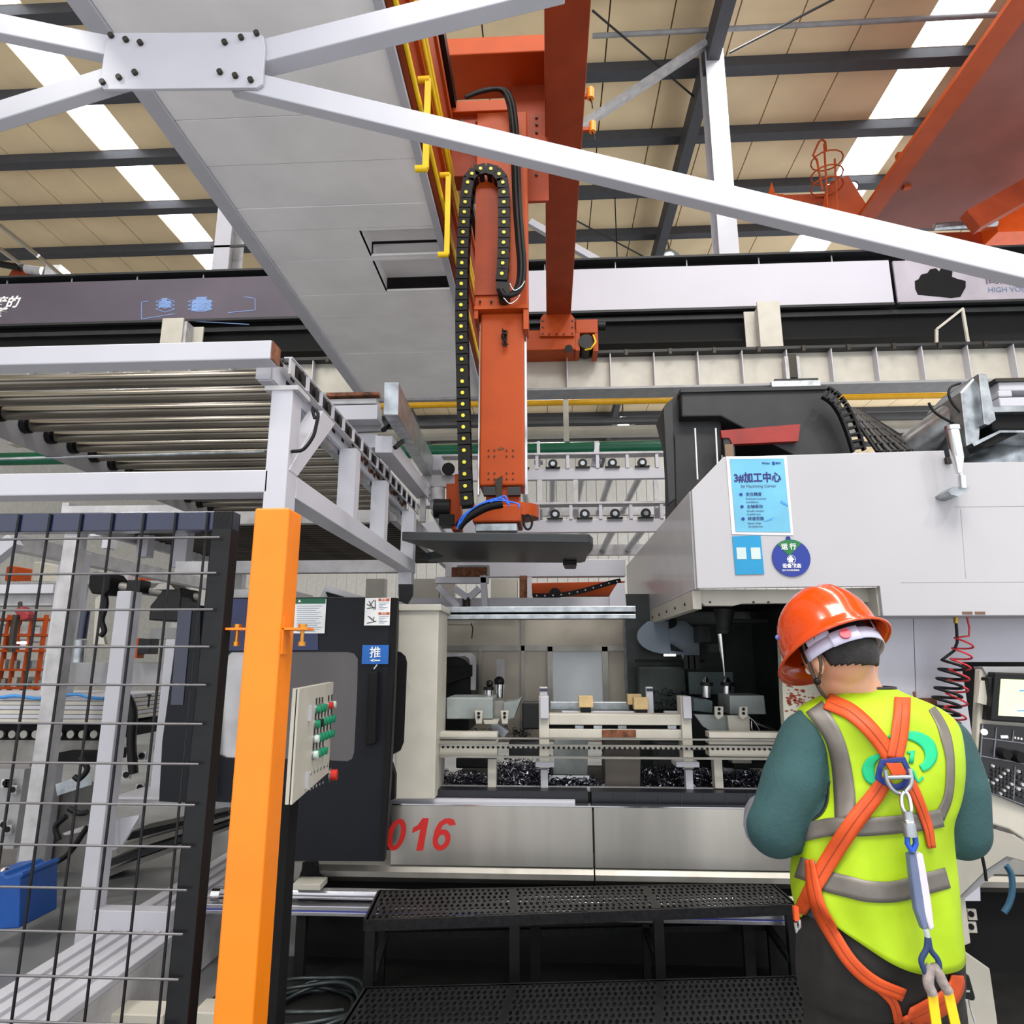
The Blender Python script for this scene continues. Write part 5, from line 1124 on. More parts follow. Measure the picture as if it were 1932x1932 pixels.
for i in range(len(op)-1):
    d = op[i+1]-op[i]; c = (op[i]+op[i+1])/2; n = d.cross(V((0, 1, 0))).normalized()
    l = MB().obox(c, d*.5, n*.02, V((0, .01, 0))).build('chain_link', RUBBER, ot); MB().cyl(c-V((0, .016, 0)), c-V((0, .01, 0)), .007, 8).build('pin', WPRINT, l)
part('wheel', BLACK, ot, lambda m: m.cyl(P(1047, 1120, 5.82), P(1047, 1120, 5.88), .05, 16))
# ================================================================== STEP PLATFORM
def bil(c, u, v): return c[0].lerp(c[1], u).lerp(c[3].lerp(c[2], u), v)   # c = FL, FR, BR, BL
sp = T('step_platform', 'black perforated steel step platform in front of the machine', 'platform', (Q(1090, 1720, .45).x, 3.4, 0))
def tread(c, nu, nv, name='perforated_plate', u0=0, u1=1):
    m = MB(); vs = []; fs = []; k = 0
    for i in range(nu):
        for j in range(nv):
            off = .25 if j % 2 else -.25
            A = [bil(c, u0+(u1-u0)*(i+a)/nu, (j+b)/nv) for a, b in ((0, 0), (1, 0), (1, 1), (0, 1))]
            mid = []
            for t in range(8):
                an = -3*pi/4+t*pi/4
                hx = .5+off*.6+.27*cos(an); hy = .5+.42*sin(an)
                mid.append(bil(c, u0+(u1-u0)*(i+hx)/nu, (j+hy)/nv))
            rim = [p-V((0, 0, .006)) for p in mid]
            cor = [A[0], (A[0]+A[1])/2, A[1], (A[1]+A[2])/2, A[2], (A[2]+A[3])/2, A[3], (A[3]+A[0])/2]
            vs += cor+mid+rim
            for t in range(8):
                n_ = (t+1) % 8; fs += [(k+t, k+n_, k+8+n_, k+8+t), (k+8+t, k+8+n_, k+16+n_, k+16+t)]
            k += 24
    m.add(vs, fs); return m.build(name, GRIT, sp)
zU, zL = .45, .22
cU = [Q(690, 1735, zU), Q(1500, 1705, zU), Q(1455, 1666, zU), Q(716, 1680, zU)]
cLw = [Q(620, 1975, zL), Q(1540, 1945, zL), Q(1512, 1842, zL), Q(690, 1864, zL)]
for u0, u1 in ((.01, .325), (.34, .66), (.675, .99)):
    tread([c for c in cU], 22, 7, u0=u0, u1=u1)
for u0, u1 in ((.01, .325), (.34, .66), (.675, .99)):
    tread(cLw, 22, 10, u0=u0, u1=u1)
for c, nm in ((cU, 'u'), (cLw, 'l')):
    for a, b_ in ((.0, .01), (.325, .34), (.66, .675), (.99, 1.0)):
        part('plate_strip', BLACK, sp, lambda m: m.prism([bil(c, a, 0), bil(c, b_, 0), bil(c, b_, 1), bil(c, a, 1)], (0, 0, -.01)))
    for i, j in ((0, 1), (1, 2), (2, 3), (3, 0)):
        part('edge_angle', GRIT, sp, lambda m: m.bar(c[i]-V((0, 0, .023)), c[j]-V((0, 0, .023)), .02, .046))
ex = (cU[1]-cU[0]).normalized()
def leg(u, v, z0, z1, c=cU, w=.045):
    p = bil(c, u, v); part('leg', BLACK, sp, lambda m: m.bar((p.x, p.y, z0), (p.x, p.y, z1), w, w, (0, 1, 0)))
for u in (.012, .333, .667, .988):
    leg(u, .03, 0, zU-.045)
    leg(u, .97, 0, zU-.045, w=.035)
    leg(u, .2, 0, zL-.045, cLw)
part('middle_rail', GRIT, sp, lambda m: m.bar(bil(cU, .01, .97)-V((0, 0, .2)), bil(cU, .99, .97)-V((0, 0, .2)), .03, .03))
for u in (.667, .98): part('side_rail', GRIT, sp, lambda m: m.bar(bil(cU, u, .97)-V((0, 0, .2)), bil(cU, u, .03)-V((0, 0, .24)), .03, .03))
part('side_rail', GRIT, sp, lambda m: m.bar(bil(cU, .02, .97)-V((0, 0, .2)), bil(cU, .02, .03)-V((0, 0, .24)), .03, .03))
MB().box(-1.62, 3.4, 2.5, 4.02, .001, .012).build('floor_dark_sheet', M('black_sheet_tone', (13, 14, 14), .6, var=.4, scale=7), None, 'dark flat sheet on the floor under the step platform', 'mat')  # flat sheet that blackens the floor around the platform
# aluminium rail in front of the machine base
al = T('pneumatic_rail', 'shiny aluminium rail running behind the step platform', 'rail', P(600, 1726, 3.74))
xa1, xa2 = P(402, 1700, 3.74).x, P(1530, 1700, 3.74).x
ALU = M('aluminium', (206, 206, 212), .22, .85, var=.05)
def aw(y): return P(600, y, 3.74).z
part('upper_tube', ALU, al, lambda m: m.cyl((xa1, 3.78, aw(1691)), (xa2, 3.78, aw(1691)), .028, 18), label='round shiny tube')
part('lower_profile', ALU, al, lambda m: (m.box(xa1-.1, xa2, 3.72, 3.8, aw(1716), aw(1707)), m.box(xa1-.1, xa2, 3.72, 3.8, aw(1726), aw(1718))), bevel=.003)
part('blue_line', M('blue_strip', (60, 70, 160), .4), al, lambda m: m.box(xa1-.1, xa2, 3.718, 3.722, aw(1718), aw(1716)))
part('white_foot', CREAM, al, lambda m: m.pbox(551, 1668, 604, 1680, 3.7, .12), bevel=.003)
for px in (560, 1000, 1400): part('stand', BLACKM, al, lambda m: m.box(P(px, 1720, 3.74).x, P(px, 1720, 3.74).x+.05, 3.74, 3.78, 0, aw(1726)))
part('end_cap', CHROME, al, lambda m: m.cyl(P(402, 1688, 3.74), P(418, 1688, 3.74), .035, 14))
# cables on the floor
cf = T('floor_cables', 'loose coil of dark cables lying on the floor beside the platform', 'cable', Q(590, 1900, 0))
for k in range(7):
    rr = random.Random(20+k); c = Q(590+rr.uniform(-18, 12), 1912+rr.uniform(-6, 10), .02)
    part('cable_loop', M('dark_cable', (40, 48, 50), .3, var=.1), cf, lambda m: m.tube([c+V((.2*cos(t)*(1+.1*k/7), .26*sin(t)*(1-.05*k), .012*k+.01*sin(3*t+k))) for t in [2*pi*i/26 for i in range(24+k % 3)]], .009, 6))
# ================================================================== CONTROL PENDANT AND BASE PARTS, RIGHT
YPn = 2.45
cpn = T('control_pendant', 'cream control pendant with screen and dark keypad at the right edge', 'control panel', P(1900, 1600, YPn))
CB2 = M('pendant_cream', (184, 180, 168), .4, var=.04)
part('body', CB2, cpn, lambda m: m.pprism([(1850, 1262), (1868, 1258), (2120, 1262), (2120, 1640), (1932, 1584), (1905, 1566), (1842, 1546), (1838, 1480)], YPn, .035), bevel=.006)
part('top_box', GREYP, cpn, lambda m: m.pprism([(1853, 1258), (2120, 1258), (2120, 1282), (1866, 1280)], YPn-.01, .05))
part('paper_flap', CREAM, cpn, lambda m: m.pprism([(1850, 1284), (1872, 1285), (1868, 1332), (1844, 1326)], YPn-.02, .02))
part('screen_bezel', BLACK, cpn, lambda m: m.pprism([(1878, 1268), (2090, 1276), (2080, 1374), (1869, 1360)], YPn-.05, .05), bevel=.005)
part('hinge_knob', BLACK, cpn, lambda m: m.pbox(1867, 1278, 1876, 1320, YPn-.04, .04), bevel=.003)
part('screen', M('lit_screen', (206, 222, 170), .3, var=.08, scale=14, emit=.55), cpn, lambda m: m.pprism([(1889, 1281), (2076, 1288), (2068, 1360), (1884, 1350)], YPn-.053, .004), label='pale green lit screen')
part('screen_text', M('screen_blue', (60, 130, 230), .4, emit=.4), cpn, lambda m: (m.pbox(1924, 1302, 1960, 1304, YPn-.055, .002), m.pbox(1920, 1340, 1960, 1342, YPn-.055, .002)), kind='stuff')
part('keypad', M('keypad_black', (20, 20, 24), .35, var=.15), cpn, lambda m: m.pprism([(1854, 1366), (2100, 1384), (2100, 1590), (1932, 1522), (1845, 1486)], YPn-.012, .012))
kl = M('keypad_line', (120, 120, 130), .5)
def kline(a, b_): part('divider_line', kl, cpn, lambda m: m.bar(P(*a, YPn-.014), P(*b_, YPn-.014), .003, .003))
for a, b_ in (((1853, 1392), (1960, 1406)), ((1850, 1426), (1960, 1446)), ((1880, 1372), (1875, 1428)), ((1915, 1446), (1912, 1508)), ((1912, 1378), (1910, 1400)), ((1846, 1486), (1932, 1519)), ((1854, 1367), (1846, 1486)), ((1913, 1484), (1945, 1490))): kline(a, b_)
def knob(px, py, r, mat, l=.03, name='knob'):
    p = P(px, py, YPn-.012); part(name, mat, cpn, lambda m: m.cyl(p, p-V((0, l, 0)), r, 16, r*.85))
knob(1890, 1421, .018, BLACKM); knob(1917, 1427, .02, BLACKM); knob(1855, 1472, .012, WHITE, .015, 'white_button')
part('indicator', LIGHTP, cpn, lambda m: m.sphere(P(1857, 1381, YPn-.016), .01, 10, 8))
part('silver_key', CHROME, cpn, lambda m: m.pbox(1888, 1387, 1903, 1394, YPn-.016, .006), bevel=.002)
for k in range(3): part('key', WPRINT, cpn, lambda m: m.pbox(1914+k*6, 1390+k, 1917+k*6, 1394+k, YPn-.015, .004))
for i in range(7):
    for j in range(6):
        x, y = 1872+j*7, 1445+i*8+j*2
        if x < 1910: knob(x, y, .005, DKGREY if (i+j) % 4 else WHITE2, .008, 'key')
for i in range(5):
    for j in range(3): knob(1920+j*8, 1455+i*11+j*3, .006, DKGREY if (i+j) % 3 else WHITE2, .008, 'key')
part('lower_rail', GREYP, cpn, lambda m: m.cyl(P(1876, 1551, YPn+.05), P(1960, 1575, YPn+.05), .022, 14))
part('white_bracket', CREAM, cpn, lambda m: (m.pbox(1884, 1530, 1899, 1550, YPn+.03, .05)))
mb_ = T('support_stand', 'cream angular support arm below the control pendant', 'arm', P(1850, 1700, 2.9))
part('arm_plate', CB2, mb_, lambda m: m.pprism([(1776, 1622), (1796, 1606), (1852, 1600), (1850, 1548), (1872, 1544), (2000, 1640), (1933, 1626), (1900, 1617), (1862, 1642), (1812, 1692), (1800, 1700), (1780, 1690)], 2.9, .05), bevel=.004)
part('arm_underside', GREYP, mb_, lambda m: m.pprism([(1900, 1617), (1912, 1620), (1822, 1694), (1812, 1692), (1862, 1642)], 2.91, .2))
part('column', CB2, mb_, lambda m: m.pprism([(1796, 1698), (1821, 1690), (1832, 1780), (1803, 1791)], 2.93, .18), bevel=.004)
part('foot_box', CB2, mb_, lambda m: m.pprism([(1812, 1790), (1868, 1828), (1882, 1926), (1890, 2010), (1810, 2010), (1806, 1900)], 2.8, .3), bevel=.004)
part('cable', RUBBER, mb_, lambda m: m.tube([P(1850, 1600, 2.85), P(1858, 1640, 2.85), P(1861, 1662, 2.85)], .006, 6))
for y in (1722, 1746): 
    o = part('hinge_plate', CREAM, mb_, lambda m: m.pbox(1827, y-6, 1843, y+14, 2.98, .01)); p = P(1833, y+3, 2.975); MB().cyl(p, p+V((0, .004, 0)), .011, 10).build('hole', BLACKM, o)
part('blue_tube', M('dull_blue_tube', (40, 84, 110), .5), mb_, lambda m: m.tube(smooth_path([P(x, y, 3.6) for x, y in ((1898, 1632), (1908, 1650), (1910, 1680), (1904, 1705), (1894, 1722))]), .014, 6))
# ================================================================== LEFT: FRAMES SEEN THROUGH THE MESH
def post(name, label, px0, pyt, px1, pyb, Y, d, group=None, mat=WHITE, side=True):
    """vertical post: top pixel rect -> floor"""
    t = T(name, label, 'post', (P((px0+px1)/2, pyt, Y).x, Y, P(px0, pyb, Y).z), group)
    x0, x1 = P(px0, pyt+10, Y).x, P(px1, pyt+10, Y).x; zt, zb = P(px0, pyt, Y).z, max(0.0, P(px0, pyb, Y).z)
    part('tube', mat, t, lambda m: m.box(x0, x1, Y, Y+d, zb, zt), bevel=.004)
    return t, x0, x1, zb, zt
t, x0, x1, zb, zt = post('frame_post', 'wide white post behind the mesh, leftmost, with bolts low down', 112, 1040, 149, 1668, 5.2, .15)
part('base_plate', WHITE2, t, lambda m: m.box(x0-.05, x1+.05, 5.15, 5.4, 0, .012))
for (a, y) in ((52, 1582), (46, 1616)): p = P(a, y, 5.19); MB().cyl(p, p+V((0, .01, 0)), .018, 8).build('bolt', BOLT, t)
part('slot_box', WHITE2, t, lambda m: m.box(x1+.0, x1+.03, 5.2, 5.32, P(150, 1290, 5.2).z, P(150, 1250, 5.2).z)); 
t, x0, x1, zb, zt = post('frame_post', 'white post behind the mesh nearest the dark door panel, on a cream plate', 220, 1115, 247, 1912, 3.5, .1)
part('cross_rail', WHITE, t, lambda m: m.box(x1, P(320, 1740, 3.5).x, 3.5, 3.58, P(200, 1758, 3.5).z, P(200, 1718, 3.5).z), bevel=.003)
xs2 = P(245, 1800, 3.5).x
part('short_post', WHITE, t, lambda m: m.box(xs2, xs2+.085, 3.5, 3.58, 0.01, P(200, 1758, 3.5).z), bevel=.003)
part('base_plate', M('cream_yellow_plate', (206, 200, 150), .5, var=.1), t, lambda m: m.box(x0-.06, xs2+.15, 3.4, 3.75, 0, .012))
part('wing_bracket', WHITE, t, lambda m: (m.pprism([(222, 1545), (262, 1538), (262, 1542), (228, 1598), (222, 1596)], 3.62, .02), m.pprism([(208, 1556), (222, 1545), (222, 1600), (200, 1610)], 3.6, .03)))
t, x0, x1, zb, zt = post('frame_post', 'white post behind the mesh touching the dark door panel', 312, 1206, 330, 1500, 4.2, .1)
part('slot', BLACKM, t, lambda m: (m.pbox(279, 1312, 282, 1334, 4.19, .005), m.pbox(277, 1310, 285, 1313, 4.19, .005)))
part('shelf', WHITE2, t, lambda m: m.pbox(214, 1508, 440, 1522, 4.0, .25)); part('shelf', WHITE, t, lambda m: m.pbox(214, 1504, 440, 1509, 3.98, .3))
kf = MB().pbox(-120, 1910, 305, 1960, 3.05, .12).build('floor_beam', CREAM, None, 'cream box beam lying low along the bottom left edge', 'beam', bevel=.004)
MB().pbox(360, 1911, 425, 1960, 3.05, .12).build('floor_beam', CREAM, None, 'short cream beam end between the mesh upright and yellow post', 'beam', bevel=.004)
# depth direction floor channel with grooves
zc_ = .3; A = Q(0, 1866, zc_); xg0 = A.x
xg1 = Q(150, 1895, zc_).x
gch = T('grooved_floor_channel', 'long white grooved channel running diagonally across the lower left floor', 'channel', ((xg0+xg1)/2, 4, 0))
part('top', WHITE, gch, lambda m: m.box(xg0, xg1, 2.6, 7.6, zc_-.03, zc_), bevel=.004)
for k in range(4):
    xx = xg0+(xg1-xg0)*(.18+.2*k); part('rib', WHITE, gch, lambda m: m.box(xx, xx+.02, 2.6, 7.6, zc_, zc_+.015))
part('side', WHITE2, gch, lambda m: m.box(xg1-.02, xg1, 2.6, 7.6, .02, zc_-.03)); part('foot', GREYP, gch, lambda m: m.box(xg0+.1, xg1-.1, 2.6, 7.6, 0, .02))
# beams crossing
gb2 = T('high_beam', 'grey-white beam receding under the conveyor, seen through the mesh top', 'beam', P(200, 1060, 5))
xb3 = P(0, 1018, 4.5).x; zt3, zb3 = P(0, 1001, 4.5).z, P(0, 1032, 4.5).z
part('beam', WHITE2, gb2, lambda m: m.box(xb3-.1, xb3, 3.6, 9.5, zb3, zt3), bevel=.003)
for k, (a, b_, y0, y1, Y) in enumerate(((258, 279, 1000, 1050, 5.3), (325, 352, 1000, 1070, 5.0), (192, 208, 1018, 1034, 6), (170, 200, 1000, 1012, 6))):
    part('stub_post', WHITE, gb2, lambda m: m.pbox(a, y0, b_, y1, Y, .1), bevel=.003)
part('diagonal', WHITE, gb2, lambda m: m.bar(P(-30, 1065, 4.4), P(30, 1018, 4.4), .08, .1), bevel=.003)
MB().pbox(-200, 1103, 100, 1120, 6.2, .2).build('cross_beam', WHITE, None, 'bright white cross beam at the far left behind the mesh', 'beam', bevel=.004)
tb = MB().pbox(-200, 1122, 100, 1143, 6.3, .2).build('cross_beam', WHITE2, None, 'greyer beam under the bright white one at far left', 'beam', bevel=.004)
MB().box(P(140, 1270, 4.6).x, P(322, 1270, 4.6).x, 4.6, 4.7, P(200, 1290, 4.6).z, P(200, 1250, 4.6).z).build('cross_beam', GREYP, None, 'grey cross beam between two white posts behind the mesh', 'beam', bevel=.004)
MB().pbox(282, 1184, 336, 1206, 4.9, .1).build('cross_beam', GREYP, None, 'short grey beam under the black boxy motor', 'beam', bevel=.004)
mo = T('drive_shaft', 'grey ribbed drive shaft with black motors behind the mesh', 'motor', P(250, 1110, 4.4))
part('shaft', STEELD, mo, lambda m: m.cyl(P(206, 1104, 4.4), P(375, 1128, 4.6), .032, 14)); part('gear_motor', BLACKM, mo, lambda m: (m.pprism([(168, 1086), (176, 1079), (200, 1080), (208, 1090), (206, 1112), (198, 1121), (172, 1120), (166, 1108)], 4.3, .2)), bevel=.01)
part('coupling', BLACK, mo, lambda m: m.pbox(238, 1094, 265, 1118, 4.36, .12), bevel=.006)
part('box_motor', BLACK, mo, lambda m: m.pprism([(283, 1143), (308, 1112), (340, 1108), (342, 1126), (336, 1172), (280, 1170)], 4.4, .25), bevel=.008)
part('motor_cap', STEELD, mo, lambda m: m.pprism([(288, 1112), (300, 1101), (318, 1100), (330, 1112)], 4.38, .2))
part('hanging_cable', RUBBER, mo, lambda m: m.tube(smooth_path([P(x, y, 4.35) for x, y in ((195, 1110), (200, 1140), (192, 1170), (197, 1190), (190, 1200))]), .018, 8))
part('air_cylinder', NAVY, mo, lambda m: m.cyl(P(162, 1150, 4.4), P(154, 1205, 4.4), .03, 12)); part('air_cylinder', GALV, mo, lambda m: m.cyl(P(152, 1208, 4.4), P(148, 1250, 4.4), .04, 12))
part('lever', CREAM, mo, lambda m: m.pprism([(180, 1130), (190, 1120), (192, 1190), (198, 1215), (176, 1215)], 4.42, .03))
sw = T('switch_box', 'small black and orange switch box behind the mesh', 'switch', P(268, 1240, 4.5))
part('box', BLACK, sw, lambda m: m.pbox(259, 1205, 284, 1234, 4.5, .1), bevel=.004); part('orange_face', ORANGE, sw, lambda m: m.pbox(251, 1204, 260, 1242, 4.5, .08))
rdh = T('red_hook_block', 'dark red hook block hanging at the far left behind the mesh', 'hook', P(42, 1180, 6.0))
part('block', M('dark_red_paint', (140, 20, 30), .45), rdh, lambda m: m.pprism([(24, 1150), (40, 1144), (54, 1158), (52, 1168), (42, 1171), (32, 1162)], 6.0, .1), bevel=.01); part('hanger', BOLT, rdh, lambda m: m.tube([P(38, 1138, 6.15), P(38, 1150, 6.05)], .02, 6)); part('chain', BOLT, rdh, lambda m: m.tube([P(32, 1160, 6.0), P(26, 1190, 6.0), P(22, 1230, 6.0)], .03, 6))
# product stack with blue sheet & conveyor body on the left
stk = T('sheet_stack', 'stack of white sheets with blue film on the left conveyor', 'stack', P(120, 1366, 4.9))
for k in range(6):
    y0 = 1314+k*8.5
    part('sheet', WHITE if k % 2 == 0 else CREAM, stk, lambda m: m.pbox(-200, y0, 196, y0+7.5, 4.9, .9), bevel=.002)
part('blue_film', M('blue_film', (60, 140, 210), .4), stk, lambda m: m.tube(smooth_path([P(x, y, 4.88) for x, y in ((0, 1316), (30, 1313), (80, 1318), (140, 1310), (170, 1316), (196, 1318))]), .012, 6))
lc = T('lower_conveyor', 'grey lower roller conveyor behind the mesh with hanging cables', 'conveyor', P(120, 1660, 5.0))
LG = M('conveyor_grey', (128, 126, 122), .5, var=.2, scale=5)
part('chain_bed', BLACKM, lc, lambda m: m.pbox(-200, 1368, 205, 1396, 5.0, 1.2)); 
for k in range(12):
    c = P(-40+k*22, 1385, 4.98); part('end_roller', STEELD, lc, lambda m: m.cyl(c-V((0, .02, 0)), c, .028, 12))
part('side_panel', LG, lc, lambda m: m.pbox(-200, 1396, 205, 1436, 5.0, .05)); part('side_panel', GREYP, lc, lambda m: m.pbox(-200, 1450, 36, 1600, 4.9, .1))
part('side_panel', LG, lc, lambda m: m.pprism([(100, 1500), (190, 1470), (190, 1640), (70, 1690), (80, 1600)], 5.4, .05))
for (a, y) in ((8, 1478), (22, 1490), (14, 1478), (4, 1556), (12, 1565), (266, 1426), (236, 1462), (262, 1486)):
    o = part('hole_plate', WHITE2, lc, lambda m: m.pbox(a-6, y-8, a+9, y+8, 4.55 if a > 100 else 4.85, .02)); p = P(a+1, y, 4.54 if a > 100 else 4.84); MB().cyl(p, p+V((0, .005, 0)), .02, 10).build('hole', BLACKM, o)
part('silver_bar', GALV, lc, lambda m: m.bar(P(108, 1490, 4.9), P(170, 1470, 4.9), .02, .08)); part('pale_wedge', WHITE2, lc, lambda m: m.pprism([(118, 1572), (190, 1548), (190, 1562), (122, 1576)], 4.9, .03))
part('black_belt', BLACKM, lc, lambda m: m.pbox(110, 1420, 190, 1440, 4.85, .3))
for pp in (((150, 1430), (165, 1450), (150, 1470), (140, 1465)), ((125, 1540), (105, 1560), (112, 1585)), ((165, 1560), (130, 1610), (100, 1630)), ((130, 1525), (150, 1535), (165, 1532)), ((230, 1300), (250, 1340), (248, 1400), (252, 1460))):
    part('hanging_cable', RUBBER, lc, lambda m: m.tube(smooth_path([P(x, y, 4.5) for x, y in pp]), .018 if pp[0][0] < 200 else .03, 6))
for k in range(4):
    part('floor_bed', (LG, DKGREY, STEELD, BLACK)[k], lc, lambda m: m.prism([P(180+k*20, 1650-k*26, 5.2), P(430, 1560-k*10, 5.6), P(430, 1566-k*10, 5.6), P(180+k*20, 1664-k*26, 5.2)], (0, .3, 0)))
bl = MB().pprism([(-40, 1655), (6, 1648), (12, 1655), (42, 1645), (44, 1652), (38, 1660), (36, 1752), (-40, 1758)], 4.0, .3).build('blue_crate', M('blue_crate_plastic', (20, 80, 160), .45, var=.1), None, 'blue plastic crate at the left edge behind the mesh', 'crate', bevel=.01)
MB().sphere(P(6, 1650, 4.1), .04, 12, 8).build('steel_ball', CHROME, None, 'shiny round steel knob on top of the blue crate', 'knob')
# far shelving with goods, left
shf = T('storage_rack', 'distant orange storage rack with pale boxes far left', 'rack', P(45, 1300, 15))
for x in (2, 22, 46, 72): part('upright', ORANGE, shf, lambda m: m.pbox(x, 1160, x+4, 1312, 15, .1))
for y in (1166, 1196, 1226, 1262, 1296): part('shelf', ORANGE, shf, lambda m: m.pbox(-80, y, 80, y+4, 14.95, .6))
rr = random.Random(11)
for y in (1196, 1226, 1262, 1296):
    for x in range(-30, 76, 22):
        c = rr.choice([CREAM, WHITE, FX, WHITE2]); h = rr.uniform(12, 20)
        MB().pbox(x+2, y-h, x+17, y-.3, 15.05, .4).build('carton', c, None, 'small pale carton on the distant orange rack seen through the mesh', 'box', 'cartons on the distant rack')
sh2 = MB().pbox(26, 1211, 44, 1214, 14.9, .1).build('far_light', LIGHTP, None, 'glowing tube light far away in front of the orange rack', 'lamp')
fpf = T('far_platform', 'thin white platform far behind the mesh carrying distant machinery', 'platform', (P(170, 1100, 12.3).x, 12.3, 0))
part('deck', WHITE2, fpf, lambda m: m.pbox(-20, 1096, 345, 1101, 11.9, .8))
for a in (-10, 150, 330): part('leg', WHITE2, fpf, lambda m: m.box(P(a, 1100, 12.2).x, P(a, 1100, 12.2).x+.12, 12.2, 12.3, 0, P(a, 1101, 12.2).z))
for k, (a, y0, y1, mt) in enumerate(((186, 1060, 1085, CREAM), (225, 1070, 1090, WHITE2), (262, 1074, 1098, ORANGE), (296, 1085, 1105, CREAM), (322, 1090, 1120, WHITE), (10, 1068, 1090, ORANGE), (60, 1060, 1092, CREAM))):
    MB().pbox(a, y0, a+16, 1096, 12, .6).build('far_machine', mt, None, ['cream', 'greyish', 'orange', 'small cream', 'white', 'orange left', 'cream left'][k]+' box of machinery in the far distance behind the mesh', 'machine', bevel=.02)
# ================================================================== WORKER
YW0 = 1.80
SKIN = M('skin', (206, 152, 122), .5, var=.06, scale=12)
HAIR = M('black_hair', (28, 24, 24), .6, var=.3, scale=60, bump=.3, bscale=300)
SWEAT = M('dark_teal_sweatshirt', (40, 74, 76), .85, var=.12, scale=10, bump=.15, bscale=120)
GREYSL = M('grey_sleeve', (112, 112, 124), .7, var=.1)
HIVIS = M('hi_vis_yellow_green', (160, 192, 0), .65, var=.07, scale=7, bump=.5, bscale=9)
REFL = M('reflective_grey_tape', (112, 107, 101), .45, .2, var=.14, scale=12)
WEB = M('orange_webbing', (200, 72, 10), .6, var=.06, scale=30)
WEBD = M('strap_stitching', (150, 50, 14), .7)
TROU = M('dark_trousers', (34, 32, 30), .85, var=.3, scale=9, bump=.2, bscale=40)
HELM = M('orange_helmet', (206, 66, 2), .2, var=.02, coat=.5)
wk = T('person', 'worker in orange helmet, green sweatshirt and hi-vis vest with orange harness, back to the camera', 'person', (P(1655, 1700, YW0+.02).x, YW0+.05, 0))
def voxel(o, size, smooth=6):
    r = o.modifiers.new('remesh', 'REMESH'); r.mode = 'VOXEL'; r.voxel_size = size; r.use_smooth_shade = True
    s = o.modifiers.new('smooth', 'SMOOTH'); s.iterations = smooth; s.factor = .5; return o
def pt(px, py, Y=YW0): return P(px, py, Y)
def ring(py, xl, xr, b, yc=YW0, e=.82, n=44, zpy=None, rear=None):
    Yb = yc-b*.85
    z = P((xl+xr)/2, py, Yb).z; a0, a1 = P(xl, py, yc).x, P(xr, py, yc).x
    cx, a = (a0+a1)/2, (a1-a0)/2; out = []
    for i in range(n):
        t = 2*pi*i/n; c, s_ = cos(t), sin(t)
        x = cx+a*math.copysign(abs(c)**e, c); y = yc+b*math.copysign(abs(s_)**e, s_)
        zz = z
        if zpy: zz = P((xl+xr)/2, zpy(P, x, cx, a, s_), Yb).z
        out.append(V((x, y, zz)))
    return out
TR = [(1299, 1588, 1684, .052, 1.835), (1310, 1566, 1702, .066, 1.83), (1325, 1535, 1740, .085, 1.82), (1345, 1503, 1778, .102, 1.815), (1370, 1512, 1797, .118, 1.81),
      (1400, 1530, 1803, .124, 1.805), (1450, 1546, 1808, .13, 1.80), (1500, 1546, 1803, .132, 1.80), (1535, 1530, 1792, .132, 1.80), (1558, 1507, 1783, .13, 1.80),
      (1600, 1508, 1786, .126, 1.80), (1650, 1503, 1792, .126, 1.80), (1700, 1500, 1797, .13, 1.80)]
def hem(P_, x, cx, a, s_):
    u = (x-cx)/a
    back = 1738+94*max(0, 1-((u-.45)/1.35)**2) if s_ < 0 else 1775
    return back
mv = MB()
rings = [ring(*r) for r in TR]+[ring(1735, 1504, 1798, .134, 1.80, zpy=lambda P_, x, cx, a, s_: 1700+(hem(P_, x, cx, a, s_)-1700)*.5), ring(1770, 1516, 1800, .14, 1.80, zpy=hem)]
for ri, r in enumerate(rings):     # soft cloth folds
    for i, p in enumerate(r):
        f_ = .005*sin(ri*1.7+i*.55)+.006*sin(i*1.1-ri*.9)
        if ri > 2: p.y += f_*(1 if i > 22 else .5); p.x += f_*.4
mv.loft(rings, caps=False)
vest = mv.build('vest', HIVIS, wk, label='yellow-green hi-vis vest')
# flip/fix normals and thickness
def solid(o, t=.003, sub=0):
    if sub: s_ = o.modifiers.new('sub', 'SUBSURF'); s_.levels = sub; s_.render_levels = sub
    s = o.modifiers.new('solid', 'SOLIDIFY'); s.thickness = t; s.offset = -1; return o
vest.modifiers.new('sub', 'SUBSURF').levels = 1; vest.modifiers['sub'].render_levels = 2
solid(vest, -.003)
# shirt
ms = MB()
inn = [ring(r[0]+ (6 if i == 0 else 0), r[1]+5, r[2]-5, r[3]-.012, r[4]) for i, r in enumerate(TR)]+[ring(1760, 1520, 1794, .12, 1.80)]
ms.loft(inn)
SHL, ELL, MIDL = pt(1522, 1392, 1.81), pt(1464, 1560, 1.79), pt(1497, 1476, 1.80)
SHR, ELR, MIDR = pt(1782, 1402, 1.81), pt(1812, 1562, 1.79), pt(1800, 1484, 1.80)
WRL, WRR = pt(1462, 1528, 2.1), pt(1730, 1536, 2.1)
def limb(m, pts, rr, n=16):
    m.tube(smooth_path(pts, 5), 0, n, rr=[rr[0]+(0) for _ in range(0)] or interp(rr, (len(pts)-1)*5+1))
def interp(rr, n):
    out = []
    for i in range(n):
        t = i/(n-1)*(len(rr)-1); k = min(int(t), len(rr)-2); out.append(rr[k]+(rr[k+1]-rr[k])*(t-k))
    return out
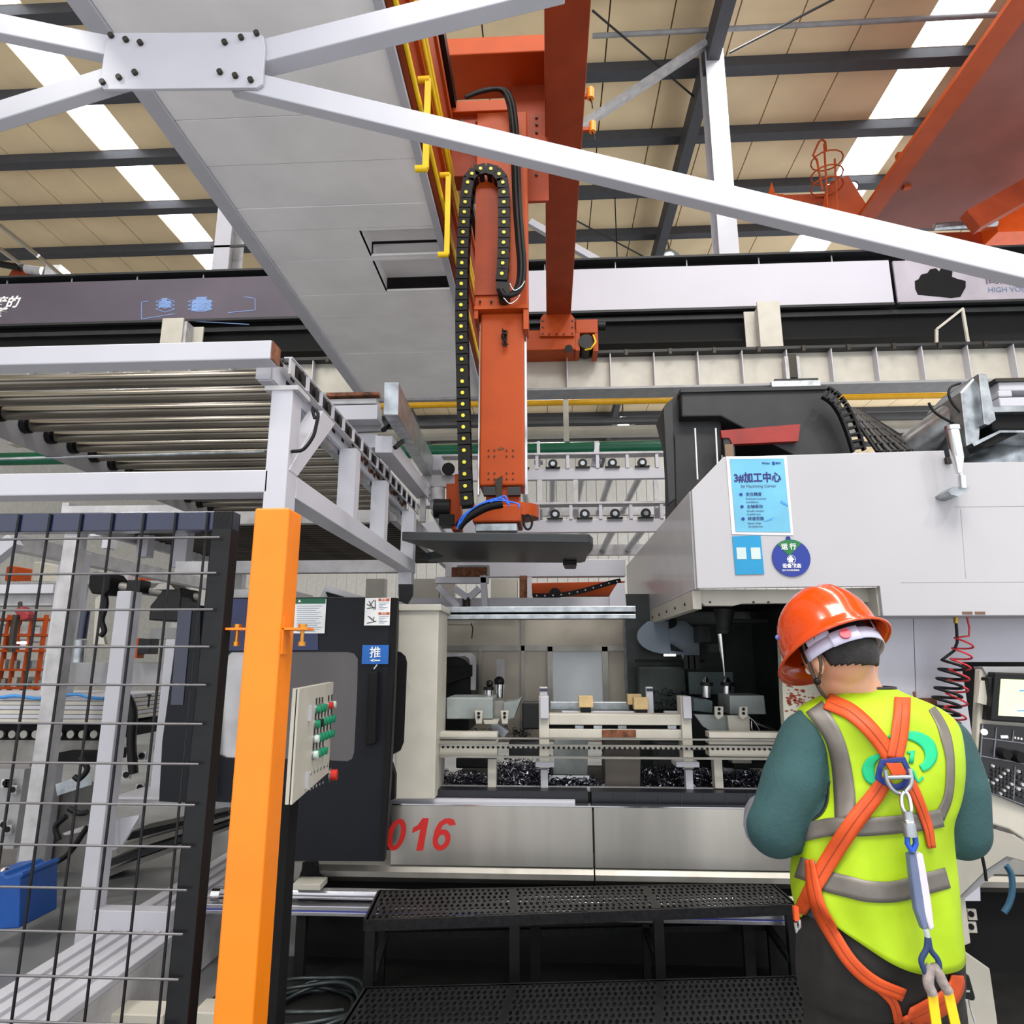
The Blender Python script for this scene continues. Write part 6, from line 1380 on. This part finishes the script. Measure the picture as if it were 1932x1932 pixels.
for (a, m_, e, w_) in ((SHL, MIDL, ELL, WRL), (SHR, MIDR, ELR, WRR)):
    ms.sphere(a, .064, 16, 12)
    limb(ms, [a, m_, e], [.066, .076, .066]); ms.sphere(e+V((0, .005, -.004)), .069, 16, 12)
    limb(ms, [e, e.lerp(w_, .5), w_], [.068, .058, .042])
shirt = voxel(ms.build('sweatshirt', SWEAT, wk, label='dark teal sweatshirt'), .009, 5)
part('lower_sleeve', GREYSL, wk, lambda m: m.tube([ELL.lerp(WRL, .12)+V((-.016, -.01, -.004)), ELL.lerp(WRL, .5)+V((-.018, 0, 0)), WRL+V((-.002, 0, 0))], 0, 16, rr=[.064, .062, .046]), label='grey lower sleeve')
# ---- head, body as one skin mesh
AZ = R(20); PT = R(31)
fdir = V((-sin(AZ)*cos(PT), cos(AZ)*cos(PT), -sin(PT))).normalized()
ldir = V((-cos(AZ), -sin(AZ), 0)).normalized(); udir = (ldir.cross(fdir)).normalized()
if udir.z < 0: udir = -udir
HC = P(1562, 1206, 1.84)               # helmet rim centre
HD = HC-udir*.042-fdir*.006             # head centre
HR = Matrix((ldir, fdir, udir)).transposed()   # columns: side, front, up
def H3(a, b, c): return HD+ldir*a+fdir*b+udir*c
mbod = MB()
mbod.sphere(H3(0, .004, .006), .097, 22, 16, (.78, .95, .98), HR)
mbod.sphere(H3(0, .04, -.05), .064, 16, 12, (.82, .85, .85), HR)     # jaw
mbod.sphere(H3(0, .062, -.088), .026, 12, 8, (1, .9, .8), HR)        # chin
mbod.sphere(H3(0, .1, -.03), .014, 10, 8, (1, 1.2, 1.6), HR)         # nose
for s_ in (-1, 1):
    mbod.sphere(H3(s_*.083, -.006, -.032), .034, 12, 8, (.32, .55, .95), HR)  # ears
    mbod.sphere(H3(s_*.085, -.002, -.055), .014, 10, 8, (.5, .7, 1), HR)
NB = pt(1626, 1330, 1.835)
limb(mbod, [NB-V((0, 0, .04)), NB, pt(1606, 1286, 1.835), pt(1596, 1245, 1.84), H3(0, -.02, .0)], [.07, .064, .063, .064, .06], 20)
mbod.loft([ring(r[0]+(10 if i < 2 else 0), r[1]+14, r[2]-14, r[3]-.03, r[4]) for i, r in enumerate(TR[2:])]+[ring(1760, 1535, 1785, .11, 1.8), ring(1850, 1530, 1795, .12, 1.82), ring(1900, 1560, 1770, .1, 1.83)])
for (a, m_, e, w_) in ((SHL, MIDL, ELL, WRL), (SHR, MIDR, ELR, WRR)):
    mbod.sphere(a, .055, 14, 10); limb(mbod, [a, m_, e], [.055, .052, .042]); limb(mbod, [e, e.lerp(w_, .5), w_], [.042, .038, .027])
    # hand: palm, five fingers curled round a small box
    d = (w_-e).normalized(); inw = V((1, 0, 0)) if w_ is WRL else V((-1, 0, 0)); up = V((0, 0, 1)); sd = d.cross(up).normalized()
    if sd.dot(inw) < 0: sd = -sd
    pc = w_+d*.05; mbod.obox(pc, d*.042, up*.038, sd*.014)
    for k, L in enumerate((.066, .076, .07, .056)):
        z_ = .03-.02*k; b0_ = w_+d*.09+up*z_
        p1 = b0_+d*L*.42; p2 = p1+(d*.3+sd*.9).normalized()*L*.36; p3 = p2+(sd*.8-d*.6).normalized()*L*.3
        mbod.tube([b0_-d*.02, b0_, p1, p2, p3], 0, 8, rr=[.0095, .0095, .0088, .008, .007])
    t0 = w_+d*.025+up*.03; t1 = t0+(up*.8+d*.6+sd*.5).normalized()*.035; t2 = t1+(d*.8+sd*.5).normalized()*.03
    mbod.tube([t0, t1, t2], 0, 8, rr=[.012, .0105, .0085])
LHp, RHp = pt(1600, 1890, 1.83), pt(1732, 1890, 1.83)
for hp, s_ in ((LHp, -1), (RHp, 1)):
    kn = V((hp.x+s_*.01, hp.y+.03, .48)); an = V((hp.x+s_*.015, hp.y, .1))
    limb(mbod, [hp, kn, an], [.085, .055, .04]); limb(mbod, [an-V((0, .02, .03)), an+V((0, .12, -.05))], [.045, .035])
body = voxel(mbod.build('body', SKIN, wk, label='body with neck, ears and hands'), .0055, 3)
# hair
mh = MB(); k0 = MB().sphere((0, 0, 0), 1, 72, 56)
vs = [HD+ldir*(p.x*.084)+fdir*(p.y*.102-.004)+udir*(p.z*.108) for p in k0.v]
fs = []
for f in k0.f:
    c = sum((k0.v[i] for i in f), V((0, 0, 0)))/len(f)
    side = abs(c.x) > .8 and c.z < -.12
    if c.y < .45 and c.z > (-.74+.3*c.x**2 if c.y < -.25 else -.25) and not (side and c.y > -.25): fs.append(f)
mh.add(vs, fs, True); hair = solid(mh.build('hair', HAIR, wk, label='short black hair'), -.004)
# face details (turned away from the camera)
for s_ in (-1, 1):
    part('eye', WPRINT, wk, lambda m: m.sphere(H3(s_*.03, .083, -.004), .012, 10, 8)); part('eyebrow', HAIR, wk, lambda m: m.bar(H3(s_*.018, .092, .016), H3(s_*.045, .084, .014), .006, .006))
part('mouth', M('lips', (170, 90, 84), .5), wk, lambda m: m.bar(H3(-.02, .094, -.062), H3(.02, .094, -.062), .008, .008))
# ---- helmet
hl = MB(); n = 40; prof = []
def hpt(t, s, h, rx=.116, ry=.136):
    p = HC+ldir*(rx*s*cos(t))+fdir*(ry*s*sin(t))+udir*h; return p
rr_ = []
for k in range(12):
    a = k/11*pi/2; h = .135*sin(a); s_ = cos(a)**.8 if k < 11 else 0.001
    r = []
    for i in range(n):
        t = 2*pi*i/n; p = hpt(t, s_*.99, h)
        # three raised ribs over the crown, running front to back
        lx_ = .116*s_*cos(t)
        rib = sum(math.exp(-((lx_-q)/.009)**2) for q in (-.042, 0, .042))*(.006 if k > 4 else 0)
        p += udir*rib; r.append(p)
    rr_.append(r)
hl.loft([[hpt(2*pi*i/n, 1.0, -.012) for i in range(n)]]+rr_, caps=False)
brim = []
for s_, h in ((1.0, -.012), (1.06, -.018), (1.14, -.026)):
    brim.append([hpt(2*pi*i/n, s_+(.12*max(0, sin(2*pi*i/n))**2 if s_ > 1 else 0)*(s_-1)/.14, h-(.012*(s_-1)/.14)) for i in range(n)])
hl.loft(brim, caps=False)
helmet = hl.build('helmet', HELM, wk, label='glossy orange safety helmet', fix=True); solid(helmet, .003)
part('brim_edge', HELM, helmet, lambda m: m.tube([brim[-1][i % n] for i in range(n+1)], .0035, 6))
def on_head(t, rad, h): return HD+ldir*(rad*.86*cos(t))+fdir*(rad*sin(t))+udir*h
def band(name, mat, t0, t1, rad, h0, h1, parent, label=None, n_=20):
    m = MB(); a = [on_head(t0+(t1-t0)*i/n_, rad, h0) for i in range(n_+1)]; b_ = [on_head(t0+(t1-t0)*i/n_, rad, h1) for i in range(n_+1)]
    m.loft([a, b_], caps=False) if False else m.add(a+b_, [(i, i+1, n_+2+i, n_+1+i) for i in range(n_)], True)
    return solid(m.build(name, mat, parent, label), .003)
STR = M('lilac_white_plastic', (200, 198, 222), .4, var=.03)
band('head_strap', STR, R(180), R(360), .115, -.03, .0, helmet, 'pale adjustable head strap')
band('strap_bracket', STR, R(190), R(232), .113, -.014, .05, helmet); band('strap_bracket', STR, R(318), R(352), .113, -.014, .05, helmet)
band('ratchet_housing', STR, R(285), R(321), .121, -.034, .002, helmet)
rc_ = on_head(R(303), .124, -.015); ro = on_head(R(303), .136, -.015)
part('ratchet_button', M('red_button_plastic', (206, 60, 80), .35), helmet, lambda m: m.cyl(rc_, rc_.lerp(ro, .6), .013, 16), label='red release button')
for i in range(6):
    p = on_head(R(226+i*5), .1185, -.006); q = on_head(R(226+i*5), .1195, -.006); part('adjust_slot', BPRINT, helmet, lambda m: m.cyl(p, q, .0016, 6))
part('badge', M('blue_badge', (90, 110, 180), .4), helmet, lambda m: m.sphere(hpt(R(25), .97, .04), .007, 12, 6, (1, .5, 1)))
CS = M('brown_chin_strap', (70, 58, 50), .6)
part('chin_strap', CS, helmet, lambda m: m.tube(smooth_path([H3(.1, -.01, .03), H3(.092, .012, -.03), H3(.082, .03, -.08), H3(.05, .05, -.105), H3(0, .055, -.12), H3(-.05, .05, -.105), H3(-.082, .03, -.07), H3(-.092, .012, -.02), H3(-.098, 0, .03)]), .0045, 6))
part('chin_strap', CS, helmet, lambda m: m.tube(smooth_path([H3(.09, -.045, .02), H3(.088, -.02, -.045), H3(.084, .02, -.075)]), .004, 6))
part('strap_slider', BLACK, helmet, lambda m: m.sphere(H3(.086, .02, -.072), .009, 10, 6))
# ---- trousers and boots
mt_ = MB()
mt_.loft([ring(1712, 1530, 1785, .105, 1.80), ring(1760, 1520, 1800, .125, 1.805), ring(1820, 1514, 1806, .135, 1.81), ring(1880, 1512, 1808, .135, 1.82), ring(1925, 1516, 1806, .12, 1.83)])
for hp, s_ in ((LHp, -1), (RHp, 1)):
    kn = V((hp.x+s_*.008, hp.y+.03, .48)); an = V((hp.x+s_*.012, hp.y+.01, .09))
    limb(mt_, [hp+V((0, 0, .03)), hp.lerp(kn, .4), kn, kn.lerp(an, .5), an], [.098, .098, .08, .072, .074], 18)
trou = voxel(mt_.build('trousers', TROU, wk, label='dark work trousers'), .009, 4)
for hp, s_ in ((LHp, -1), (RHp, 1)):
    an = V((hp.x+s_*.012, hp.y+.02, .05))
    bt = MB(); bt.sphere(an+V((0, .06, .0)), .06, 16, 10, (.85, 2.3, .8)); bt.cyl(an+V((0, -.02, 0)), an+V((0, -.02, .09)), .055, 16)
    o = bt.build('boot', BLACK, wk, label='black work boot'); MB().obox(an+V((0, .06, -.04)), (.05, 0, 0), (0, .14, 0), (0, 0, .009)).build('sole', RUBBER, o)
# collar piping
part('collar_piping', BPRINT, vest, lambda m: m.tube([rings[0][i % 44] for i in range(45)], .0045, 6))
# ---- project webbing on the vest and trousers surface (built where it lies, real thickness)
bpy.context.view_layer.update(); dg = bpy.context.evaluated_depsgraph_get()
def bvh(objs):
    vs, ps = [], []
    for o in objs:
        e = o.evaluated_get(dg); me = e.to_mesh(); k = len(vs); mw = Matrix.Translation(wloc(o))
        vs += [mw @ v.co for v in me.vertices]; ps += [tuple(i+k for i in p.vertices) for p in me.polygons]; e.to_mesh_clear()
    return BVHTree.FromPolygons(vs, ps)
B_V = bvh([vest]); B_VT = bvh([vest, trou, shirt])
def hit(px, py, tree, off, last=None):
    d = ray(px, py); h = tree.ray_cast(CAM, d)
    if h[0] is None or (last and abs(h[3]-last) > .09): dist = (last or 1.68)
    else: dist = h[3]
    return CAM+d*(dist-off), dist
def spx(pts, n=6):
    return [(p.x, p.y) for p in smooth_path([V((x, y, 0)) for x, y in pts], n)]
def ribbon(name, mat, pts, w, off=.004, tree=None, parent=None, th=.0018, label=None, n=6, ac=5):
    tree = tree or B_V; c = spx(pts, n) if len(pts) > 2 else [pts[0], ((pts[0][0]+pts[1][0])/2, (pts[0][1]+pts[1][1])/2), pts[1]]
    ws_ = w if isinstance(w, (list, tuple)) else [w]*2
    m = MB(); vs = []; last = None
    for i, (x, y) in enumerate(c):
        a = c[max(i-1, 0)]; b_ = c[min(i+1, len(c)-1)]; dx, dy = b_[0]-a[0], b_[1]-a[1]; L = math.hypot(dx, dy) or 1; nx, ny = -dy/L, dx/L
        t = i/(len(c)-1)*(len(ws_)-1); k = min(int(t), len(ws_)-2); ww = ws_[k]+(ws_[k+1]-ws_[k])*(t-k)
        for j in range(ac):
            s_ = (j/(ac-1)-.5)*ww; p, last = hit(x+nx*s_, y+ny*s_, tree, off, last); vs.append(p)
    fs = [(i*ac+j, i*ac+j+1, (i+1)*ac+j+1, (i+1)*ac+j) for i in range(len(c)-1) for j in range(ac-1)]
    m.add(vs, fs, True); o = m.build(name, mat, parent or wk, label)
    s = o.modifiers.new('solid', 'SOLIDIFY'); s.thickness = th; s.offset = 0; return o
# reflective tape
for pts, w_ in (([(1536, 1333), (1556, 1362), (1574, 1394), (1586, 1437), (1593, 1494), (1595, 1545)], [38, 36, 34, 36, 40, 40]),
                ([(1758, 1336), (1774, 1362), (1785, 1392), (1793, 1437), (1790, 1500), (1772, 1545)], [14, 17, 20, 16, 16, 20])):
    ribbon('reflective_tape', REFL, pts, w_, .003, parent=vest, label='vertical grey reflective tape')
ribbon('reflective_tape', REFL, [(1508, 1572), (1569, 1560), (1620, 1561), (1680, 1557), (1743, 1550), (1778, 1543)], 34, .0045, parent=vest, label='upper grey reflective tape')
ribbon('reflective_tape', REFL, [(1505, 1636), (1530, 1645), (1560, 1662), (1600, 1673), (1640, 1682), (1690, 1682), (1745, 1668), (1788, 1656)], 40, .003, parent=vest, label='lower grey reflective tape')
for pts in ([(1505, 1347), (1530, 1372), (1549, 1410), (1560, 1460), (1560, 1510), (1545, 1538), (1512, 1552)],):
    ribbon('armhole_piping', BPRINT, pts, 5, .004, parent=vest)
# green emblem
EM = M('emblem_green', (0, 180, 120), .6, var=.02)
ribbon('emblem', EM, [(1676, 1390), (1700, 1387), (1728, 1390), (1750, 1404), (1757, 1425), (1750, 1442), (1738, 1450)], [5, 10, 20, 25, 24, 18, 14], .003, parent=vest, label='green curved emblem', ac=6)
ribbon('emblem', EM, [(1662, 1424), (1644, 1436), (1638, 1452), (1642, 1468), (1655, 1478)], [6, 18, 24, 20, 8], .003, parent=vest, label='green curved emblem', ac=6)
ribbon('emblem', EM, [(1712, 1420), (1726, 1418)], 4, .003, parent=vest); ribbon('emblem', EM, [(1722, 1418), (1719, 1440)], 8, .0032, parent=vest); ribbon('emblem', EM, [(1722, 1452), (1732, 1474), (1742, 1466)], 4, .003, parent=vest)
# harness
hn_ = T('safety_harness', 'orange webbing safety harness crossed over the back of the worker', 'harness', P(1690, 1460, 1.68))
straps = [([(1559, 1322), (1580, 1331), (1605, 1343), (1637, 1371), (1666, 1406), (1684, 1436)], 31, .0075), ([(1703, 1316), (1701, 1351), (1696, 1394), (1688, 1432)], [31, 32, 30], .0105),
          ([(1672, 1468), (1651, 1501), (1617, 1544), (1580, 1598), (1548, 1650), (1520, 1700), (1509, 1722)], [28, 34, 36, 36, 34, 28, 24], .009),
          ([(1712, 1470), (1728, 1500), (1742, 1535), (1752, 1565), (1758, 1600)], [24, 20, 18, 14], .009),
          ([(1527, 1622), (1534, 1670), (1546, 1716), (1568, 1758), (1606, 1816), (1651, 1855), (1706, 1878)], [16, 26, 28, 27, 26, 26, 24], .013),
          ([(1657, 1862), (1686, 1893), (1697, 1935)], 17, .008), ([(1704, 1930), (1745, 1912), (1782, 1890), (1803, 1862), (1806, 1840)], [40, 44, 36, 22], .011)]
for pts, w_, off in straps:
    ribbon('webbing_strap', WEB, pts, w_, off, B_VT, hn_, .003)
    ribbon('stitch_line', WEBD, pts, 1.6, off+.0022, B_VT, hn_, .0006, ac=2)
    if isinstance(w_, int): ws2 = [w_, w_]
part('webbing_strap', WEB, hn_, lambda m: m.pbox(1499, 1712, 1508, 1738, 1.70, .012)); part('side_buckle', CHROME, hn_, lambda m: m.tube([P(1508, 1735, 1.7), P(1510, 1748, 1.7), P(1503, 1758, 1.7), P(1500, 1740, 1.7)], .004, 6))
# back plate and D ring
def onv(px, py, off): return hit(px, py, B_V, off)[0]
BP = M('blue_plastic_plate', (26, 46, 120), .4, var=.04)
ou = [(1662, 1433), (1708, 1428), (1716, 1445), (1727, 1470), (1704, 1490), (1690, 1492), (1668, 1482), (1652, 1470), (1656, 1448)]
iu = [(1674, 1441), (1702, 1438), (1707, 1448), (1713, 1466), (1700, 1478), (1690, 1480), (1675, 1474), (1664, 1465), (1667, 1450)]
yb_ = onv(1690, 1460, .02).y
def plate(m):
    n_ = len(ou); o = [P(x, y, yb_) for x, y in ou]; i_ = [P(x, y, yb_) for x, y in iu]; d = V((0, .006, 0))
    m.add(o+i_+[p+d for p in o]+[p+d for p in i_], sum([[(k, (k+1) % n_, n_+(k+1) % n_, n_+k), (2*n_+(k+1) % n_, 2*n_+k, 3*n_+k, 3*n_+(k+1) % n_), ((k+1) % n_, k, 2*n_+k, 2*n_+(k+1) % n_), (n_+k, n_+(k+1) % n_, 3*n_+(k+1) % n_, 3*n_+k)] for k in range(n_)], []))
part('back_plate', BP, hn_, plate, label='dark blue plastic back plate', bevel=.0015)
part('webbing_loop', WEB, hn_, lambda m: m.prism([P(x, y, yb_-.008) for x, y in ((1672, 1440), (1700, 1440), (1712, 1458), (1706, 1464), (1684, 1464))], (0, .006, 0)), bevel=.001)
part('d_ring', GALV, hn_, lambda m: (m.tube(smooth_path([P(x, y, yb_-.014) for x, y in ((1670, 1452), (1674, 1474), (1684, 1490), (1698, 1497), (1712, 1490), (1720, 1474), (1716, 1450))]), .0048, 8), m.tube([P(1673, 1467, yb_-.014), P(1719, 1466, yb_-.014)], .0048, 8)), label='silver D ring')
# lanyard
la = T('shock_absorber_lanyard', 'energy absorbing lanyard with carabiner and yellow tails hanging down the back', 'lanyard', P(1735, 1700, 1.64))
yl_ = yb_-.02
def LP(x, y, d=0): return P(x, y, yl_-.0-d-.02*(y-1500)/400)
part('carabiner', CHROME, la, lambda m: m.tube(smooth_path([LP(x, y) for x, y in ((1706, 1494), (1701, 1502), (1702, 1522), (1710, 1534), (1719, 1530), (1716, 1508), (1710, 1495), (1706, 1494))]), .0045, 8))
part('swivel', GALV, la, lambda m: (m.tube([LP(1711, 1530), LP(1716, 1556)], .011, 12), m.tube([LP(1714, 1552), LP(1718, 1578)], .014, 12)))
part('swivel_pin', CHROME, la, lambda m: m.cyl(LP(1708, 1552, .006), LP(1722, 1551, .006), .006, 8))
LB = M('blue_loop_webbing', (30, 80, 190), .5)
part('blue_loop', LB, la, lambda m: (m.tube([LP(1712, 1575), LP(1712, 1592), LP(1720, 1606)], .006, 8), m.tube([LP(1726, 1574), LP(1728, 1592), LP(1722, 1606)], .006, 8)))
def pack(m, x0, x1):
    m.prism([LP(1716+x0, 1612), LP(1716+x1, 1610), LP(1722+x1, 1640), LP(1732+x1, 1700), LP(1742+x1-4, 1752), LP(1740+x0+4, 1758), LP(1730+x0, 1720), LP(1720+x0, 1650)], (0, .022, 0))
part('absorber_pack', M('grey_blue_cover', (96, 108, 140), .5, var=.08), la, lambda m: pack(m, 0, 14), bevel=.004, label='grey-blue side of the absorber pack')
part('absorber_pack', M('pale_grey_cover', (200, 196, 206), .4, var=.05), la, lambda m: pack(m, 12, 26), bevel=.004, label='pale side of the absorber pack')
part('neck_cord', M('clear_neck', (170, 176, 180), .4), la, lambda m: m.tube([LP(1747, 1754), LP(1750, 1768)], .006, 8))
part('blue_loop', M('dark_blue_webbing', (28, 52, 96), .6), la, lambda m: (m.tube(smooth_path([LP(1750, 1768), LP(1748, 1790), LP(1738, 1812), LP(1746, 1836)]), .006, 8), m.tube(smooth_path([LP(1751, 1768), LP(1756, 1792), LP(1770, 1812), LP(1772, 1836)]), .006, 8)))
part('rope_thimble', M('grey_rope', (150, 138, 134), .7, var=.2, scale=80), la, lambda m: (m.tube(smooth_path([LP(1758, 1822), LP(1752, 1840), LP(1752, 1858), LP(1760, 1876)]), .0105, 10), m.tube(smooth_path([LP(1760, 1822), LP(1770, 1836), LP(1780, 1856), LP(1790, 1872)]), .0105, 10)))
YL2 = M('yellow_webbing', (250, 200, 10), .5, var=.04)
for a, b_ in ((((1760, 1872), (1763, 1900), (1768, 1935), (1772, 1990))), None), (((1789, 1868), (1796, 1900), (1804, 1935), (1808, 1990)), None):
    m = MB(); ll = [LP(x-9, y) for x, y in a]; rl2 = [LP(x+9, y) for x, y in a]; m.add(ll+rl2, [(i, i+1, len(a)+i+1, len(a)+i) for i in range(len(a)-1)]); solid(m.build('yellow_tail', YL2, la, 'yellow webbing tail'), .004)
rd2 = T('radio_pouch', 'black radio on the worker right hip', 'radio', P(1828, 1890, 1.83))
part('case', BLACK, rd2, lambda m: m.pprism([(1811, 1846), (1820, 1834), (1830, 1842), (1842, 1884), (1838, 1890), (1816, 1884)], 1.80, .04), bevel=.004)
part('clip', CHROME, rd2, lambda m: (m.sphere(P(1810, 1822, 1.8), .012, 10, 8), m.tube([P(1810, 1822, 1.8), P(1818, 1836, 1.8)], .004, 6)))
part('badge', CHROME, rd2, lambda m: (m.pbox(1818, 1868, 1830, 1872, 1.797, .003)))
part('cord', WHITE2, rd2, lambda m: m.tube([P(1828, 1888, 1.81), P(1834, 1912, 1.81), P(1840, 1930, 1.81)], .002, 5))
